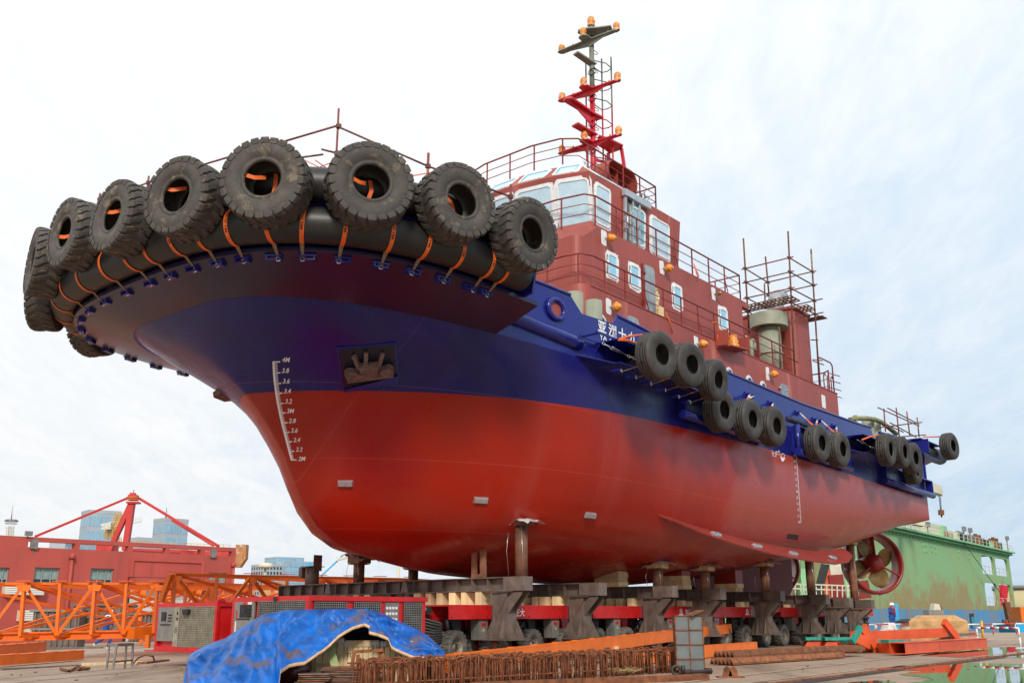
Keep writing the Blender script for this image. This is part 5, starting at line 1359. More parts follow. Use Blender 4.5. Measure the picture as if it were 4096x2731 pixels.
# puddles
M['puddle'] = mat('puddle_water', (.02, .018, .015), .02, var=.05, bump=0, spec=1.0)
def puddle(pts, seed):
    random.seed(seed); P = [atz(v_(*p), 0) for p in pts]; out_ = []
    for i in range(len(P)):
        a, b = P[i], P[(i + 1) % len(P)]
        for k in range(5):
            q = a.lerp(b, k / 5); j = (b - a).length * .03; out_.append(Vector((q.x + random.uniform(-j, j), q.y + random.uniform(-j, j), .006)))
    mb = MB(); mb.add(out_, [tuple(range(len(out_)))]); struct('puddle', mb, 'puddle')
puddle([(1985, 1535), (2060, 1529), (2150, 1528), (2230, 1522), (2352, 1524), (2440, 1526), (2440, 1590), (2250, 1600), (2120, 1600), (2060, 1575), (2140, 1558), (2060, 1548), (2120, 1540)], 3)
puddle([(1960, 1566), (2010, 1562), (2060, 1566), (2040, 1580), (1960, 1584), (1930, 1576)], 8)
puddle([(2118, 1505), (2160, 1495), (2250, 1488), (2352, 1484), (2440, 1487), (2440, 1507), (2340, 1510), (2200, 1509)], 4)
puddle([(1700, 1572), (1760, 1566), (1790, 1572), (1740, 1590)], 5)
random.seed(11)
# ================================================================== SUPPORT FRAMES AND TRANSPORTERS (level yard frame)
def yd(s, w, z=0): return YARD @ T(s, w, z)
def to_yard_z(s, zl): return zl + PH * s - .2
beams = [(12.25, 1.98, 5.6), (9.36, 1.90, 5.6), (5.85, 1.89, 5.4), (3.08, 1.85, 5.4), (-.93, 1.84, 5.4), (-4.5, 1.77, 5.3), (-6.58, 1.66, 5.3), (-8.66, 1.62, 5.3)]
BL = ['foremost', 'second', 'third', 'fourth', 'fifth', 'sixth', 'seventh', 'aftmost']
WE = 3.8; BH = .33
for i, (s, zt, lw) in enumerate(beams):
    if i == 0: s = 12.4
    notes = ['foremost long brown steel cross beam with chalk marks and a stand under each end', 'brown steel cross beam with yellow paint on its edge, second from the bow', 'cross beam with a tall pipe prop and a stack of timbers, third from the bow', 'rusty cross beam with orange end, fourth from the bow', 'rusty cross beam under the middle of the fin, fifth from the bow', 'dark cross beam near the after end of the fin, sixth from the bow', 'low rusty cross beam just ahead of the thruster, seventh from the bow', 'aftmost rusty cross beam carrying the tallest pipe prop by the thruster']
    t = thing('support_frame', notes[i], 'support frame', mtx=yd(s, 0, 0), group='steel cross beams under the hull')
    W0, W1 = -5.7, WE; mb = MB()
    mb.box((0, (W0 + W1) / 2, zt - .012), (.36, W1 - W0, .024)); mb.box((0, (W0 + W1) / 2, zt - BH + .012), (.36, W1 - W0, .024)); mb.box((0, (W0 + W1) / 2, zt - BH / 2), (.02, W1 - W0, BH - .048))
    part('cross_beam', mb, 'steelbrown', t)
    n = 17; step = (W1 - .66 - W0) / n
    mb = MB(); mb.box((0, 0, 0), (.33, .016, BH - .05)); me = mb.mesh('stiffener', M['steelbrown'])
    for k in range(n + 1): link('stiffener', me, t, loc=(0, W0 + .02 + k * step, zt - BH / 2))
    mb = MB(); 
    for sx in (.17, -.17): mb.box((sx, W1 - .31, zt - BH / 2), (.014, .62, BH - .03))
    mb.box((0, W1 - .005, zt - BH / 2), (.34, .014, BH - .03)); part('boxed_end', mb, 'steelbrown', t)
    mb = MB()
    for k in (4.5, 10.5): mb.prism([(.19, W0 + k * step - .14, zt - BH + .03), (.19, W0 + k * step + .14, zt - BH + .03), (.19, W0 + k * step + .05, zt + .01), (.19, W0 + k * step - .05, zt + .01)], (.02, 0, 0))
    part('lifting_lug', mb, 'steelbrown', t)
    # stand
    for we, nm in ((3.05, 'stand'), (-4.9, 'stand')):
        zb_ = [.53, .50, .48, .46, .44, .42, .40, .40][i]; zs = zt - BH - .02; mb = MB()
        mb.box((0, we, zb_), (.75, 1.05, .03)); mb.box((0, we, zs), (.5, .8, .02))
        mb.box((0, we, (zb_ + zs) / 2), (.36, .46, zs - zb_ - .04)); mb.box((.186, we - .05, (zb_ + zs) / 2), (.012, .02, zs - zb_ - .04)); mb.box((0, we, (zb_ + zs) / 2), (.016, .42, zs - zb_)); mb.box((.19, we + .0, (zb_ + zs) / 2), (.016, .46, zs - zb_)) if False else None
        part(nm, mb, 'steelbrown', t)
        hh = zs - zb_
        st_ = None
        mb = MB()
        for sx in (-.16, .146):
            mb.prism([(sx, we + .23, zb_ + .02), (sx, we + .50, zb_ + .02), (sx, we + .25, zb_ + .42 * hh), (sx, we + .23, zb_ + .42 * hh)], (.014, 0, 0))
            mb.prism([(sx, we - .23, zb_ + .02), (sx, we - .50, zb_ + .02), (sx, we - .25, zb_ + .42 * hh), (sx, we - .23, zb_ + .42 * hh)], (.014, 0, 0))
        for y in (-.15, .15):
            mb.prism([(.18, we + y, zb_ + .02), (.36, we + y, zb_ + .02), (.2, we + y, zb_ + .5 * hh), (.18, we + y, zb_ + .5 * hh)], (0, .014, 0))
        part('foot_gusset', mb, 'steelbrown', t)
        mb = MB()
        for sx in (-.13, .12):
            mb.prism([(sx, we + .22, zs - .01), (sx, we + .68, zs - .01), (sx, we + .68, zs - .05), (sx, we + .24, zs - .46 * hh)], (.014, 0, 0))
        mb.prism([(.185, we - .0, zs - .01), (.19, we + .30, zs - .01), (.19, we + .0, zs - .46 * hh)], (.012, 0, 0))
        part('top_gusset', mb, 'steelbrown', t)
    # pipe props
    props = {0: [3.6, -2.3], 1: [-3.3], 2: [3.25, -3.3], 3: [3.2], 4: [3.2, -3.1], 5: [3.2, -3.1], 6: [], 7: [3.1, -3.1]}[i]
    for w in props:
        zh = bottom(s - .1, w + sh(s)); zh = to_yard_z(s, zh) if zh else 2.6
        wd = .16
        zp = max(zt + .15, zh - wd)
        mb = MB(); mb.tube([(0, w, zt), (0, w, zp - .03)], .155, 20); mb.box((0, w, zp - .02), (.42, .42, .02)); pp = part('pipe_prop', mb, 'pipe', t)
        mb = MB(); a, b = to_yard_z(s, bottom(s, w + .22) or 2.6), to_yard_z(s, bottom(s, w - .22) or 2.6)
        a, b = max(a, zp + .03), max(b, zp + .03)
        mb.prism([(-.22, w + .24, zp), (-.22, w + .24, a - .01), (-.22, w - .24, b - .01), (-.22, w - .24, zp)], (.44, 0, 0)); part('timber_wedge', mb, 'oldwood' if i != 0 else 'pipe', pp)
        if w > 0 or i == 0:
            mb = MB(); rows_ = []
            for u in range(9):
                rr = []
                for v in range(8):
                    x = -.34 + .68 * u / 8; y = w - .46 + .95 * v / 7; zz = (a if y > w else b) + .0 - .35 * max(0, abs(y - w) - .24) - .5 * max(0, abs(x) - .24) + random.uniform(-.03, .03)
                    if y > w: zz = min(zz, a + .01)
                    rr.append((x + random.uniform(-.02, .02), y, zz - .006))
                rows_.append(rr)
            mb.grid(rows_, True)
            part('plastic_sheet', mb, 'plastic', pp)
            mb = MB()
            for y in (.16, -.2): mb.tube([(.2, w + y, zp + .05), (.22, w + y * 1.4, (zt + zp) / 2), (.19, w + y * 1.2, zt + .02)], .007, 4)
            part('tie_wire', mb, 'chrome', pp)
    if i == 0:
        mb = MB(); mb.tube([(0, -4.35, zt), (0, -4.35, zt + .48)], .20, 20); mb.box((.0, -4.12, zt + .6), (.3, .02, .45)); mb.box((.1, -4.62, zt + .33), (.25, .14, .3)); mb.box((0, -4.35, zt + .5), (.5, .5, .02)); mb.box((.22, -4.3, zt + .4), (.03, .02, .22)); part('short_pipe_stub', mb, 'steelbrown', t)
        mb = MB(); mb.box((.1, 2.15, zt + .42), (.09, .12, .84)); mb.box((.1, 2.45, zt + .44), (.1, .13, .88)); mb.box((.1, 2.3, zt + .05), (.12, .4, .08)); part('channel_upright', mb, 'pipe', t)
# timber cribs standing on the beams: every timber is a thing
def timber(mtx, L, W, H, label, group, m='timber'):
    mb = MB(); mb.box((0, 0, H / 2), (L, W, H)); return single('timber_block', mb, m, label, 'timber', mtx=mtx, group=group)
for bi, w, n, nm in ((2, 1.58, 4, 'the third beam ahead of the tall pipe prop'), (3, 2.1, 3, 'the fourth beam beside its pipe prop'), (4, 1.8, 2, 'the fifth beam in the shade')):
    s, zt, _ = beams[bi]; names = ['bottom', 'second', 'third', 'top']
    zz = zt
    for k in range(n):
        lab = '%s timber of the crib on %s' % (names[k] if k < n - 1 else 'top', nm)
        timber(yd(s + random.uniform(-.02, .02), w + random.uniform(-.02, .04), zz + .002), .5, .86, .135, lab, 'timbers cribbed under the keel side'); zz += .14
    zh = to_yard_z(s, bottom(s, w)); mb = MB(); a = max(zz + .05, to_yard_z(s, bottom(s, w + .4)) - .02); b = max(zz + .02, to_yard_z(s, bottom(s, w - .4)) - .02)
    mb.prism([(-.25, .42, zz + .002), (-.25, .42, min(a, zz + .45)), (-.25, -.42, min(b, zz + .3)), (-.25, -.42, zz + .002)], (.5, 0, 0)); single('timber_wedge', mb, 'red', 'red stained wedge on the crib on ' + nm, 'timber', mtx=yd(s, w, 0))
ORD = ['nearest', 'second', 'third', 'fourth', 'fifth', 'sixth', 'seventh', 'eighth', 'ninth', 'tenth', 'farthest']
# spacer timbers between trailers and beams
for i, (s, zt, _) in enumerate(beams):
    z0 = 1.335; h = zt - BH - z0 - .005
    ws = [2.45, 2.05, 1.75, 1.3, .85, .55, .25] if i < 4 else [2.3, 1.4, .6]
    if i == 0: ws = [2.35, 1.85, 1.45, 1.0, .6, .2, -1.75, -2.2, -2.7, -3.2, -3.7]
    for k, w in enumerate(ws):
        d = random.uniform(.16, .26); m = 'timber'
        timber(yd(s + .04, w, z0), .55, d, h * random.uniform(.98, 1.0), 'pine spacer under the %s cross beam, %s from its port end' % (BL[i], ORD[k]), 'pine spacer blocks under the %s cross beam' % BL[i], m)
        if i == 0 and w > 0: timber(yd(s - .9, w + .1, z0), .5, d, h * .8, 'pine spacer behind the foremost cross beam, %s from its port end' % ORD[k], 'pine spacer blocks behind the foremost cross beam')

# self propelled transporters
def tyre_small(r=.36, w=.15):
    c = MB(); c.lathe([(.20, -w * .8), (.24, -w), (.31, -w), (r - .02, -w * .85), (r - .01, -w * .4), (r - .01, w * .4), (r - .02, w * .85), (.31, w), (.24, w), (.20, w * .8)], 40)
    for sd_ in (1, -1):
        for i in range(18):
            a0 = 2 * PI * (i + (.5 if sd_ < 0 else 0)) / 18; P = lambda rr, z, a: Vector((rr * math.cos(a0 + a), rr * math.sin(a0 + a), sd_ * z))
            c.add([P(r + .012, .0, .02), P(r + .012, .0, .15), P(r + .008, w * .9, .13), P(r + .008, w * .9, -.03), P(r - .03, 0, .02), P(r - .03, 0, .16), P(r - .06, w * 1.02, .14), P(r - .06, w * 1.02, -.04)], [(0, 1, 2, 3), (0, 4, 5, 1), (2, 6, 7, 3), (3, 7, 4, 0), (1, 5, 6, 2)])
    q = MB(); q.lathe([(0, .05), (.07, .05), (.08, .02), (.15, .01), (.17, -.02), (.20, .10), (.215, .12), (.215, -.12), (.18, -.10), (.0, -.10)], 28)
    for k in range(8): a = 2 * PI * k / 8; q.cyl((.115 * math.cos(a), .115 * math.sin(a), .0), (.115 * math.cos(a), .115 * math.sin(a), .04), .014, 6)
    return c, q
tc_, tr_ = tyre_small()
M['trtyre'] = mat('dusty_trailer_tyre', (.12, .108, .092), .8, var=.3, scale=6, spots=.3, spotcol=(.15, .12, .09), spotscale=3)
M['rim'] = mat('dusty_wheel_rim', (.24, .21, .16), .6, .2, var=.25, scale=7, spots=.3, spotcol=(.13, .10, .07), spotscale=5)
TYM, RIM = tc_.mesh('trailer_tyre', M['trtyre']), tr_.mesh('rim', M['rim'])
def trailer(s0, s1, w0, w1, label, group='red multi axle transporters under the hull', lettering=True, first=True):
    t = thing('transporter', label, 'transporter', mtx=yd(s0, (w0 + w1) / 2, 0), group=group)
    L = s1 - s0; wd = w1 - w0; d = 1 if L > 0 else -1; mb = MB()
    z0, z1 = 1.0, 1.33
    mb.box((L / 2, 0, z1 - .02), (abs(L), wd - .02, .04)); mb.box((L / 2, 0, (z0 + z1) / 2 - .04), (abs(L), wd * .5, .30)); deck = part('deck_frame', mb, 'trailred', t)
    nseg = int(abs(L) / 1.4)
    for k in range(nseg):
        for sg in (1, -1):
            mb = MB(); a = k * abs(L) / nseg; b = (k + 1) * abs(L) / nseg - .015
            if k % 4 == 3: mb.prism([(d * a, sg * wd / 2, z1), (d * b, sg * wd / 2, z1), (d * b, sg * wd / 2, z0 + .17), (d * (b - .2), sg * wd / 2, z0 + .17), (d * (a + .25), sg * wd / 2, z0), (d * a, sg * wd / 2, z0)][::1], (0, -.03 * sg, 0))
            else: mb.prism([(d * a, sg * wd / 2, z1), (d * b, sg * wd / 2, z1), (d * b, sg * wd / 2, z0), (d * a, sg * wd / 2, z0)], (0, -.03 * sg, 0))
            pn = part('side_panel', mb, 'trailred', t)
            if sg > 0:
                mb = MB()
                for x in (a + .08, b - .08):
                    for z in (z0 + .05, z1 - .07): mb.cyl((d * x, wd / 2 - .01, z), (d * x, wd / 2 + .004, z), .022, 8)
                part('bolt_holes', mb, 'dark', pn)
                if lettering and k in (1, 7, 10, 14) and k < nseg:
                    mb = MB(); vs, fs = text_polys('西安正大', 0, .02); x0 = a + .55
                    mb.add([(d * (x0 + x * .19), wd / 2 + .005, 1.075 + y * .20) for x, y in vs], fs)
                    cxm = x0 - .24; mb.add([(d * (cxm - .15), wd / 2 + .005, 1.07), (d * (cxm + .15), wd / 2 + .005, 1.07), (d * (cxm + .10), wd / 2 + .005, 1.12), (d * (cxm - .10), wd / 2 + .005, 1.12)], [(0, 1, 2, 3)])
                    for q in range(3): rr = .075 - q * .02; mb.tube([(d * (cxm + rr * math.cos(u)), wd / 2 + .005, 1.185 + rr * 1.1 * math.sin(u)) for u in [2 * PI * i / 14 for i in range(14)]], .006, 4, closed=True)
                    part('company_lettering', mb, 'white', pn)
    nax = int(abs(L) / 1.4)
    for k in range(nax):
        x = d * (.55 + k * 1.4)
        for sg in (1, -1):
            yc = sg * wd * .345
            mb = MB(); mb.prism([(x - .15, yc - .12, z0), (x + .18, yc - .12, z0), (x + .05, yc - .12, .62), (x - .38 * d, yc - .12, .52), (x - .36 * d, yc - .12, .42), (x - .1, yc - .12, .48)], (0, .24, 0)); mb.cyl((x - .28 * d, yc - .35, .40), (x - .28 * d, yc + .35, .40), .07, 10)
            mb.cyl((x + .2, yc, 1.0), (x - .12 * d, yc, .6), .05, 8)
            bg_ = part('bogie', mb, 'trailred' if k % 2 else 'dark', t)
            for so in (-.30, .30):
                ste = R(random.uniform(-3, 3)); m = T(x - .28 * d, yc + so, .385) @ Matrix.Rotation(ste, 4, 'Z') @ Matrix.Rotation(-PI / 2 if sg > 0 or True else PI / 2, 4, 'X')
                o = link('wheel', TYM, bg_, mtx=m)
                mm = m @ (Matrix.Identity(4)); o2 = link('rim', RIM, bg_, mtx=mm)
    # underside boxes, hoses
    for k in range(nax):
        if k % 2 == 0:
            x = d * (1.25 + k * 1.4); mb = MB(); mb.prism([(x - .16, wd / 2 - .06, .98), (x + .16, wd / 2 - .06, .98), (x + .13, wd / 2 - .06, .52), (x - .13, wd / 2 - .06, .52)], (0, -.28, 0)); bx_ = part('control_box', mb, 'greysteel', t)
            mb = MB(); mb.box((x, wd / 2 - .055, .88), (.16, .008, .07)); part('red_label', mb, 'trailred', bx_)
            mb = MB(); mb.prism([(x - .04, wd / 2 - .055, .72), (x + .04, wd / 2 - .055, .72), (x, wd / 2 - .055, .79)], (0, .005, 0)); part('warning_triangle', mb, 'yellow', bx_)
        else:
            x = d * (1.25 + k * 1.4); mb = MB()
            for q in range(7):
                P = [(x + random.uniform(-.25, .25), wd / 2 - random.uniform(.08, .35), random.uniform(.5, 1.0)) for _ in range(5)]; mb.tube([Vector(P[0]).lerp(Vector(P[1]), u) for u in (0, .5, 1)] + P[2:], .02, 5)
            mb.box((x, wd / 2 - .3, .8), (.3, .25, .25)); part('hydraulic_hoses', mb, 'hose', t)
    return t
trailer(13.9, -11.5, 0.02, 2.66, 'near red multi axle transporter with white lettering, under the port half of the hull')
trailer(13.2, -11.5, -4.2, -1.56, 'far red multi axle transporter under the starboard half of the hull', lettering=False)
# power packs
def ppu(s0, s1, w0, w1, z0, z1, label, kind):
    t = thing('power_pack', label, 'power pack', mtx=yd(s1, (w0 + w1) / 2, 0), group='red power packs of the transporters')
    L = s1 - s0; wd = w1 - w0; fr = .09; mb = MB()
    mb.box((-L / 2, 0, z1 - .05), (L, wd, .10)); mb.box((-L / 2, 0, z0 + .05), (L, wd, .10))
    mb.box((-.04, -wd / 2 + fr / 2, (z0 + z1) / 2), (.08, fr, z1 - z0 - .2)); mb.box((-.04, wd / 2 - fr / 2, (z0 + z1) / 2), (.08, fr, z1 - z0 - .2))
    zc = (z0 + z1) / 2; h = z1 - z0 - .2
    mb.box((-.045, -wd / 2 + .95, zc), (.07, .05, h)) if kind else None
    # side wall of panels
    xs_ = [0, -.12, -1.05, -1.15, -2.0, -2.08, -2.55, -2.65, -3.35]
    part('frame', mb, 'trailred', t)
    mb = MB(); mb.box((-L / 2 - .03, 0, zc), (L - .12, wd - .10, h)); part('body', mb, 'trailred', t)
    # front: control cabinet and grille
    y0 = -wd / 2 + fr
    mb = MB(); mb.box((-.02, y0 + .36, zc + (0 if kind else .06)), (.04, .72, h - (0 if kind else .12))); cab = part('control_cabinet', mb, 'greysteel', t)
    mb = MB(); mb.box((.0, y0 + .26 if not kind else y0 + .42, zc + h * .26), (.015 if not kind else .02, .22 if not kind else .42, .22 if not kind else h * .34)); part('screen_recess', mb, 'dark', cab)
    mb = MB(); mb.box((.012, y0 + .26 if not kind else y0 + .34, zc + h * .27), (.012, .14, .12)); part('screen', mb, 'pocketm', cab)
    mb = MB()
    for r_ in range(3):
        for c_ in range(3): mb.cyl((0, y0 + .50 + c_ * .06, zc + h * .30 - r_ * .07), (.03, y0 + .50 + c_ * .06, zc + h * .30 - r_ * .07), .014, 8)
    for c_ in range(7): mb.cyl((0, y0 + .18 + c_ * .065, zc + h * .05), (.035, y0 + .18 + c_ * .065, zc + h * .05), .014, 8)
    part('buttons', mb, 'black', cab)
    if kind:
        mb = MB(); mb.box((.004, y0 + .10, zc + .12), (.01, .035, .2)); part('red_handle', mb, 'trailred', cab); mb = MB(); mb.box((.004, y0 + .08, zc - .12), (.01, .035, .22)); part('white_label', mb, 'white', cab)
        mb = MB(); mb.box((.004, y0 + .40, zc + h * .46), (.01, .16, .05)); part('red_sticker', mb, 'trailred', cab); mb = MB(); mb.box((.004, y0 + .56, zc + h * .46), (.01, .14, .05)); part('white_sticker', mb, 'white', cab)
    if not kind:
        mb = MB(); mb.box((-.02, y0 + .84, zc), (.04, .22, h)); dp = part('dirty_panel', mb, 'dirtygrey', t)
        mb = MB()
        for z in (.38, .22): mb.prism([(.003, y0 + .87 + .035 * math.cos(u), zc + h * z * .9 + .04 * math.sin(u)) for u in [2 * PI * i / 12 for i in range(12)]], (.003, 0, 0))
        for q in range(6): mb.box((.003, y0 + .84, zc - .02 - q * .025), (.006, .14 - abs(q - 2.5) * .02, .008))
        part('vent_holes', mb, 'black', dp)
        mb = MB(); vs, fs = text_polys('11', 0, .03); mb.add([(.006, y0 + .79 + x * .09, zc - .32 + y * .11) for x, y in vs], fs); mb.tube([(.006, y0 + .845 + .06 * math.cos(u), zc - .285 + .085 * math.sin(u)) for u in [2 * PI * i / 18 for i in range(18)]], .005, 4, closed=True); part('unit_number', mb, 'cream', dp)
    ga = y0 + (.96 if not kind else .86); gb = wd / 2 - fr
    mb = MB(); mb.box((-.03, (ga + gb) / 2, zc), (.03, gb - ga, h)); gr = part('grille_core', mb, 'dirtygrey' if not kind else 'dark', t)
    mb = MB(); nx = 22; nz_ = 22
    for k in range(nx + 1): y = ga + (gb - ga) * k / nx; mb.box((.005, y, zc), (.012, .012, h))
    for k in range(nz_ + 1): z = zc - h / 2 + h * k / nz_; mb.box((.01, (ga + gb) / 2, z), (.012, gb - ga, .012))
    part('grille', mb, 'dirtygrey' if not kind else 'greysteel', gr)
    # side panels facing port
    yside = wd / 2
    if kind:
        for xa, xb, ty in ((-.15, -1.05, 'g'), (-1.2, -2.0, 'g'), (-2.1, -2.55, 'd'), (-2.65, -3.25, 'g')):
            if -xb > L: break
            mb = MB(); mb.box(((xa + xb) / 2, yside - .035, zc + .05), (xa - xb - .06, .03, h - .16)); pn = part('side_grille' if ty == 'g' else 'gauge_panel', mb, 'dark' if ty == 'g' else 'greysteel', t)
            mb = MB()
            if ty == 'g':
                n1 = int((xa - xb) / .06)
                for k in range(n1 + 1): mb.box((xa - .03 + (xb - xa + .06) * k / n1, yside - .01, zc + .05), (.012, .012, h - .16))
                for k in range(14): mb.box(((xa + xb) / 2, yside - .005, zc + .05 - (h - .16) / 2 + (h - .16) * k / 13), (xa - xb - .06, .012, .012))
                part('grille_bars', mb, 'greysteel', pn)
            else:
                for r_ in range(3):
                    for c_ in range(4): mb.cyl((xa - .07 - c_ * .09, yside - .02, zc + h * .32 - r_ * .12), (xa - .07 - c_ * .09, yside - .005, zc + h * .32 - r_ * .12), .032, 10)
                part('gauges', mb, 'white', pn)
        mb = MB(); mb.cyl((.03, .25, z1 - .05), (.05, .25, z1 - .05), .05, 14); mb.tube([(.03, .25, z1 - .08), (.05, .3, z1 - .25), (.02, .1, z1 - .5)], .006, 4); part('horn', mb, 'dark', t)
    else:
        mb = MB(); mb.prism([(.05, .0, z1 - .15), (.05, .28, z1 - .15), (.05, .24, z1 - .28), (.05, .04, z1 - .28)], (.06, 0, 0)); part('flood_lamp', mb, 'dark', t)
        mb = MB(); mb.tube([(0, wd / 2 - .1, z1), (-.1, wd / 2 - .05, z1 + .1), (-.2, wd / 2, z1 + .03)], .015, 5); mb.box((-.1, wd / 2 - .05, z1 + .03), (.2, .15, .06)); part('top_latch', mb, 'trailred', t)
        mb = MB(); mb.box((.05, -wd * .15, z0 - .01), (.25, wd * .8, .03)); mb.box((-.6, .2, z0 - .12), (.3, .3, .2)); part('lower_step', mb, 'trailred', t)
    return t
ppu(14.6, 18.0, .02, 2.66, .50, 1.49, 'red power pack with dark grilles nearest the tarpaulin, joined to the near transporter', 1)
ppu(14.0, 17.3, -4.25, -1.62, .30, 1.42, 'red power pack with a wide dirty wire grille and the number 11, leftmost', 0)
mb = MB(); mb.tube([(14.6, 1.9, 1.2), (13.9, 1.9, 1.2)], .09, 12); mb.cyl((14.1, 1.6, 1.2), (14.1, 2.2, 1.2), .10, 14)
for k in range(9): mb.tube([(14.6, 2.3, .5 + .07 * k), (14.4 - .05 * k, 2.45, .45 + .06 * k), (14.0, 2.5, .5 + .05 * k), (13.7, 2.2, .8)], .03, 6)
single('coupling_hoses', mb, 'hose', 'bundle of black hydraulic hoses and coupling between the near power pack and the transporter', 'hoses', mtx=yd(0, 0, 0))
# ================================================================== SCAFFOLDS
def pole(a, b, parent, r=.024, m='redpole', name='scaffold_pole'):
    mb = MB(); mb.tube([a, b], r, 8); return part(name, mb, m, parent)
def coupler(p, parent):
    mb = MB(); mb.box(p, (.09, .09, .10)); return part('coupler', mb, 'rustpole', parent)
# bow scaffold, guard poles round the foredeck
t = thing('bow_scaffold', 'red and rusty scaffold pole guard rail standing round the foredeck behind the bow tyres', 'scaffold', mtx=SHIP @ T(18.5, 0, 8.9))
def bp(q, s): p = hit(v_(*q), s=s); return p - Vector((18.5, 0, 8.9))
A0, A1 = bp((778, 250), 18.6), bp((773, 372), 18.6)
pole(A0, A1 - Vector((0, 0, .8)), t)
tops = {'mid': bp((778, 288), 18.6)}
Lq = [((778, 288), 18.6), ((636, 330), 19.2), ((556, 352), 19.4), ((478, 375), 19.3), ((340, 420), 18.9), ((228, 458), 18.2)]
Rq = [((780, 293), 18.6), ((983, 382), 17.2), ((1173, 452), 15.6)]
for q in (Lq, Rq):
    P = [bp(*x) for x in q]
    for a, b in zip(P, P[1:]): pole(a, b, t, m='rustpole' if random.random() < .4 else 'redpole')
for (q, s), h1, h0 in ((Lq[2], .25, 1.2), (Lq[4], .2, .6), (Lq[5], .2, .6), (Rq[1], .32, 1.0), (Rq[2], .30, .6)):
    p = bp(q, s); pole(p + Vector((0, 0, h1)), p - Vector((0, 0, h0)), t, r=.03); coupler(p, t)
for q in ((778, 290), (774, 352)): coupler(bp(q, 18.6), t)
pole(bp((738, 343), 18.7), bp((782, 354), 18.3), t, m='rustpole'); pole(bp((742, 355), 18.7), bp((660, 366), 19.4), t, m='rustpole')
# funnel scaffold
t = thing('funnel_scaffold', 'rusty tube scaffold with plank platform built round the funnel', 'scaffold', mtx=SHIP @ T(-3, 3.9, 9.8))
o_ = Vector((-3, 3.9, 9.8))
sN, sF, wN, wF = -3.05, -5.15, 3.85, 0.9
cs = {'a': (sN, wN, 9.85, 15.75), 'b': (sF, wN, 9.9, 15.6), 'c': (sN + .1, wF - .3, 9.9, 15.85), 'd': (sF, wF, 9.9, 15.9)}
cp = {}
def ft(q, w): return hit(q, w=w) 
pa0, pa1 = hit(c5(690, 50), w=3.9), hit(c5(745, 1190), w=3.75)
pb0, pb1 = hit(c5(870, 190), w=3.9), hit(c5(938, 1270), w=3.9)
pc0, pc1 = hit(c5(340, 105), s=pa0.x), hit(c5(385, 850), s=pa0.x)
pd0, pd1 = hit(c5(513, 248), s=pb0.x), hit(c5(545, 590), s=pb0.x)
for a, b in ((pa0, pa1), (pb0, pb1), (pc0, pc1), (pd0, pd1)): pole(a - o_, b - o_, t, r=.036, m='rustpole')
def onp(a, b, z): f = (z - a.z) / (b.z - a.z); return a.lerp(b, f)
for z in (14.66, 14.08, 13.42, 12.85):
    A_, B_, C_, D_ = (onp(*x, z) for x in ((pa0, pa1), (pb0, pb1), (pc0, pc1), (pd0, pd1)))
    ext = .0
    for k, (a, b) in enumerate(((A_, B_), (C_, D_), (A_, C_), (B_, D_))):
        d = (b - a).normalized() * (.16 if z > 13 else .35)
        if (z, k) == (13.42, 3): d *= 2.2
        pole(a - d - o_, b + d - o_, t, r=.027, m=random.choice(['rustpole', 'rustpole', 'redpole']))
    for p in (A_, B_, C_, D_): coupler(p - o_, t)
# platform planks (grating)
for k in range(8):
    z = 12.98; w0, w1 = pa1.y + .25, onp(pc0, pc1, 13).y - .2; s = pa0.x + .30 - k * .28
    if k in (3, 4): continue
    mb = MB(); 
    for q in range(14):
        w = w0 + (w1 - w0) * q / 13; mb.box(Vector((s, w, z)) - o_, (.22, .05, .025))
    mb.box(Vector((s - .11, (w0 + w1) / 2, z - .01)) - o_, (.02, abs(w1 - w0), .04)); mb.box(Vector((s + .11, (w0 + w1) / 2, z - .01)) - o_, (.02, abs(w1 - w0), .04))
    part('scaffold_plank', mb, 'rustpole', t)
for k in range(2):
    mb = MB(); mb.box(Vector((pb0.x - .35 - .26 * k, 3.3, 12.85)) - o_, (.22, 1.5, .03)); part('scaffold_plank', mb, 'rustpole', t)
pv0, pv1 = hit(c5(620, 800), w=3.55), hit(c5(632, 1135), w=3.55); pole(pv0 - o_, pv1 - o_, t, r=.036, m='rustpole')
pole(hit(c5(620, 930), w=3.55) - o_, hit(c5(735, 985), w=3.8) - o_, t, m='rustpole'); pole(hit(c5(620, 1000), w=3.55) - o_, hit(c5(770, 1078), w=3.85) - o_, t, m='rustpole')
pole(hit(c5(505, 465), w=2.3) - o_, hit(c5(512, 660), w=2.3) - o_, t, r=.033, m='rustpole')
pole(hit(c5(870, 900), w=3.6) - o_, hit(c5(925, 902), w=3.6) - o_, t); pole(hit(c5(885, 1065), w=3.5) - o_, hit(c5(970, 1095), w=3.6) - o_, t, m='rustpole'); pole(hit(c5(885, 1055), w=3.5) - o_, hit(c5(958, 1062), w=3.6) - o_, t, m='rustpole')
# stern scaffold
t = thing('stern_scaffold', 'small scaffold pole frame on the after deck behind the blue bulwark', 'scaffold', mtx=SHIP @ T(-10, 4, 9))
o_ = Vector((-10, 4, 9))
st_l = [((975, 300), (990, 505)), ((1085, 290), (1113, 545)), ((1180, 325), (1208, 545)), ((1272, 378), (1292, 553))]
for a, b in st_l: pole(hit(c7(*a), w=4.3) - o_, hit(c7(*b), w=4.3) - o_, t, r=.03)
for a, b in (((922, 290), (1290, 455)), ((1010, 295), (1290, 440)), ((925, 470), (1315, 422)), ((1030, 425), (1265, 555)), ((975, 430), (1150, 510)), ((1140, 550), (1350, 535))): pole(hit(c7(*a), w=4.35) - o_, hit(c7(*b), w=4.2) - o_, t, r=.026, m='rustpole')

# ================================================================== FOREGROUND: crates under the tarpaulin, plates, rebar, beams
def G0(q, z=0): return atz(q, z)
def at_d(q, y): return aty(q, y)
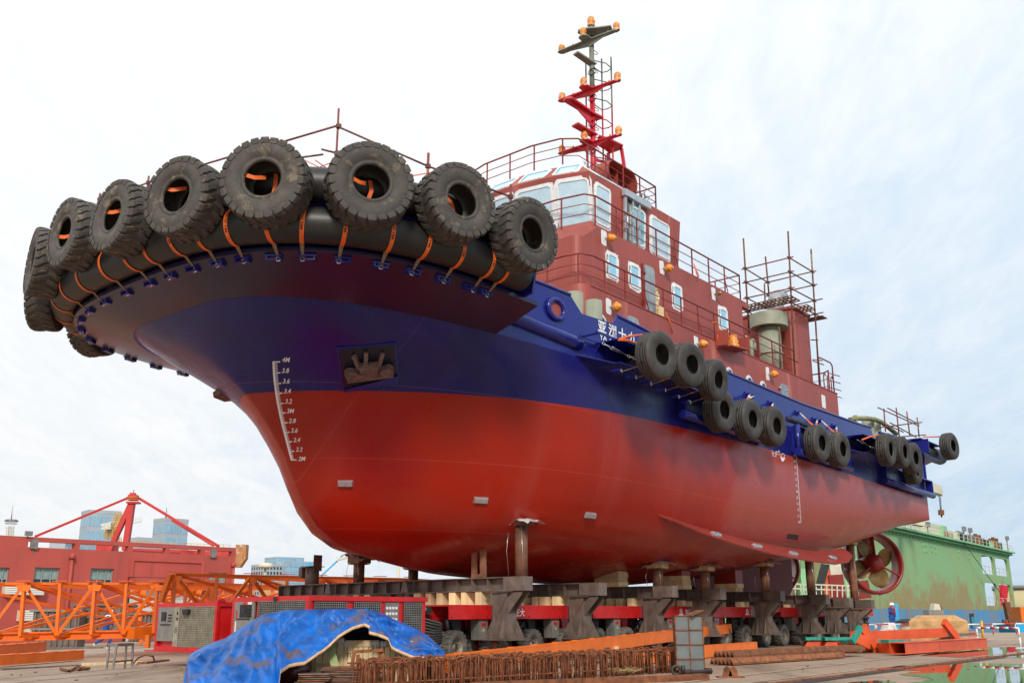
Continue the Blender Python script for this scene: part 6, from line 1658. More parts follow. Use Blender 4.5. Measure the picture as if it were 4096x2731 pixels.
# crates
def crate(q0, q1, y, dy, label, n):
    a, b = at_d(q0, y), at_d(q1, y); w = b.x - a.x; h = a.z - b.z
    t = thing('wooden_crate', label, 'crate', loc=(a.x, y, 0))
    zt_ = a.z
    mb = MB(); mb.box((w / 2, .2, zt_ / 2), (w - .06, .36, zt_ - .06)); part('inner_box', mb, 'oldwood', t)
    for k in range(n):
        mb = MB(); pw = w / n; mb.box((pw * (k + .5), random.uniform(-.006, .006), zt_ * .5 - .03), (pw - .012, .03, zt_ - .10)); part('plank', mb, 'timber' if k % 3 else 'oldwood', t)
    mb = MB(); mb.box((w / 2, -.02, zt_ - .06), (w, .03, .10)); mb.box((w / 2, -.02, .30), (w, .03, .06)); part('crosspiece', mb, 'oldwood', t)
    mb = MB()
    for x in (.06, w - .06): mb.box((x, -.04, zt_ - .06), (.13, .01, .05)); mb.box((x, -.04, zt_ - .09), (.03, .012, .14))
    part('steel_corner', mb, 'galv', t)
    return t
crate(d2(800, 1050), d2(1105, 1484), 17.3, .4, 'left slatted wooden crate under the blue tarpaulin, green paper strip in front', 5)
crate(d2(1110, 1075), d2(1440, 1484), 17.35, .4, 'middle slatted wooden crate under the tarpaulin with stamped letters TC', 7)
crate(d2(1450, 1080), d2(1760, 1484), 17.4, .4, 'right hand wooden crate under the tarpaulin, behind the rusty angle frame', 6)
mb = MB(); vs, fs = text_polys('TC'); p = at_d(d2(1140, 1240), 17.28); mb.add([(p.x + x * .09, p.y, p.z + y * .10) for x, y in vs], fs); c_ = bpy.data.objects['wooden_crate.001']; me = mb.mesh('stamped_letters', M['black']); o = link('stamped_letters', me, c_); o.matrix_parent_inverse = Matrix.Translation(c_.location).inverted()
mb = MB(); a, b = at_d(d2(985, 1130), 17.1), at_d(d2(1040, 1335), 16.95); mb.bar(a, b, .13, .02, up=(0, -1, 0)); single('paper_strip', mb, mat('green_paper', (.34, .40, .16), .7, bump=.6, bscale=20), 'crumpled green paper strip leaning on the left crate', 'paper')
M['redfilm'] = mat('dark_red_film', (.14, .03, .03), .25, var=.3, bump=.6, bscale=6)
mb = MB(); a = at_d(d2(640, 1420), 17.1); mb.tube([(a.x - .25, 17.1, .22), (a.x + .28, 17.15, .22)], .22, 18); single('cable_drum', mb, 'redfilm', 'dark red wrapped drum end under the left edge of the tarpaulin', 'drum')
# tarpaulin: draped sheet; ridge and hem lines
cols = [  # x px (view), ridge y, hem y, hem depth, open?
    (428, 1560, 1640, 15.9), (438, 1500, 1640, 15.8), (470, 1482, 1640, 15.7), (520, 1463, 1640, 15.6), (570, 1430, 1640, 15.6), (605, 1410, 1640, 15.7), (637, 1404, 1600, 15.8), (645, 1402, 1545, 15.9), (665, 1400, 1533, 16.2), (700, 1399, 1526, 16.4), (740, 1398, 1497, 16.6),
    (780, 1397, 1466, 16.8), (812, 1397, 1446, 16.9), (838, 1398, 1437, 17.0), (850, 1399, 1443, 17.0), (848, 1399, 1455, 16.9), (870, 1404, 1462, 16.9), (893, 1414, 1472, 16.9), (900, 1419, 1490, 16.9), (920, 1427, 1500, 16.9), (950, 1440, 1512, 16.9), (985, 1460, 1513, 17.0), (1012, 1485, 1512, 17.1), (1024, 1502, 1514, 17.2)]
mb = MB(); rows_ = []; hem = []
NV = 44
dense = []
for i in range(len(cols) - 1):
    for k in range(9):
        t_ = k / 9; dense.append(tuple(a + (b - a) * t_ for a, b in zip(cols[i], cols[i + 1])))
dense.append(cols[-1])
for ci, (x, yr, yh, d) in enumerate(dense):
    top = at_d(v_(x, yr), 18.1); bot = at_d(v_(x, yh), d)
    if bot.z < .01: r = ray(*v_(x, yh)); bot = Vector((bot.x, bot.y, .01))
    row = []
    back = Vector((top.x * 1.03, 19.3, .0)) 
    for k in range(7):
        f = k / 7; p = back.lerp(top, f ** .8); p.z = top.z * math.sin(f * PI / 2); row.append(p)
    for k in range(NV + 1):
        f = k / NV; p = top.lerp(bot, f); sag = math.sin(f * PI) * .10
        u = x * .012; 
        p.y += -sag * .6
        wr = noise.noise(Vector((u * 1.5 + f * 1.3, f * 1.5, 1))) * .20 + (.35 - abs(noise.noise(Vector((u * 2.2 + f * 2.5, f * 1.6 - u, 5))))) * .22 + (.5 - abs(noise.noise(Vector((u * 5 - f * 4, f * 4, 9))))) * .10 + (.4 - abs(noise.noise(Vector((u * 12 + f * 5, f * 9 - u * 3, 3))))) * .06
        e = math.sin(min(1, f * 4) * PI / 2) * (1 - .75 * f ** 6)
        p.y -= wr * e; p.z += wr * .35 * e * (1 if f > .05 else 0)
        p.z = max(p.z, .012)
        row.append(p)
    rows_.append(row); hem.append(row[-1].copy())
mb.grid(rows_, True)
tarp = thing('tarpaulin', 'crumpled dirty blue tarpaulin thrown over wooden crates in the foreground', 'tarpaulin', loc=(-2.5, 17, 0))
o = part('sheet', mb, 'tarp', tarp); o.location = -tarp.location
h2 = [p for p, c in zip(hem, dense) if c[0] >= 637]
mb = MB(); mb.grid([[p + Vector((0, -.012, .04)) for p in h2], [p + Vector((0, -.03, .0)) for p in h2], [p + Vector((0, .0, -.012)) for p in h2]], True); o = part('hem', mb, 'tarptrim', tarp); o.location = -tarp.location
# rusty A frame of angle bars
t = thing('rusty_trestle', 'rusty angle iron trestle standing in front of the crates', 'trestle', loc=(-1.0, 16.8, 0))
def tp_(q, y): return at_d(q, y) - Vector((-1.0, 16.8, 0))
for q0, q1 in (((1195, 1190), (1490, 1172)), ((1215, 1200), (1175, 1420)), ((1250, 1215), (1240, 1420)), ((1465, 1180), (1420, 1484)), ((1480, 1180), (1510, 1500))):
    mb = MB(); mb.bar(tp_(d2(*q0), 16.75), tp_(d2(*q1), 16.7), .045, .05); part('angle_bar', mb, 'rust', t)
# stacks of rusty plates
ORD2 = ['', 'second', 'third', 'fourth', 'fifth', 'sixth', 'seventh', 'eighth', 'ninth', 'tenth', 'eleventh', 'twelfth']
GPL = 'rusty steel plates stacked before the crates'
for si, (x0, x1, ztop, n, nm) in enumerate((( 700, 1010, 1385, 7, 'left stack'), (900, 1330, 1335, 12, 'middle stack'), (1130, 1425, 1345, 11, 'right stack'))):
    a, b = at_d(d2(x0, ztop), 16.5 - si * .02), at_d(d2(x1, ztop), 16.5); w = b.x - a.x; h = (a.z) / n
    for k in range(n):
        mb = MB(); j = random.uniform(-.05, .05); mb.box((0, 0, 0), (w * random.uniform(.92, 1.02), .5, h * .62), rz=R(random.uniform(-6, 6)))
        single('steel_plate', mb, 'rust' if k % 2 else 'steelbrown', 'rusty plate in the %s before the crates, %s' % (nm, 'on top' if k == n - 1 else 'at the bottom' if k == 0 else ORD2[n - 1 - k] + ' from the top'), 'steel plate', loc=(a.x + w / 2 + j, 16.62 + si * .12, h * (k + .5)), group=GPL + ', ' + nm)
# rebar rack
t = thing('rebar_bundle', 'long standing row of hooked rusty reinforcing bars in the foreground', 'reinforcing bars', loc=(0, 17, 0))
rm_ = []
for v in range(6):
    mb = MB(); H = .43 + random.uniform(-.03, .03); a = random.uniform(-.9, .9); L = random.uniform(.08, .13)
    mb.tube([(random.uniform(-.02, .02), 0, 0), (0, 0, H * .5), (0, 0, H - .03), (.03 * math.cos(a), .03 * math.sin(a), H), (L * math.cos(a), L * math.sin(a), H + random.uniform(-.01, .01))], .0115, 6); rm_.append(mb.mesh('rebar', M['rebar']))
La, Lb = Vector((-2.15, 15.3, 0)), Vector((3.50, 20.6, 0)); dd = (Lb - La)
def rebar_xf(k):
    f = random.random() if k > 170 else k / 170; off = random.choice([0, .08, .16, .3, .45]) * random.uniform(.7, 1.3)
    return f, off
exb = MB()
for k in range(330):
    f, off = rebar_xf(200); p = La + dd * f + Vector((-off * .55, off, 0)) - Vector((0, 17, 0)); a = random.uniform(0, 6.28); H = .42 + random.uniform(-.03, .04); tx, ty = random.uniform(-.03, .03), random.uniform(-.03, .03)
    exb.tube([p, p + Vector((tx, ty, H - .03)), p + Vector((tx + .03 * math.cos(a), ty + .03 * math.sin(a), H)), p + Vector((tx + .11 * math.cos(a), ty + .11 * math.sin(a), H))], .0115, 5)
o = part('rebar_mass', exb, 'rebar', t); o['kind'] = 'stuff'
for k in range(290):
    f, off = rebar_xf(k)
    p = La + dd * f + Vector((-off * .55, off, 0)) - Vector((0, 17, 0))
    o = link('rebar', rm_[k % 6], t, loc=p); o.rotation_euler = (R(random.uniform(-5, 5)), R(random.uniform(-5, 5)), random.uniform(-.8, .8) + (PI if random.random() < .35 else 0)); o.scale = (1, 1, random.uniform(.93, 1.08))
for off, z in ((.02, .12), (.5, .30), (.2, .40), (.8, .38)):
    mb = MB(); mb.tube([La + Vector((-off * .5, off - 17, z)), Lb + Vector((-off * .5, off - 17, z))], .012, 6); part('tie_bar', mb, 'rebar', t)
# grid faced steel box
p = G0(d4(245, 1442)); q = G0(d4(470, 1442)); 
yb = 19.9; a, b, tp1 = at_d(d4(232, 1440), yb), at_d(d4(470, 1440), yb), at_d(d4(228, 990), yb)
w, h = b.x - a.x, tp1.z - .0
t = thing('formwork_panel', 'upright grey steel panel box with a rusty rib grid, in front of the transporters', 'steel panel', loc=(a.x, yb, 0))
for r_ in range(4):
    for c__ in range(2):
        mb = MB(); mb.box((w * (c__ + .5) / 2, .12, h * (r_ + .5) / 4), (w / 2 - .02, .24, h / 4 - .02)); part('panel', mb, 'plate', t)
mb = MB()
for r_ in range(5): mb.box((w / 2, .11, h * r_ / 4), (w + .02, .27, .018))
for c__ in range(3): mb.box((w * c__ / 2, .11, h / 2), (.018, .27, h))
mb.bar((w * .5, 0, h), (w * .98, .1, h + .1), .3, .01); part('rib_grid', mb, 'rust', t)
# long orange beams
def ibeam(a, b, h, w, name, label, m='orange', group=None, lugs=0):
    a, b = Vector(a), Vector(b); d = (b - a); L = d.length; d.normalize(); x = d; z = Vector((0, 0, 1)); y = z.cross(x).normalized(); z = x.cross(y)
    fr = frame(a, x, y, z); mb = MB(); mb.box((L / 2, 0, h - .012), (L, w, .024)); mb.box((L / 2, 0, .012), (L, w, .024)); mb.box((L / 2, 0, h / 2), (L, .016, h - .048)); mb.box((L / 2, -w / 2 + .01, h / 2), (L, .012, h - .05)) 
    t = thing(name, label, 'steel beam', mtx=fr, group=group); part('beam', mb, m, t)
    for k in range(lugs):
        q = MB(); q.box((L * (k + .5) / lugs, 0, h + .008), (.12, w * .5, .016)); part('flange_lug', q, m, t)
    return t
ibeam((-1.2, 17.8, .14), (7.1, 34.3, .50), .29, .2, 'orange_beam', 'very long bright orange beam lying across behind the rebar row', lugs=18)
ibeam((2.2, 22.6, .02), (6.95, 30.2, .02), .30, .2, 'orange_beam', 'shorter orange beam on the ground behind the grid panel box')
for x, y, nm in ((-.6, 19.0, 'left'), (2.3, 24.8, 'middle'), (5.4, 31.0, 'right')):
    mb = MB(); mb.box((0, 0, .16), (.35, .25, .32 + (y - 15) * .01)); single('timber_block', mb, 'oldwood', 'old timber chock under the very long orange beam, %s one' % nm, 'timber', loc=(x, y, 0), group='chocks under the long orange beam')
# angle iron stack
t = thing('angle_iron_stack', 'neat stack of rusty angle irons lying behind the grid panel box', 'angle irons')
def zig(y0, a, b, zb_, n, wd, h):
    d = (b - a).normalized(); nn = Vector((d.y, -d.x, 0))
    for k in range(n):
        for lay in range(3):
            z = zb_ + lay * .016; o_ = a + nn * (k * wd); P = [o_ + Vector((0, 0, z)), o_ + nn * wd * .5 + Vector((0, 0, z + h)), o_ + nn * wd + Vector((0, 0, z)), o_ + nn * wd + Vector((0, 0, z - .012)), o_ + nn * wd * .5 + Vector((0, 0, z + h - .012)), o_ + Vector((0, 0, z - .012))]
            mb = MB(); mb.prism(P, b - a); part('angle_iron', mb, 'rust', t)
a, b = G0(d4(545, 1345), .14), G0(d4(1685, 1285), .14)
a.z = b.z = 0; zig(0, a, b, .15, 5, .11, .10)
a, b = G0(d4(515, 1400), .03), G0(d4(1500, 1340), .03); a.z = b.z = 0; zig(0, a, b, .03, 6, .10, .09)
for nq, q in ((1030, d4(1030, 1355)), (1560, d4(1560, 1330))):
    p = G0(q); mb = MB(); mb.box((0, 0, .05), (.8, .16, .10), rz=.9); single('timber_block', mb, 'oldwood', 'grey timber bearer under the angle iron stack, %s' % {1030: 'middle one', 1560: 'right one', 900: 'front one'}[nq], 'timber', loc=p, group='bearers under the angle irons')
# rusty channel in the very front, turnbuckle, pad lug
a, b = G0(v_(1085, 1572), .06), G0(v_(1625, 1552), .06)
mb = MB(); mb.bar((a.x, a.y, .05), (b.x, b.y, .05), .12, .10); single('steel_channel', mb, 'rust', 'rusty steel channel lying along the foot of the rebar row', 'steel channel')
a, b = G0(d4(240, 1500)), G0(d4(530, 1488)); mb = MB(); z = Vector((0, 0, .05)); mb.tube([a + z, b + z], .035, 8); mb.tube([a + z, a.lerp(b, .4) + z], .05, 8); mb.lathe([(.05, -.025), (.10, -.025), (.10, .025), (.05, .025)], 16, c=a + Vector((-.03, 0, .09)), mtx=Matrix.Rotation(PI / 2, 3, 'X'), closed=True); mb.tube([a + z + Vector((.1, 0, 0)), a + z + Vector((.1, .0, .12))], .04, 8); mb.cyl(b + z - Vector((.12, 0, 0)), b + z, .06, 10)
M['greasy'] = mat('greasy_brown_steel', (.05, .035, .028), .5, .3, var=.3); single('turnbuckle', mb, 'greasy', 'greasy brown turnbuckle lying on the concrete in front of the panel box', 'turnbuckle')
p = G0(d4(690, 1520)); t = thing('pad_lug', 'rusty twin eyed pad lug on a base plate on the concrete', 'lug', loc=p)
mb = MB(); mb.box((0, 0, .012), (.45, .3, .024)); part('base_plate', mb, 'rust', t)
for x in (-.05, .06):
    mb = MB(); P = [(x, -.02, .02), (x + .0, .12, .02), (x, .10, .16), (x, .05, .20), (x, -.0, .16)]
    P = [(-.09 + x, 0, .02), (.09 + x, 0, .02), (.05 + x, 0, .16), (x, 0, .2), (-.05 + x, 0, .16)]; mb.prism(P, (0, .02, 0)); mb.tube([(x + .025 * math.cos(u), -.002, .14 + .025 * math.sin(u)) for u in [2 * PI * i / 10 for i in range(10)]], .006, 4, closed=True); part('eye_plate', mb, 'rust', t)
p = G0(d3(70, 1470)); mb = MB(); mb.box((0, 0, .04), (.18, .3, .08), rz=.7); single('steel_offcut', mb, 'rust', 'rusty box section offcut at the left foot of the rebar row', 'offcut', loc=p)
p = G0(d3(1600, 1390), .05); mb = MB()
for k in range(110): a = random.uniform(0, PI * 2); c_ = Vector((random.uniform(-.28, .28), random.uniform(-.1, .1), random.uniform(0, .06))); mb.bar(c_, c_ + Vector((.16 * math.cos(a), .08 * math.sin(a), random.uniform(.0, .08))), .004)
o = struct('straw', mb, mat('dry_straw', (.45, .34, .15), .9), 'stuff'); o.location = p

# ================================================================== RIGHT: orange red beams with teal pads, block, barriers, person
def boxbeam(qa, qb, h, w, label, group='orange red box beams', z0=.04, pad=True):
    a, b = G0(qa, z0), G0(qb, z0); d = (b - a).normalized(); y = Vector((-d.y, d.x, 0)); t = thing('box_beam', label, 'steel beam', mtx=frame(a, d, y, (0, 0, 1)), group=group); L = (b - a).length
    mb = MB(); mb.box((L / 2, w / 2, h - .01), (L, w, .02)); mb.box((L / 2, w / 2, .01), (L, w, .02)); mb.box((L / 2, .03, h / 2), (L - .25, .014, h - .04)); mb.box((L / 2, w - .03, h / 2), (L, .014, h - .04)); mb.box((L - .25, w / 2, h / 2), (.02, w * .8, h - .04)); part('beam', mb, 'orangered', t)
    return t, L
t, L = boxbeam(d5(800, 1350), d5(1440, 1302), .30, .42, 'longest orange red box beam lying on the ground, teal pad on its near end')
ends = [(d5(690, 1345), 'teal padded end of the long box beam on the right'), (d5(560, 1338), 'middle short orange box end with a teal pad and black plug'), (d5(385, 1340), 'left tilted orange box end with a teal pad beside the angle irons')]
for k, (q, lb) in enumerate(ends):
    p = G0(q, 0); t = thing('end_box', lb, 'steel box', mtx=frame(p, Vector((.97, .2, 0)).normalized(), Vector((-.2, .97, 0)).normalized(), (0, 0, 1)) @ Matrix.Rotation(R([0, 2, -9][k]), 4, 'Y'), group='orange box ends with teal pads')
    mb = MB(); W_ = [.36, .36, .55][k]; mb.prism([(0, 0, 0), (W_, 0, 0), (W_, 0, .25), (0, 0, .29)], (0, .6, 0)); mb.box((W_ + .02, .25, .13), (.025, .5, .30)); part('box', mb, 'orangered', t)
    mb = MB(); mb.box((.14, .05, .33), (.50, .4, .09)); part('rubber_pad', mb, 'teal', t); mb = MB(); mb.box((.24, -.01, .12), (.06, .02, .10)); part('plug', mb, 'dark', t)
for k, (q, lb) in enumerate(((d5(45, 1290), 'far left orange end with a teal pad behind the angle irons'), (d5(190, 1292), 'second orange end with a teal pad behind the angle irons'))):
    p = G0(q, 0); t = thing('end_box', lb, 'steel box', loc=p, group='orange box ends with teal pads'); mb = MB(); mb.prism([(0, 0, 0), (.9, 0, 0), (.8, 0, .2), (.1, 0, .16)], (0, .4, 0)); part('box', mb, 'orangered', t); mb = MB(); mb.box((.45, .1, .26), (.85, .4, .10)); part('rubber_pad', mb, 'teal', t)
# raised beam with cross plates lying on top at the back
a, b = at_d(d5(470, 1215), 30), at_d(d5(1075, 1185), 32); d = (b - a).normalized(); y = Vector((0, 0, 1)).cross(d).normalized()
t = thing('t_beam', 'orange red beam with splayed end plates lying on top of the box beams', 'steel beam', mtx=frame(a, d, y, d.cross(y)), group='orange red box beams')
L = (b - a).length; mb = MB(); mb.box((L / 2, 0, 0), (L, .35, .26)); part('beam', mb, 'orangered', t)
mb = MB(); mb.bar((L - .1, -.2, .32), (L + .45, -.2, -.2), .14, .22); part('end_plate', mb, 'orangered', t); mb = MB(); mb.bar((-.15, -.2, .25), (.3, -.2, -.25), .12, .3); mb.bar((.0, -.2, -.2), (-.62, -.2, .02), .2, .3); part('end_plate', mb, 'orangered', t)
mb = MB(); mb.bar((-.72, -.25, -.12), (-.30, -.25, .27), .11, .16); part('rubber_pad', mb, 'teal', t)
for k in range(2): ibeam(tuple(G0(d5(830, 1262 + k * 10)) + Vector((0, .8 + k * .5, .2))), tuple(G0(d5(1370, 1245 + k * 8)) + Vector((0, .8 + k * .5, .2))), .1, .4, 'grey_plank', 'grey topped steel plank lying between the orange red beams, %s' % ['nearer one', 'farther one'][k], 'plate', 'grey steel planks')
p = G0(d5(1035, 1340)); mb = MB(); mb.box((0, -.05, .17), (.2, .06, .36)); single('steel_strap', mb, 'rust', 'rusty yellow upright strip leaning on the long box beam', 'steel strip', loc=p)
for nq, q in (('left', d5(1180, 1215)), ('right', d5(1290, 1215))): p = G0(q); mb = MB(); mb.box((0, 0, .12), (.5, .3, .24)); single('steel_lug', mb, 'orangered', 'small orange lug standing up beside the concrete block, %s one' % nq, 'lug', loc=p, group='small orange lugs by the block')
# concrete block
a, b = at_d(d5(850, 1230), 44), at_d(d5(1280, 1230), 45); w = b.x - a.x; zt_ = at_d(d5(900, 1100), 44).z; zp = at_d(d5(1000, 1055), 45).z
mb = MB(); lo = [(0, 0), (w * .80, -.3), (w, .9), (w * .2, 1.9), (-.1, 1.2)]
lo = [(0, .1), (w * .80, -.35), (w, .9), (w * .22, 1.5)]
def jit(): return random.uniform(-.02, .02)
c_ = Vector((w * .45, .7, 0)); up_ = [(c_.x + (x - c_.x) * .66, c_.y + (y - c_.y) * .66) for x, y in lo]
mb.grid([[(x, y, 0) for x, y in lo], [(x, y, zt_ * .5 + jit()) for x, y in lo], [(x, y, zt_ + jit()) for x, y in lo], [(x, y, zp + jit()) for x, y in up_]], False, closeu=True); mb.add([(x, y, zp) for x, y in up_], [tuple(range(4))])
single('concrete_block', mb, 'concrete', 'big tan concrete block with a sloping top behind the orange red beams', 'concrete block', loc=(a.x, 44, 0))
# barriers
def barrier(q0, q1, y0, y1, zt, label, arch=False, n=3, z0=0, mid=False):
    a, b = at_d(q0, y0), at_d(q1, y1); a.z = b.z = 0; t = thing('barrier', label, 'barrier', loc=a, group='red and white tube barriers'); d = b - a; L = d.length
    stripes = 6 if not arch else 9
    for k in range(stripes):
        mb = MB(); mb.tube([d * (k / stripes) + Vector((0, 0, zt)), d * ((k + 1) / stripes) + Vector((0, 0, zt))], .035, 8); part('rail_stripe', mb, 'white' if k % 2 == 0 else 'trailred', t)
    for k in range(n):
        p = d * (k / (n - 1)); mb = MB(); mb.tube([p, p + Vector((0, 0, zt * .55))], .03, 8); part('post', mb, 'white' if arch else 'trailred', t); mb = MB(); mb.tube([p + Vector((0, 0, zt * .55)), p + Vector((0, 0, zt))], .03, 8); part('post', mb, 'white', t)
        if arch: mb = MB(); mb.bar(p - d.normalized().cross(Vector((0, 0, 1))) * .35, p + d.normalized().cross(Vector((0, 0, 1))) * .35, .06); part('foot', mb, 'white', t)
barrier(d5(265, 1120), d5(860, 1120), 52, 56, 1.05 - 37 / 4000 * 52 + .0, 'long red and white barrier crossing behind the beams and in front of the worker', n=5)
barrier(d5(583, 1112), d5(850, 1108), 58, 60, .55, 'short red and white barrier beside the mooring bollard', n=3)
barrier(d5(1275, 1130), d5(1800, 1133), 54, 58, .55, 'red and white barrier right of the concrete block', n=4)
barrier(d5(1340, 1158), d5(1655, 1150), 34.5, 33.5, .62, 'low arched white barrier with red stripes nearest the puddles', True, n=2)
p = at_d(d5(1375, 1095), 40); q = at_d(d5(1390, 1228), 40); mb = MB(); mb.tube([p, q], .05, 8); single('yellow_pole', mb, 'yellow', 'thin yellow pole standing by the arched barrier', 'pole')
# mooring bollard wrapped with rope
p = G0(d5(820, 1165)); p = at_d(d5(822, 1160), 58); p.z = 0
t = thing('bollard', 'black and yellow capped mooring bollard wound with pale rope', 'bollard', loc=p)
mb = MB(); mb.lathe([(.35, 0), (.3, .3), (.32, .55), (0, .55)], 20); part('post', mb, 'dark', t)
for k in range(7): mb = MB(); mb.tube([(.40 * math.cos(u), .40 * math.sin(u), .08 + .07 * k) for u in [2 * PI * i / 20 for i in range(20)]], .045, 6, closed=True); part('rope_turn', mb, 'cream', t)
mb = MB(); mb.lathe([(.0, .85), (.3, .82), (.62, .7), (.62, .55), (.3, .55)], 24); part('cap', mb, 'dark', t); mb = MB(); mb.prism([(.1, -.63, .58), (.62, -.5, .58), (.3, -.2, .85), (.1, -.2, .85)], (0, .04, 0)); part('yellow_segment', mb, 'yellow', t)
# electrical cabinet
p = at_d(d5(835, 1100), 62); w = at_d(d5(945, 1100), 62).x - p.x; zt_ = at_d(d5(835, 1018), 62).z
t = thing('machinery_cabinet', 'grey stained cabinet on the quay with a cream box on top', 'cabinet', loc=(p.x, 62 - 3, 0)); mb = MB(); mb.box((w / 2, .4, zt_ / 2), (w, .8, zt_)); part('cabinet', mb, 'greysteel', t); mb = MB(); mb.prism([(w * .38, .1, zt_), (w * .88, .1, zt_), (w * .80, .1, zt_ + .32), (w * .5, .1, zt_ + .36)], (0, .6, 0)); part('top_box', mb, 'cream', t)
p = at_d(d5(680, 1150), 57); mb = MB()
for k in range(5):
    rr = .5 - .06 * k; mb.tube([(rr * math.cos(u), rr * .7 * math.sin(u), .08 + .12 * k) for u in [2 * PI * i / 16 for i in range(16)]], .09, 6, closed=True)
p.z = 0; single('rope_coil', mb, 'plastic', 'heap of pale rope coiled on the quay left of the worker', 'rope', loc=p)
# ================================================================== PEOPLE
def skin_mesh(name, J, E, rad, m, root):
    keys = list(J); idx = {k: i for i, k in enumerate(keys)}
    me = bpy.data.meshes.new(name); me.from_pydata([J[k] for k in keys], [(idx[a], idx[b]) for a, b in E], [])
    o = bpy.data.objects.new(name, me); COL.objects.link(o)
    md = o.modifiers.new('skin', 'SKIN'); o.modifiers.new('sub', 'SUBSURF').levels = 2
    for k in keys:
        r = rad[k]; sv = me.skin_vertices[0].data[idx[k]]; sv.radius = (r, r) if not isinstance(r, tuple) else r; sv.use_root = (k == root)
    bpy.context.view_layer.update()
    dg = bpy.context.evaluated_depsgraph_get(); me2 = bpy.data.meshes.new_from_object(o.evaluated_get(dg))
    bpy.data.objects.remove(o); me2.materials.clear(); me2.materials.append(M[m] if isinstance(m, str) else m); me2.name = name
    for p in me2.polygons: p.use_smooth = True
    return me2
def person(loc, rz, J, label, vest=None, hat_back=0):
    """J: joints in metres, x forward, y left, z up"""
    t = thing('person', label, 'person', loc=loc, rz=rz)
    E = [('pel', 'chest'), ('chest', 'neck'), ('neck', 'head'), ('head', 'crown')]
    for s in 'lr': E += [('pel', 'hip' + s), ('hip' + s, 'kn' + s), ('kn' + s, 'an' + s), ('an' + s, 'toe' + s), ('chest', 'sh' + s), ('sh' + s, 'el' + s), ('el' + s, 'wr' + s), ('wr' + s, 'ha' + s)]
    rad = dict(pel=.10, chest=.12, neck=.05, head=.085, crown=.06)
    for s in 'lr': rad.update({'hip' + s: .08, 'kn' + s: .055, 'an' + s: .04, 'toe' + s: .035, 'sh' + s: .055, 'el' + s: .042, 'wr' + s: .03, 'ha' + s: .035})
    link('body', skin_mesh('body', J, E, rad, 'skin', 'pel'), t)
    E2 = [e for e in E if 'head' not in e and 'crown' not in e and not e[1].startswith('ha') and not e[1].startswith('toe')]
    J2 = {k: v for k, v in J.items() if k not in ('head', 'crown', 'hal', 'har', 'toel', 'toer')}
    rad2 = {k: rad[k] * 1.32 + .01 for k in J2}; rad2['neck'] = .075; rad2['chest'] = .165; rad2['pel'] = .15
    link('coverall', skin_mesh('coverall', J2, E2, rad2, 'coverall', 'pel'), t)
    h = Vector(J['head']); c = Vector(J['crown']); mb = MB(); mb.lathe([(0, .135), (.06, .125), (.11, .085), (.13, .03), (.135, 0), (.165, -.012), (.135, -.005), (0, .0)], 20, c=h.lerp(c, .35)); part('helmet', mb, 'helmet', t)
    hx = h + Vector((.085, 0, -.01)); mb = MB(); mb.box(hx, (.04, .03, .04)); mb.box(hx + Vector((-.01, .035, .03)), (.02, .025, .012)); mb.box(hx + Vector((-.01, -.035, .03)), (.02, .025, .012)); part('face', mb, 'skin', t)
    for s in 'lr':
        a = Vector(J['an' + s]); b = Vector(J['toe' + s]); mb = MB(); mb.tube([a + Vector((-.06, 0, -.03)), a + Vector((0, 0, -.04)), b + Vector((.04, 0, -.0))], [.045, .05, .035], 8); part('shoe', mb, 'dark' if vest else 'cream', t)
        w = Vector(J['ha' + s]); d = (w - Vector(J['wr' + s])).normalized(); mb = MB()
        for q in range(4): mb.tube([w + Vector((0, (q - 1.5) * .018, 0)), w + Vector((0, (q - 1.5) * .02, 0)) + d * (.07 - abs(q - 1.4) * .008)], .009, 5)
        mb.tube([w, w + Vector((.04, .02, 0)) + d * .03], .010, 5); part('fingers', mb, 'skin', t)
    ch, nk = Vector(J['chest']), Vector(J['neck'])
    if vest:
        mb = MB()
        for y in (-.09, .09): mb.tube([ch + Vector((.13, y * .8, -.22)), ch + Vector((.175, y, .0)), ch + Vector((.13, y, .12)), nk + Vector((-.02, y * .7, .03)), ch + Vector((-.14, y, .05))], .035, 8)
        mb.tube([ch + Vector((.18 * math.cos(u), .18 * math.sin(u), -.12)) for u in [2 * PI * i / 16 for i in range(16)]], .022, 6, closed=True); part('life_vest', mb, 'lifered', t)
    else:
        mb = MB(); mb.lathe([(.10, .10), (.17, .03), (.205, -.05), (.20, -.07), (.16, .0)], 18, c=ch + Vector((0, 0, .08))); part('white_collar', mb, 'white', t)
    return t
J1 = dict(pel=(0, 0, .92), chest=(.05, 0, 1.32), neck=(.07, 0, 1.47), head=(.11, 0, 1.58), crown=(.11, 0, 1.68), hipl=(0, .10, .88), hipr=(0, -.10, .88), knl=(.22, .10, .50), anl=(.12, .10, .09), toel=(.26, .10, .04), knr=(-.05, -.1, .48), anr=(-.42, -.1, .26), toer=(-.44, -.1, .12),
          shl=(.05, .19, 1.38), shr=(.05, -.19, 1.38), ell=(-.10, .24, 1.12), wrl=(.05, .26, .92), hal=(.09, .26, .87), elr=(.18, -.24, 1.13), wrr=(.36, -.18, 1.10), har=(.42, -.17, 1.11))
pp = aty((425, 2510), 47); gz = ground_z(pp.x, 47)
person((pp.x, 47, gz), R(10), J1, 'person in blue coverall with white collar and white helmet walking behind the orange trusses')
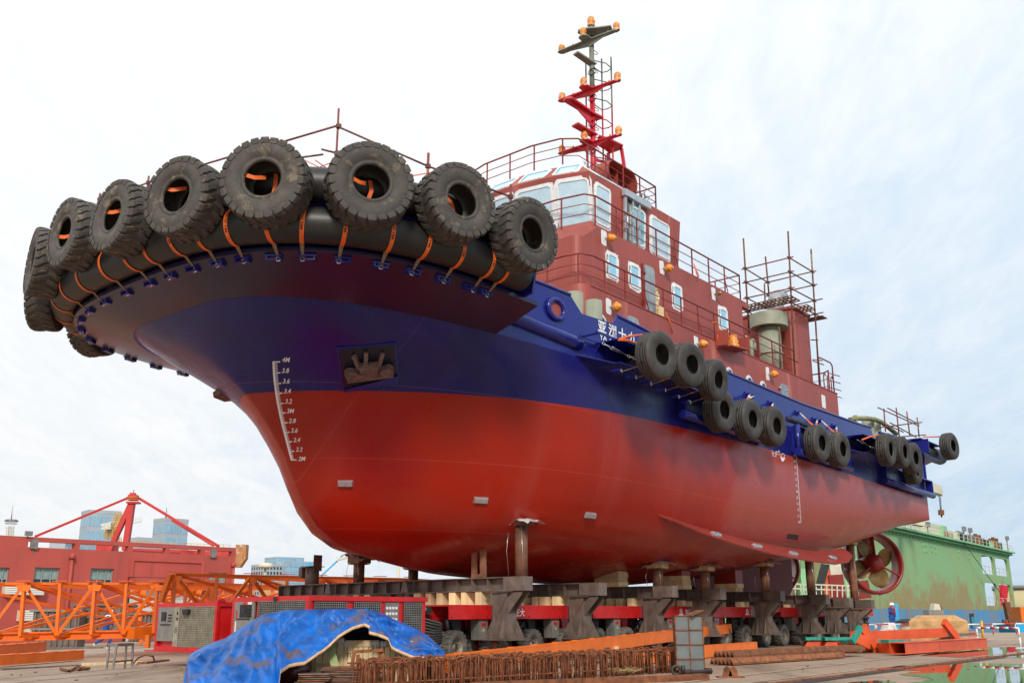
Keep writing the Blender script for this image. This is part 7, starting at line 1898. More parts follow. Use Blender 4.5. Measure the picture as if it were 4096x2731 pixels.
J2_ = dict(pel=(0, 0, .92), chest=(.03, 0, 1.32), neck=(.06, 0, 1.47), head=(.11, 0, 1.57), crown=(.10, 0, 1.67), hipl=(0, .10, .88), hipr=(0, -.10, .88), knl=(.03, .11, .48), anl=(.0, .12, .08), toel=(.14, .14, .04), knr=(.05, -.12, .48), anr=(.12, -.16, .08), toer=(.25, -.18, .04),
           shl=(.02, .19, 1.38), shr=(.02, -.19, 1.38), ell=(.02, .25, 1.10), wrl=(.12, .20, .90), hal=(.17, .17, .88), elr=(.16, -.24, 1.18), wrr=(.24, -.12, 1.42), har=(.22, -.09, 1.49))
pp = aty((3572, 2520), 60); person((pp.x, 60, 0), R(-60), J2_, 'person in blue coverall, red life vest and white helmet, phoning by the mooring bollard', vest=True)
mb = MB(); a = aty(d5(752, 1035), 60.3); mb.box((0, 0, .85), (.16, .1, 1.7)); single('teal_post', mb, 'craneblue', 'narrow teal post right behind the standing worker', 'post', loc=(a.x, 60.6, 0))

# ================================================================== LEFT: trusses, beams, stool
def mbar(a, b, w, h, parent, m='orange', name='brace'):
    mb = MB(); mb.bar(a, b, w, h); return part(name, mb, m, parent)
def truss(label, x_nodes, ytop, ybot, dep, topw, far=None, name='orange_truss', botvis=True, apexfirst=True, endslope=None):
    """nodes given as source pixels along the near frame; dep(x) = depth"""
    o0 = aty((x_nodes[0], ybot(x_nodes[0])), dep(x_nodes[0])); t = thing(name, label, 'steel truss', loc=o0, group='orange painted steel trusses')
    Tn = [aty((x, ytop(x)), dep(x)) - o0 for x in x_nodes]; Bn = [aty((x + (ytop(x) - ybot(x)) * .075, ybot(x)), dep(x)) - o0 for x in x_nodes]
    off = far
    Tf, Bf = [p + off for p in Tn], [p + off for p in Bn]
    for A_, B_, k in ((Tn, Bn, 0), (Tf, Bf, 1)):
        mbar(A_[0], A_[-1], .14, .075, t, name='top_chord'); mb = MB(); mb.bar(B_[0] - Vector((0, 0, .12)), B_[-1] - Vector((0, 0, .12)), .2, .05); mb.bar(B_[0] + Vector((0, 0, .10)), B_[-1] + Vector((0, 0, .10)), .24, .05); mb.bar(B_[0], B_[-1], .05, .22); part('bottom_chord', mb, 'orange', t)
        for i in range(len(A_)):
            mbar(A_[i], B_[i], .15 if i % 2 == (0 if apexfirst else 1) else .11, .10, t, name='vertical'); mb = MB(); mb.box(A_[i] + Vector((0, 0, .085)), (.5, .2, .02)); 
            ap_ = (i % 2 == (0 if apexfirst else 1))
            if ap_: mb.prism([A_[i] + Vector((-.22, -.09, -.05)), A_[i] + Vector((.26, -.09, -.05)), A_[i] + Vector((.2, -.09, -.24)), A_[i] + Vector((-.14, -.09, -.24))], (0, .02, 0))
            part('gusset_plate', mb, 'orange', t)
            if ap_:
                for j in (i - 1, i + 1):
                    if 0 <= j < len(A_): mbar(A_[i], B_[j], .11, .09, t, name='diagonal')
    for i in range(len(Tn)):
        if i % 2 == (0 if apexfirst else 1):
            for j in (i - 1, i + 1):
                if 0 <= j < len(Tn): mbar(Tn[i], Bf[j], .09, .08, t, name='cross_brace'); mbar(Tf[i], Bn[j], .09, .08, t, name='cross_brace')
        mbar(Bn[i], Bf[i], .1, .1, t, name='floor_bar'); mbar(Tn[i], Tf[i], .08, .08, t, name='top_tie')
    return t
truss('long orange lattice truss on the far left in front of the red building', [-190, -46, 98, 242, 381, 507, 630, 745, 850], lambda x: 2333, lambda x: 2545 - .022 * x, lambda x: 33 + .004 * max(0, x), 1, far=Vector((3.0, 8.5, .02)))
truss('second orange lattice truss with a raised sloping end, behind the red power packs', [700, 868, 1005, 1150, 1280, 1400, 1520, 1640], lambda x: 2296 + .02 * (x - 673), lambda x: 2500, lambda x: 33 + .008 * (x - 673), 1, far=Vector((3.2, 8.0, .02)))
p = aty(d1(1215, 955), 33); q = aty(d1(1290, 745), 33); mb = MB(); mb.bar(p - p, q - p, .3, .12); mb.bar(Vector((3.0, 8, 0)), q - p + Vector((3, 8, 0)), .2, .12); o = part('end_post', mb, 'orange', bpy.data.objects['orange_truss.001']); o.location = p - bpy.data.objects['orange_truss.001'].location
# splice box at the right end of the lower chord
p = aty(d6(1900, 840), 35); q = aty(d6(2330, 815), 36); d = q - p; t = thing('orange_beam', 'orange girder end with bracket feet left of the power packs', 'steel beam', loc=p, group='orange beams on the left')
mb = MB(); mb.bar(Vector((0, 0, 0)), d, .4, .38); part('girder', mb, 'orange', t); mb = MB(); r_ = aty(d6(2150, 960), 35) - p; mb.box(r_, (.14, .2, .42)); mb.bar(r_ + Vector((-.28, 0, -.1)), r_ + Vector((-.18, 0, .05)), .06, .12); part('bracket_foot', mb, 'orange', t)
for nm, a0, a1, h in (('front one of two orange beams on the ground at the left edge', d6(-300, 1330), d6(1150, 1222), .27), ('rear and higher one of two orange beams at the left edge', d6(-300, 1250), d6(592, 1150), .30)):
    a, b = atz(a0, -.12), atz(a1, -.12)
    if 'rear' in nm: a, b = atz(a0, -.05) + Vector((0, 0, .1)), atz(a1, -.05) + Vector((0, 0, .1))
    d = b - a; L = d.length; d.normalize(); y = Vector((0, 0, 1)).cross(d).normalized(); t = thing('orange_beam', nm, 'steel beam', mtx=frame(a, d, y, d.cross(y)), group='orange beams on the left')
    mb = MB(); mb.box((L / 2, 0, h - .01), (L, .3, .02)); mb.box((L / 2, 0, .01), (L, .3, .02)); mb.box((L / 2, -.14, h / 2), (L, .015, h - .04)); part('beam', mb, 'orange', t)
    for k in range(5): q = MB(); q.box((L * (k + .5) / 5, 0, h + .006), (.3, .12, .012)); part('flange_lug', q, 'orange', t)
# stool frame
t = thing('steel_stool', 'small square tube work stand on the concrete at the left', 'work stand', loc=aty(d6(1600, 1365), 20.8))
o0 = t.location.copy(); cor = [aty(d6(1592, 1005), 20.8), aty(d6(1700, 1008), 20.2), aty(d6(1935, 998), 21), aty(d6(1840, 1010), 21.8)]; ft_ = [aty(d6(1550, 1362), 20.8), aty(d6(1640, 1368), 20.2), aty(d6(1920, 1330), 21), aty(d6(1815, 1345), 21.8)]
for a, b in zip(cor, ft_): mbar(a - o0, b - o0, .035, .035, t, 'greysteel', 'leg')
for i in range(4): mbar(cor[i] - o0, cor[(i + 1) % 4] - o0, .04, .05, t, 'greysteel', 'top_rail')
mid = [a.lerp(b, .7) - o0 for a, b in zip(cor, ft_)]
for i in range(4): mbar(mid[i], mid[(i + 1) % 4], .03, .03, t, 'steelbrown', 'stretcher')
# low clutter behind the stool
def cable(pts, r, label, m='dark'):
    P = [atz(q, ground_z(atz(q, 0).x, 20) + h) for q, h in pts]; mb = MB()
    PP = []
    for i in range(len(P) - 1):
        for k in range(4): PP.append(P[i].lerp(P[i + 1], k / 4))
    PP.append(P[-1]); mb.tube(PP, r, 6); return single('hose', mb, m, label, 'hose')
cable([(d6(880, 1355), .03), (d6(1010, 1390), .03), (d6(1120, 1330), .04), (d6(1300, 1350), .03), (d6(1150, 1375), .03), (d6(1130, 1350), .03)], .03, 'brown hose looped on the concrete left of the work stand', 'rust')
cable([(d6(1930, 1290), .02), (d6(2010, 1200), .25), (d6(2120, 1150), .35), (d6(2230, 1180), .3), (d6(2250, 1260), .05)], .02, 'thin brown hose arching up from the ground right of the work stand', 'rust')
for q0, q1, z, m, lb in ((d6(1200, 1335), d6(2180, 1300), .10, 'timber', 'long pale timber lying behind the work stand'), (d6(2060, 1330), d6(2400, 1285), .12, 'rust', 'rusty plate offcut lying right of the work stand'), (d6(0, 1385), d6(1180, 1330), .06, 'steelbrown', 'dark flat steel bar on the ground below the orange beams')):
    a, b = atz(q0, -.15), atz(q1, -.15); mb = MB(); mb.bar(a + Vector((0, 0, z / 2)), b + Vector((0, 0, z / 2)), .25, z); single('ground_bar', mb, m, lb, 'bar')

# ================================================================== RED BUILDING
pl, pr = aty((0, 2476), 66), aty((945, 2471), 79); d = (pr - pl); d.z = 0; d.normalize(); nrm = Vector((d.y, -d.x, 0)); BM = frame((pl.x, pl.y, -.45), d, Vector((-nrm.x, -nrm.y, 0)) * -1, (0, 0, 1))
bld = thing('red_building', 'long low red painted workshop with open parapet frame on the left', 'building', mtx=BM)
def bh(x, y): p = hit(d1(x, y), w=0, M=BM); return p.x, p.z
xR, zt_ = bh(1783, 545); xl, z2 = bh(0, 455); ztop, z3, z4 = 6.74, 6.46, 6.08
def bbox(mb, x0, x1, z0, z1, y0, y1): mb.box(((x0 + x1) / 2, (y0 + y1) / 2, (z0 + z1) / 2), (abs(x1 - x0), abs(y1 - y0), abs(z1 - z0)))
XL = xl - 25
# walls with window openings
wins = [(-60, 75, 692, 822), (265, 455, 693, 822), (688, 862, 700, 815), (1577, 1710, 730, 850)]
wr = []
for a, b, c, e in wins: x0, z1_ = bh(a, c); x1, _ = bh(b, c); _, z0_ = bh((a + b) / 2, e); wr.append((x0, x1, z0_, z1_))
zw0, zw1 = min(w[2] for w in wr), max(w[3] for w in wr)
mb = MB(); bbox(mb, XL, xR, zw1 + .0, z4, 0, -.3); bbox(mb, XL, xR, 0, zw0, 0, -.3); xprev = XL
for x0, x1, z0_, z1_ in wr:
    bbox(mb, xprev, x0, zw0, zw1, 0, -.3); bbox(mb, x0, x1, z1_, zw1, 0, -.3) if z1_ < zw1 - .01 else None; bbox(mb, x0, x1, zw0, z0_, 0, -.3) if z0_ > zw0 + .01 else None; xprev = x1
bbox(mb, xprev, xR, zw0, zw1, 0, -.3); bbox(mb, xR - .3, xR, 0, z4, -.31, -14); bbox(mb, XL, xR, z4 - .7, z4 - .5, -.31, -14)
part('wall', mb, 'wallred', bld)
mb = MB(); bbox(mb, XL, xR, z3, ztop, 0, -.5)
for x in (215 - 400, 570 + 15, 988, 1272, 1535, 1770):
    xc, _ = bh(x, 540); bbox(mb, xc - .17 if x > 0 else XL, xc + .17 if x > 0 else bh(215, 500)[0], z4, z3, 0, -.5)
part('parapet_frame', mb, 'wallred', bld)
mb = MB(); bbox(mb, 12.2, xR, z3, ztop, -8, -8.4)
for k in range(3): bbox(mb, 12.4 + 2 * k, 12.7 + 2 * k, z4 - .5, z3, -8, -8.4)
part('rear_parapet_frame', mb, 'wallred2', bld)
for x0, x1, z0_, z1_ in wr:
    mb = MB(); y = -.18; fr_w = .07
    for a, b, c, e in ((x0, x1, z1_ - fr_w, z1_), (x0, x1, z0_, z0_ + fr_w), (x0, x0 + fr_w, z0_ + fr_w, z1_ - fr_w), (x1 - fr_w, x1, z0_ + fr_w, z1_ - fr_w), (x0 + fr_w, x1 - fr_w, z1_ - .75, z1_ - .68), (x0 + (x1 - x0) * .33, x0 + (x1 - x0) * .33 + fr_w, z0_ + fr_w, z1_ - fr_w), (x0 + (x1 - x0) * .68, x0 + (x1 - x0) * .68 + fr_w, z0_ + fr_w, z1_ - fr_w)): bbox(mb, a, b, c, e, y, y - .08 if c != z1_ - .75 else y - .075)
    w_o = part('window', mb, 'windowframe', bld); mb = MB(); bbox(mb, x0, x1, z0_, z1_ - .72, y - .09, y - .12); part('pane', mb, 'glass', w_o); mb = MB(); bbox(mb, x0, x1, z1_ - .72, z1_, y - .09, y - .12); part('pane', mb, 'glassg' if x1 < 8 or True else 'glass', w_o)
    mb = MB(); bbox(mb, x0 - .1, x1 + .1, z0_ - .08, z0_, .06, -.18); part('sill', mb, 'wallred2', w_o)
for x, yt in ((538, 630), (1757, 690)):
    xc, zc_ = bh(x, yt); mb = MB(); mb.tube([(xc, .12, .1), (xc, .12, zc_)], .11, 10); mb.tube([(xc, .14, zc_), (xc, .14, zc_ + .35)], [.22, .12], 10); part('drainpipe', mb, 'wallred', bld)
x0, z1_ = bh(1010, 645); x1, _ = bh(1520, 660); _, z0_ = bh(1015, 775); mb = MB(); bbox(mb, x0 - .25, x1 + .25, z1_, z1_ + .2, .10, 0); bbox(mb, x0 - .25, x0, z0_, z1_, .10, 0); bbox(mb, x1, x1 + .25, z0_, z1_, .10, 0); part('panel_moulding', mb, 'wallred', bld)
x0, z1_ = bh(970, 775); x1, _ = bh(1555, 785); mb = MB(); bbox(mb, x0, x1, z1_ - .35, z1_, 1.1, 0); part('canopy', mb, 'wallred', bld)
x0, z1_ = bh(985, 800); x1, _ = bh(1522, 812); mb = MB(); bbox(mb, x0, x1, 0, z1_, .03, .01)
M['shutter'] = mat('white_roller_shutter', (.62, .62, .60), .6, var=.08, scale=2)
sh_ = part('roller_door', mb, 'shutter', bld)
for k in range(14): mb = MB(); bbox(mb, x0, x1, k * z1_ / 14, k * z1_ / 14 + z1_ / 14 - .03, .06, .03); part('shutter_slat', mb, 'shutter', sh_)
mb = MB(); bbox(mb, x0 - .2, x0 - .02, 0, z1_ + .2, .1, 0); bbox(mb, x0 - .2, x1 + .1, z1_, z1_ + .3, .1, 0); part('door_reveal', mb, 'dark', bld)
for (a, b, c, e), lb in (((15, 118, 838, 900), 'upper left'), ((125, 305, 838, 905), 'upper right, largest'), ((130, 265, 1018, 1098), 'middle'), ((172, 262, 1158, 1190), 'lowest, just above the truss chord')):
    x0, z1_ = bh(a, c); x1, z0_ = bh(b, e); t = thing('air_conditioner', 'white louvred air conditioner on the red wall, ' + lb, 'air conditioner', mtx=BM @ T(x0, .02, z0_), group='air conditioners on the red wall'); mb = MB(); bbox(mb, 0, x1 - x0, 0, z1_ - z0_, .5, 0); part('casing', mb, 'cream', t)
    n = max(4, int((z1_ - z0_) / .12)); mb = MB()
    for k in range(n): bbox(mb, .06, (x1 - x0) - .06, (k + .3) * (z1_ - z0_) / n, (k + .75) * (z1_ - z0_) / n, .53, .5)
    part('louvres', mb, 'white', t)
for x, y in ((212, 440), (253, 520), (1605, 590)):
    xc, zc_ = bh(x, y); t = thing('flood_light', 'grey flood light on the red parapet, ' + {212: 'on top at the left', 253: 'in the leftmost opening', 1605: 'near the right end'}[x], 'flood light', mtx=BM @ T(xc, -.1, zc_), group='flood lights on the parapet'); mb = MB(); mb.box((0, .2, 0), (.45, .2, .6 if x != 212 else .3)); part('lamp_head', mb, 'greysteel', t); mb = MB(); mb.bar((0, .1, -.7 if x != 212 else -.3), (0, .1, .0), .06); part('bracket', mb, 'greysteel', t)
# dark steel stored before the building
for k, (q0, q1, y, zb_, h) in enumerate(((d6(470, 700), d6(1150, 700), 55, .0, 1.9), (d6(1060, 610), d6(1900, 600), 56, .9, 1.3), (d6(1880, 760), d6(2300, 740), 54, .3, 1.4), (d6(600, 1010), d6(1450, 960), 50, -.4, .5))):
    a, b = at_d(q0, y), at_d(q1, y); t = thing('steel_section', ['stack of dark ribbed steel sections below the middle air conditioner', 'dark steel box girder stored behind the walking person', 'dark steel section stored left of the power packs', 'low brown skid on the ground behind the trusses'][k], 'steel section', loc=(a.x, y, zb_ - .4)); mb = MB(); w = b.x - a.x
    mb.box((w / 2, .5, h / 2), (w, 1.0, h)); part('body', mb, 'steelbrown', t); mb = MB(); mb.box((w / 2, .0, h), (w + .3, .3, .12)); mb.box((w / 2, .0, h * .5), (w + .1, .2, .10)); part('flange', mb, 'greysteel' if k == 0 else 'steelbrown', t)
    for q in range(8): mb = MB(); mb.box((w * (q + .5) / 8, -.04, h / 2), (.08, .1, h - .1)); part('rib', mb, 'steelbrown', t)

# ================================================================== FAR LEFT: cranes and towers
def pbar(q0, q1, y0, y1, w, o0, parent, m, h=None, name='member'):
    a, b = aty(q0, y0) - o0, aty(q1, y1) - o0; mb = MB(); mb.bar(a, b, w, h or w); return part(name, mb, m, parent)
M['cranered'] = mat('red_portal_crane_paint', (.55, .035, .03), .5, var=.08, scale=.5)
M['craneyel'] = mat('yellow_crane_paint', (.62, .36, .04), .5, var=.15, scale=1)
o0 = aty(d1(900, 560), 150); t = thing('portal_crane', 'tall red portal crane with two stays behind the red building', 'crane', loc=o0)
pbar(d1(990, 215), d1(825, 570), 150, 150, .75, o0, t, 'cranered', .7, 'leg'); pbar(d1(997, 215), d1(945, 570), 150, 150, .85, o0, t, 'cranered', .8, 'leg')
pbar(d1(980, 165), d1(265, 462), 150, 140, .32, o0, t, 'cranered', name='stay'); pbar(d1(1040, 168), d1(1650, 535), 150, 140, .32, o0, t, 'cranered', name='stay'); pbar(d1(1300, 340), d1(1610, 530), 149, 139, .25, o0, t, 'cranered', name='stay')
mb = MB(); c_ = aty(d1(1005, 175), 150) - o0; mb.box(c_ + Vector((0, 0, .1)), (1.25, 1.2, .8)); mb.box(c_ + Vector((-.1, 0, .6)), (.7, .9, .4)); part('mast_head', mb, 'cranered', t)
mb = MB(); c2_ = aty(d1(1008, 208), 150) - o0; mb.box(c2_, (1.7, 1.5, .25)); 
for k in range(5): mb.bar(c2_ + Vector((-.8 + k * .4, -.8, .1)), c2_ + Vector((-.8 + k * .4, -.8, .8)), .05)
part('platform', mb, 'cranered', t); mb = MB(); mb.bar(c2_ + Vector((-.85, -.85, .8)), c2_ + Vector((.85, -.85, .8)), .07); mb.bar(c2_ + Vector((-.85, -.85, .5)), c2_ + Vector((.85, -.85, .5)), .05); part('guard_rail', mb, 'craneyel', t)
mb = MB(); a, b = aty(d1(1010, 110), 150) - o0, aty(d1(1008, 150), 150) - o0; mb.tube([a, b], .08, 5); part('aerial', mb, 'greysteel', t)
mb = MB(); a = aty(d1(760, 560), 152) - o0; mb.box(a + Vector((1, 0, .1)), (2.4, 2.5, 1.5)); part('machine_house', mb, 'cranered', t)
mb = MB(); a, b = aty(d1(1010, 575), 151) - o0, aty(d1(1740, 600), 151) - o0; mb.bar(a, b, 1.0, .9); part('girder', mb, 'cranered', t)
for k in range(16): q = MB(); p = a.lerp(b, k / 15) + Vector((0, -.6, .4)); q.bar(p, p + Vector((0, 0, 1.0)), .06); part('rail_post', q, 'craneyel', t)
mb = MB(); mb.bar(a + Vector((0, -.6, 1.4)), b + Vector((0, -.6, 1.4)), .08); mb.bar(a + Vector((0, -.6, .9)), b + Vector((0, -.6, .9)), .06); part('guard_rail', mb, 'craneyel', t)
mb = MB(); a, b = aty(d1(1785, 590), 120) - o0, aty(d1(1865, 590), 120) - o0; mb.box(a.lerp(b, .5) + Vector((0, 0, .2)), ((b - a).length, 1.2, 1.6)); mb.prism([a + Vector((0, -.6, -.6)), b + Vector((0, -.6, -.6)), a.lerp(b, .5) + Vector((0, -.6, -1.6)), a + Vector((0, -.6, -1.6))], (0, 1.2, 0))
M['weathered'] = mat('weathered_orange_box', (.45, .20, .08), .8, var=.2, scale=1.5, spots=.35, spotcol=(.6, .5, .38), spotscale=1.0); part('counterweight', mb, 'weathered', t)
# yellow crane
o0 = aty(d1(840, 470), 320); t = thing('yellow_crane', 'yellow lattice crane boom in front of the left tower block', 'crane', loc=o0)
def lattice(qa, qb, y, w, parent, m, o0, n=8):
    a, b = aty(qa, y) - o0, aty(qb, y) - o0; d = (b - a); px = Vector((d.z, 0, -d.x)).normalized() * w / 2; mb = MB(); t_ = w * .10
    for s1 in (-1, 1):
        for s2 in (-1, 1):
            mb = MB(); mb.bar(a + px * s1 + Vector((0, s2 * w / 2, 0)), b + px * s1 + Vector((0, s2 * w / 2, 0)), t_)
            part('boom_chord', mb, m, parent); mb = MB()
    for k in range(n):
        p, q = a + d * (k / n), a + d * ((k + 1) / n)
        for s2 in (-1, 1): mb.bar(p - px + Vector((0, s2 * w / 2, 0)), q + px + Vector((0, s2 * w / 2, 0)), t_ * .7); mb.bar(p + px + Vector((0, s2 * w / 2, 0)), q - px + Vector((0, s2 * w / 2, 0)), t_ * .7)
        mb.bar(p - px, p + px, t_ * .7)
    return part('lattice', mb, m, parent)
lattice(d1(905, 290), d1(850, 435), 320, 2.0, t, 'craneyel', o0); lattice(d1(835, 410), d1(830, 480), 320, 2.4, t, 'craneyel', o0, 4); lattice(d1(885, 470), d1(890, 550), 320, 1.8, t, 'craneyel', o0, 5)
mb = MB(); mb.box(aty(d1(822, 385), 318) - o0, (1.8, 2, 2)); part('cab', mb, 'cream', t)
o0 = aty(d1(930, 360), 500); t = thing('tower_crane', 'white tower crane jib far behind the red crane legs', 'crane', loc=o0); lattice(d1(770, 390), d1(1068, 330), 500, 2.4, t, 'white', o0, 20); lattice(d1(826, 385), d1(826, 480), 500, 2.6, t, 'greysteel', o0, 6)
# lighting / radio mast
o0 = aty(d1(75, 450), 300); t = thing('light_mast', 'far floodlight mast with a needle aerial at the left edge', 'light mast', loc=o0); lattice(d1(78, 385), d1(72, 480), 300, 1.5, t, 'cream', o0, 5)
mb = MB(); a = aty(d1(84, 365), 300) - o0
for z, r_ in ((0, 1.7), (.6, 1.8), (1.1, 1.6)): mb.lathe([(r_ * .9, z - .06), (r_, z - .06), (r_, z + .08), (r_ * .9, z + .08)], 16, c=a, closed=True)
for k in range(12): u = 2 * PI * k / 12; mb.box(a + Vector((1.65 * math.cos(u), 1.65 * math.sin(u), .8)), (.35, .35, .4))
part('lamp_ring', mb, 'greysteel', t); mb = MB(); mb.tube([aty(d1(84, 350), 300) - o0, aty(d1(97, 225), 300) - o0], [.18, .04], 6); part('needle', mb, 'greysteel', t)
# tower blocks
def tower(qtl, qtr, depth, side, nx, nz, label, pent=True, rowgap=.28, bottom_z=-1, sidecols=3, name='tower_block', wcol='towerglass', colw=.55):
    a, b = aty(qtl, depth), aty(qtr, depth * 1.02); H = a.z + .0; w = (b - a).xy.length
    dx = Vector((b.x - a.x, b.y - a.y, 0)).normalized(); dy = Vector((-dx.y, dx.x, 0)); t = thing(name, label, 'building', mtx=frame((a.x, a.y, bottom_z), dx, dy, (0, 0, 1)), group=None); H = a.z - bottom_z
    mb = MB(); mb.box((w / 2, w * .4, H / 2), (w, w * .8, H)); part('wall', mb, 'towergrey', t)
    fh = H / nz; cw = w / nx; wb = MB(); wb.box((0, 0, 0), (cw * colw, .4, fh * (1 - rowgap))); me = wb.mesh('window', M[wcol]); c = 0
    for r_ in range(nz):
        if (r_ + .5) * fh < H - side: continue
        for k in range(nx): link('window', me, t, loc=((k + .5) * cw, -.05, (r_ + .5) * fh)); c += 1
    if sidecols:
        ws = MB(); ws.box((0, 0, 0), (.4, w * .8 / 5 * .4, fh * (1 - rowgap))); ms = ws.mesh('side_window', M[wcol])
        for r_ in range(nz):
            if (r_ + .5) * fh < H - side: continue
            for k in range(5): link('side_window', ms, t, loc=(-.05, (k + .5) * w * .8 / 5, (r_ + .5) * fh))
    mb = MB(); mb.box((w / 2, w * .4, H + fh * .12), (w * 1.01, w * .81, fh * .24)); part('parapet', mb, 'towergrey', t)
    return t, w, H
tower(d1(672, 285), d1(920, 292), 800, 45, 9, 7, 'far grey tower block with blue window strips, behind the yellow crane', rowgap=.3)
tt, w, H = tower(d1(1245, 345), d1(1424, 345), 820, 40, 8, 7, 'far grey tower block with a small roof aerial, right of the red crane', rowgap=.3); mb = MB(); mb.tube([(w * .25, 8, H), (w * .25, 8, H + 12)], [1.0, .15], 6); mb.box((w * .6, 8, H + 1.5), (4, 4, 3)); part('roof_aerial', mb, 'greysteel', tt)
tower(d2(362, 375), d2(600, 372), 700, 40, 8, 11, 'far office block with a glass crown seen above the cross beam', rowgap=.45, wcol='glass', colw=.5); tt, w, H = tower(d2(600, 345), d2(845, 358), 705, 40, 9, 11, 'right hand glass wing of the far office block', rowgap=.2, colw=.8)
tower(d2(485, 305), d2(745, 305), 730, 40, 10, 14, 'highest glass block of the far offices', rowgap=.15, colw=.85, name='office_block')
for q0, q1, dpt, lb, nn in ((d1(1040, 495), d1(1235, 495), 420, 'low far apartment block under the right stay of the red crane', 10), (d1(600, 520), d1(740, 530), 300, 'pale low houses seen through the parapet opening', 6), (d1(495, 512), d1(565, 512), 220, 'cream gable seen through the parapet beside the lamp', 2), (d1(1290, 560), d1(1420, 560), 600, 'dark low block behind the right part of the parapet', 6)):
    tower(q0, q1, dpt, 12, nn, 5, lb, rowgap=.4, sidecols=0, name='low_building')
# sand heap, street lamps
mb = MB(); pts_ = [aty(d2(x, y), 70) for x, y in ((355, 640), (370, 545), (450, 525), (520, 522), (600, 545), (640, 660))]; c_ = pts_[0]
rows_ = [[Vector((p.x, p.y + k * 1.2, max(-.5, p.z * (1 - abs(k) / 4) + random.uniform(-.1, .1)))) for p in pts_] for k in range(-4, 5)]; mb.grid(rows_, True)
M['sand'] = mat('orange_sand', (.42, .25, .10), .95, var=.15, scale=1, bump=.5, bscale=4); o = struct('sand_heap', mb, 'sand', 'stuff')
for q0, q1, y, m, lb in ((d2(380, 405), d2(378, 560), 90, 'cream', 'thin cream lamp post with a round head before the office block'), (d2(793, 350), d2(790, 500), 60, 'craneblue', 'bright blue lamp post with a curved arm behind the pipe stub'), (d2(1632, 375), d2(1632, 510), 70, 'cream', 'cream pole seen between the pipe props')):
    a, b = aty(q0, y), aty(q1, y); b.z = -.5; b.x = a.x; t = thing('street_lamp', lb, 'street lamp', loc=b); h = (a - b).z; mb = MB(); mb.tube([(0, 0, 0), (0, 0, h)], [.16, .10] if m != 'craneblue' else [.12, .10], 8); part('post', mb, m, t)
    if m == 'cream' and '405' in str(q0) or q0 == d2(380, 405): mb = MB(); mb.lathe([(.2, h), (.8, h + .1), (.5, h + .45), (0, h + .5)], 12); part('lamp_head', mb, 'cream', t)
    if m == 'craneblue': mb = MB(); mb.tube([(0, 0, h * .55), (.8, 0, h * .85), (1.7, 0, h + .15)], .05, 6); mb.tube([(-.1, 0, h * .6), (.7, 0, h * .75)], .05, 6); part('arm', mb, m, t); mb = MB(); mb.bar((1.6, 0, h + .12), (2.3, 0, h + .3), .2, .1); part('lamp_head', mb, 'cream', t)

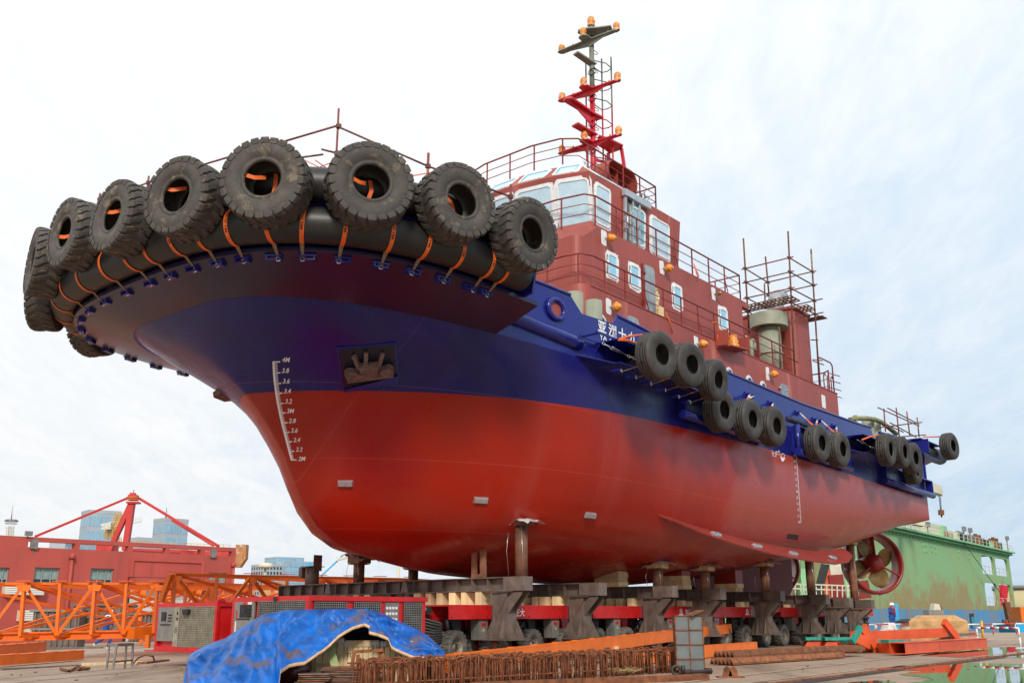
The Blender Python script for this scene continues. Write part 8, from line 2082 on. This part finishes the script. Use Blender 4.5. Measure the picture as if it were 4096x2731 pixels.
# ================================================================== GREEN FLOATING DOCK
p1, p2 = aty(d5(700, 400), 130), aty(d5(1580, 592), 186); d = Vector((p2.x - p1.x, p2.y - p1.y, 0)).normalized(); nn = Vector((d.y, -d.x, 0)); DM = frame((p1.x, p1.y, -1.9), d, nn, (0, 0, 1))
def dh(x, y): p = hit(d5(x, y), w=0, M=DM); return p.x, p.z
zT = (dh(700, 400)[1] + dh(1580, 592)[1]) / 2; xE = dh(1580, 592)[0]; X0 = -48
dock = thing('floating_dock', 'green rust streaked floating dock wall with a blue waterline band', 'floating dock', mtx=DM)
def dock_mat():
    m = bpy.data.materials.new('green_dock_side'); m.use_nodes = True; t = m.node_tree; b = t.nodes['Principled BSDF']; n = t.nodes.new; l = t.links.new
    tcn = n('ShaderNodeTexCoord'); sx = n('ShaderNodeSeparateXYZ'); l(tcn.outputs['Object'], sx.inputs[0])
    def nz(sc, det, s3=(1, 1, 1)):
        mp = n('ShaderNodeMapping'); mp.inputs['Scale'].default_value = s3; l(tcn.outputs['Object'], mp.inputs[0]); k = n('ShaderNodeTexNoise'); k.inputs['Scale'].default_value = sc; k.inputs['Detail'].default_value = det; k.inputs['Roughness'].default_value = .65; l(mp.outputs[0], k.inputs[0]); return k.outputs[0]
    def ramp(x, a, b2, c=0., d_=1.):
        k = n('ShaderNodeMapRange'); l(x, k.inputs[0]); k.inputs[1].default_value = a; k.inputs[2].default_value = b2; k.inputs[3].default_value = c; k.inputs[4].default_value = d_; return k.outputs[0]
    def mt(op, a, b2):
        k = n('ShaderNodeMath'); k.operation = op
        for i, v in enumerate((a, b2)):
            if isinstance(v, (int, float)): k.inputs[i].default_value = v
            else: l(v, k.inputs[i])
        return k.outputs[0]
    def mix(f, a, b2):
        k = n('ShaderNodeMix'); k.data_type = 'RGBA'; l(f, k.inputs[0])
        for i, v in ((6, a), (7, b2)):
            if isinstance(v, tuple): k.inputs[i].default_value = (*v, 1)
            else: l(v, k.inputs[i])
        return k.outputs[2]
    gcol = mix(ramp(nz(.12, 4), .35, .7), (.25, .46, .20), (.30, .41, .17)); gcol = mix(ramp(nz(.5, 5, (1, 1, .08)), .55, .75, 0, .5), gcol, (.15, .48, .28))
    low = ramp(sx.outputs[2], 11.5, 4.0, -.08, .19)
    rust = ramp(mt('ADD', mt('ADD', mt('MULTIPLY', nz(1.1, 10, (1, 1, .6)), .6), mt('MULTIPLY', nz(.10, 3), .55)), low), .62, .74, 0, .8); gcol = mix(rust, gcol, (.36, .22, .08))
    blue = mix(ramp(nz(.35, 6, (1, 1, .3)), .42, .6), (.07, .30, .55), (.22, .25, .27)); blue = mix(ramp(nz(.6, 8, (1, 1, .2)), .58, .7), blue, (.30, .16, .09))
    line = ramp(mt('ADD', sx.outputs[2], 0), ZB_, ZB_ + .05)
    l(mix(line, blue, gcol), b.inputs['Base Color']); b.inputs['Roughness'].default_value = .65
    br = nz(.2, 3); bp = n('ShaderNodeBump'); bp.inputs['Strength'].default_value = .25; bp.inputs['Distance'].default_value = .1; l(br, bp.inputs['Height']); l(bp.outputs[0], b.inputs['Normal'])
    return m
ZB_ = dh(1000, 1012)[1]
M['dock'] = dock_mat()
holes = [(1372, 1460, 602, 742), (1478, 1566, 620, 758), (1395, 1497, 803, 985), (1502, 1600, 817, 992)]
hx = [dh(a, c)[0] for a, b, c, e in holes]; 
X1a, X1b, X2a, X2b = (dh(1372, 600)[0] + dh(1395, 800)[0]) / 2, (dh(1460, 640)[0] + dh(1500, 850)[0]) / 2, (dh(1476, 640)[0] + dh(1508, 850)[0]) / 2, (dh(1566, 640)[0] + dh(1602, 850)[0]) / 2
Z1a, Z1b, Z2a, Z2b = dh(1385, 740)[1], dh(1420, 608)[1], dh(1405, 982)[1], dh(1440, 810)[1]
def dockwall(y0, y1):
    mb = MB(); cuts_z = [0, Z2a, Z2b, Z1a, Z1b, zT]
    bbox(mb, X0, X1a, 0, zT, y0, y1); bbox(mb, X1b, X2a, 0, zT, y0, y1); bbox(mb, X2b, xE, 0, zT, y0, y1)
    for a, b in ((X1a, X1b), (X2a, X2b)):
        for c, e in ((0, Z2a), (Z2b, Z1a), (Z1b, zT)): bbox(mb, a, b, c, e, y0, y1)
    for a, b in ((X1a, X1b), (X2a, X2b)):    # rounded upper corners
        for z in (Z1b, Z2b):
            for xx, sg in ((b, -1), (a, 1)): mb.prism([(xx, y0, z)] + [(xx + sg * (1.1 - 1.1 * math.sin(u)), y0, z - (1.1 - 1.1 * math.cos(u))) for u in [PI / 2 * k / 5 for k in range(6)]], (0, y1 - y0, 0))
    return mb
part('side_wall', dockwall(0, -.4), 'dock', dock)
part('inner_wall', dockwall(-7.5, -7.9), 'dock', dock)
mb = MB(); bbox(mb, X0, X1a - .2, 0, zT, -.4, -7.5); bbox(mb, xE - .4, xE, 0, Z2a - .1, -.41, -7.49); bbox(mb, X1a - .19, xE - .41, Z1a - .5, Z1a - .2, -.41, -7.49); bbox(mb, X1a - .19, xE - .41, Z2a - .5, Z2a - .2, -.41, -7.49); bbox(mb, X1a - .19, xE, zT - .4, zT - .02, -.41, -7.49); part('inner_decks', mb, 'green', dock)
mb = MB(); bbox(mb, X0, xE + 1.0, zT, zT + .25, 1.0, -8); bbox(mb, X0, xE + .8, zT - .35, zT - .2, .6, 0); part('deck_edge', mb, 'green', dock)
mb = MB(); 
for k in range(90): x = X0 + 1 + k * 1.35; 
mb = MB(); mb.prism([(0, 0, 0), (0, .9, 0), (0, 0, -.8)], (.12, 0, 0)); me = mb.mesh('deck_bracket', M['green'])
k = 0; x = X0
while x < xE: link('deck_bracket', me, dock, loc=(x, 0, zT)); x += 1.5
# railings in openings and on top
def drail(x0, x1, y, z, h, n, m='cream', rails=2):
    mb = MB(); mb.bar((x0, y, z + h), (x1, y, z + h), .07); mb.bar((x0, y, z + h * .5), (x1, y, z + h * .5), .05)
    r_ = part('railing', mb, m, dock)
    for k in range(n + 1): q = MB(); xx = x0 + (x1 - x0) * k / n; q.bar((xx, y, z), (xx, y, z + h), .07); part('rail_post', q, m, r_)
drail(X0, xE, .8, zT + .25, 1.05, 46)
for a, b in ((X1a, X1b), (X2a, X2b)):
    drail(a, b, -.2, Z1a, 1.3, 3); drail(a, b, -.2, Z2a, 1.3, 3)
for (a, b, c, e), nm in (((1283, 1330, 1042, 1150), 'teal'), ((1562, 1592, 1052, 1110), 'dark'), ((1595, 1625, 1060, 1150), 'teal')):
    x0, z1_ = dh(a, c); x1, z0_ = dh(b, e); mb = MB(); bbox(mb, x0, x1, z0_, z1_, .05, .0); dd_ = part('doorway', mb, 'dark', dock)
    if nm == 'teal': mb = MB(); bbox(mb, x0 + (x1 - x0) * .3, x1 - .1, z0_, z1_ - .5, .09, .05); part('door_leaf', mb, mat('teal_door', (.03, .30, .42), .6), dd_)
for xx, yy in ((940, 530), (957, 530), (998, 530), (1027, 540), (1202, 575), (1284, 588), (1345, 598), (940, 520), (957, 520)):
    x, z = dh(xx, yy); mb = MB(); mb.cyl((x, 0, z), (x, .12, z), .16, 8); mb.cyl((x, 0, z - .8), (x, .12, z - .8), .16, 8); part('scupper', mb, 'green', dock)
x, z = dh(1049, 1040); mb = MB(); mb.tube([(x + .55 * math.cos(u), .25, z + 1.0 * math.sin(u)) for u in [2 * PI * i / 20 for i in range(20)]], .25, 8, closed=True); single('old_tyre', mb, 'rust', 'rusty ring fender hung on the blue band of the floating dock', 'tyre', mtx=DM)
x, z = dh(1165, 445) ; x2, z2_ = dh(1570, 1090); mb = MB(); mb.tube([(x, .6, z), (x2, 2.0, z2_)], .05, 5); single('mooring_wire', mb, 'dark', 'thin dark mooring wire running down across the green dock wall', 'wire', mtx=DM)
a = aty(d5(1562, 955), 110); mb = MB(); b = aty(d5(1597, 1130), 110); mb.bar(a, b, .7, .5); mb.bar(a + Vector((-.6, 0, -2)), a + Vector((.6, 0, -2)), .4); single('rusty_post', mb, 'rust', 'rusty leaning mooring post before the right end of the floating dock', 'post')
# deck houses and gear on top
def dhs(q0, q1, y, label, m='cream', name='deck_house'):
    x0, z1_ = q0[0], q0[1]
    a, b = dh(*q0), dh(*q1); mb = MB(); bbox(mb, a[0], b[0], zT + .25, a[1], y, y - 4); o = part(name, mb, m, dock); return o, a, b
hs, a, b = dhs((700, 318), (968, 350), -1, ''); 
for k in range(9): mb = MB(); x = a[0] + 1 + (b[0] - a[0] - 2) * k / 8; bbox(mb, x - .55, x + .55, zT + 1.6, zT + 3.0, -.9, -1.0); part('house_window', mb, 'glass', hs)
hs, a, b = dhs((995, 342), (1130, 345), -1, ''); mb = MB(); bbox(mb, a[0] + .8, a[0] + (b[0] - a[0]) * .55, zT + .6, a[1] - 1.6, -.9, -1.0); part('house_window', mb, 'dark', hs)
for xx, yy, w, h, m in ((1128, 405, 2.2, 2.0, 'green'), (1135, 450, 2.0, 1.2, 'trailred'), (1225, 465, 1.5, 1.6, 'cream'), (1262, 470, 2, 1.7, 'dark'), (1290, 475, 1.4, 1.5, 'dark'), (1345, 480, 3, 1.6, 'steelbrown'), (1330, 455, 1.2, .8, 'greysteel'), (1395, 505, 1.2, 2, 'rust'), (1445, 510, 2.2, 1.5, 'dark'), (1480, 520, 1.8, 1.3, 'green'), (1525, 530, 1.0, 2.2, 'rust'), (1550, 540, 1.2, 1.6, 'dark'), (1180, 460, 1.2, 1.2, 'dirtygrey')):
    x, z = dh(xx, yy); mb = MB(); mb.box((x, -1.2, zT + .25 + h / 2), (w, 1.5, h)); mb.cyl((x, -1.2, zT + .2 + h), (x, -1.2, zT + .5 + h), .3, 8); part('deck_gear', mb, m, dock)
for xx, yt in ((955, 372), (1230, 405), (1277, 415), (1557, 475)):
    x, z = dh(xx, yt); mb = MB(); mb.bar((x, .2, zT + .2), (x, .2, z), .16); mb.box((x, .3, z), (.9, .5, .7)); part('dock_lamp', mb, 'greysteel', dock)
# white deck crane on the dock
o0 = aty(d5(975, 100), 125); t = thing('deck_crane', 'white crane jib with a hook hanging beyond the stern', 'crane', loc=o0)
pbar(d5(880, 60), d5(1060, 118), 125, 128, .9, o0, t, 'cream', 1.1, 'jib'); pbar(d5(1055, 118), d5(1068, 160), 128, 128, .5, o0, t, 'cream', name='jib_tip'); pbar(d5(920, 120), d5(900, 380), 126, 126, 1.2, o0, t, 'cream', name='column')
pbar(d5(1058, 165), d5(1068, 262), 128, 128, .07, o0, t, 'dark', name='wire'); pbar(d5(1068, 165), d5(1074, 262), 128, 128, .07, o0, t, 'dark', name='wire'); pbar(d5(1072, 262), d5(1074, 300), 128, 128, .55, o0, t, 'rust', name='hook_block'); pbar(d5(1074, 300), d5(1078, 318), 128, 128, .15, o0, t, 'dark', name='hook')
# gantry behind, seen under the hull between the thrusters
o0 = aty(d4(1330, 820), 100); t = thing('dock_gangway', 'green posts and black stairway of the dock entrance seen under the stern', 'stairway', loc=o0)
for q0, q1, w, m in ((d4(1325, 590), d4(1335, 830), 1.1, 'green'), (d4(1640, 640), d4(1670, 850), .9, 'green'), (d4(1575, 640), d4(1605, 850), 1.4, 'nozzle'), (d4(1570, 545), d4(1590, 660), 1.1, 'cream'), (d4(1500, 600), d4(1530, 840), .9, 'orangered'), (d4(1548, 590), d4(1560, 830), .5, 'white')): pbar(q0, q1, 100, 100, w, o0, t, m, name='post')
pbar(d4(1480, 530), d4(1800, 535), 100, 102, .7, o0, t, 'green', name='beam'); pbar(d4(1730, 700), d4(1760, 850), 103, 103, 2.5, o0, t, 'nozzle', name='maroon_panel')
for k in range(12): f = k / 11; q = (1510 - 75 * f, 560 + 240 * f); pbar(d4(q[0] - 32, q[1]), d4(q[0] + 30, q[1] + 2), 99, 99, .14, o0, t, 'dark', .25, 'stair_tread')
pbar(d4(1480, 545), d4(1415, 800), 99, 99, .2, o0, t, 'dark', name='stringer'); pbar(d4(1525, 560), d4(1470, 800), 99, 99, .2, o0, t, 'dark', name='stringer')
for y in (720, 760): pbar(d4(1190, y - 5), d4(1780, y + 15), 96, 98, .12, o0, t, 'cream', name='hand_rail')
for x in range(1200, 1790, 45): pbar(d4(x, 718 + (x - 1200) * .03), d4(x + 2, 830), 97, 97, .1, o0, t, 'cream', name='rail_post')
# far right: storage tank, red crane, small boats
a = aty(d5(1600, 850), 300); b = aty(d5(1800, 850), 300); M['tankcream'] = mat('cream_tank_paint', (.62, .52, .28), .6, var=.08, scale=.1)
t = thing('storage_tank', 'cream coloured oil storage tank at the far right edge', 'tank', loc=(a.x + 13, 310, -2)); H = a.z + 2; mb = MB(); mb.lathe([(0, H + 1), (12, H), (12.4, H), (12.4, 0), (0, 0)], 40); part('shell', mb, 'tankcream', t); mb = MB(); mb.lathe([(12.6, H - .4), (12.7, H - .4), (12.7, H + .8), (12.6, H + .8)], 40, closed=True); part('rim_rail', mb, 'greysteel', t)
o0 = aty(d5(1520, 1000), 250); t = thing('red_jib', 'slim red crane leg seen through the lower dock opening', 'crane', loc=o0); pbar(d5(1530, 830), d5(1500, 1010), 250, 250, 1.0, o0, t, 'brightred', name='leg'); pbar(d5(1545, 830), d5(1530, 1000), 250, 250, 1.6, o0, t, 'brightred', name='leg')
p = aty(d5(1700, 1110), 120); t = thing('moored_boat', 'blue hulled boat with orange deckhouse at the right edge', 'boat', loc=(p.x + 3, 120, -1.9)); mb = MB(); mb.prism([(-3.4, 0, 0), (14, 0, 0), (14, 0, 1.9), (-4, 0, 2.0)], (0, 5, 0)); part('hull', mb, 'craneblue', t); mb = MB(); mb.box((5, 2.5, 2.9), (16, 4, 1.7)); part('deckhouse', mb, 'orange', t)
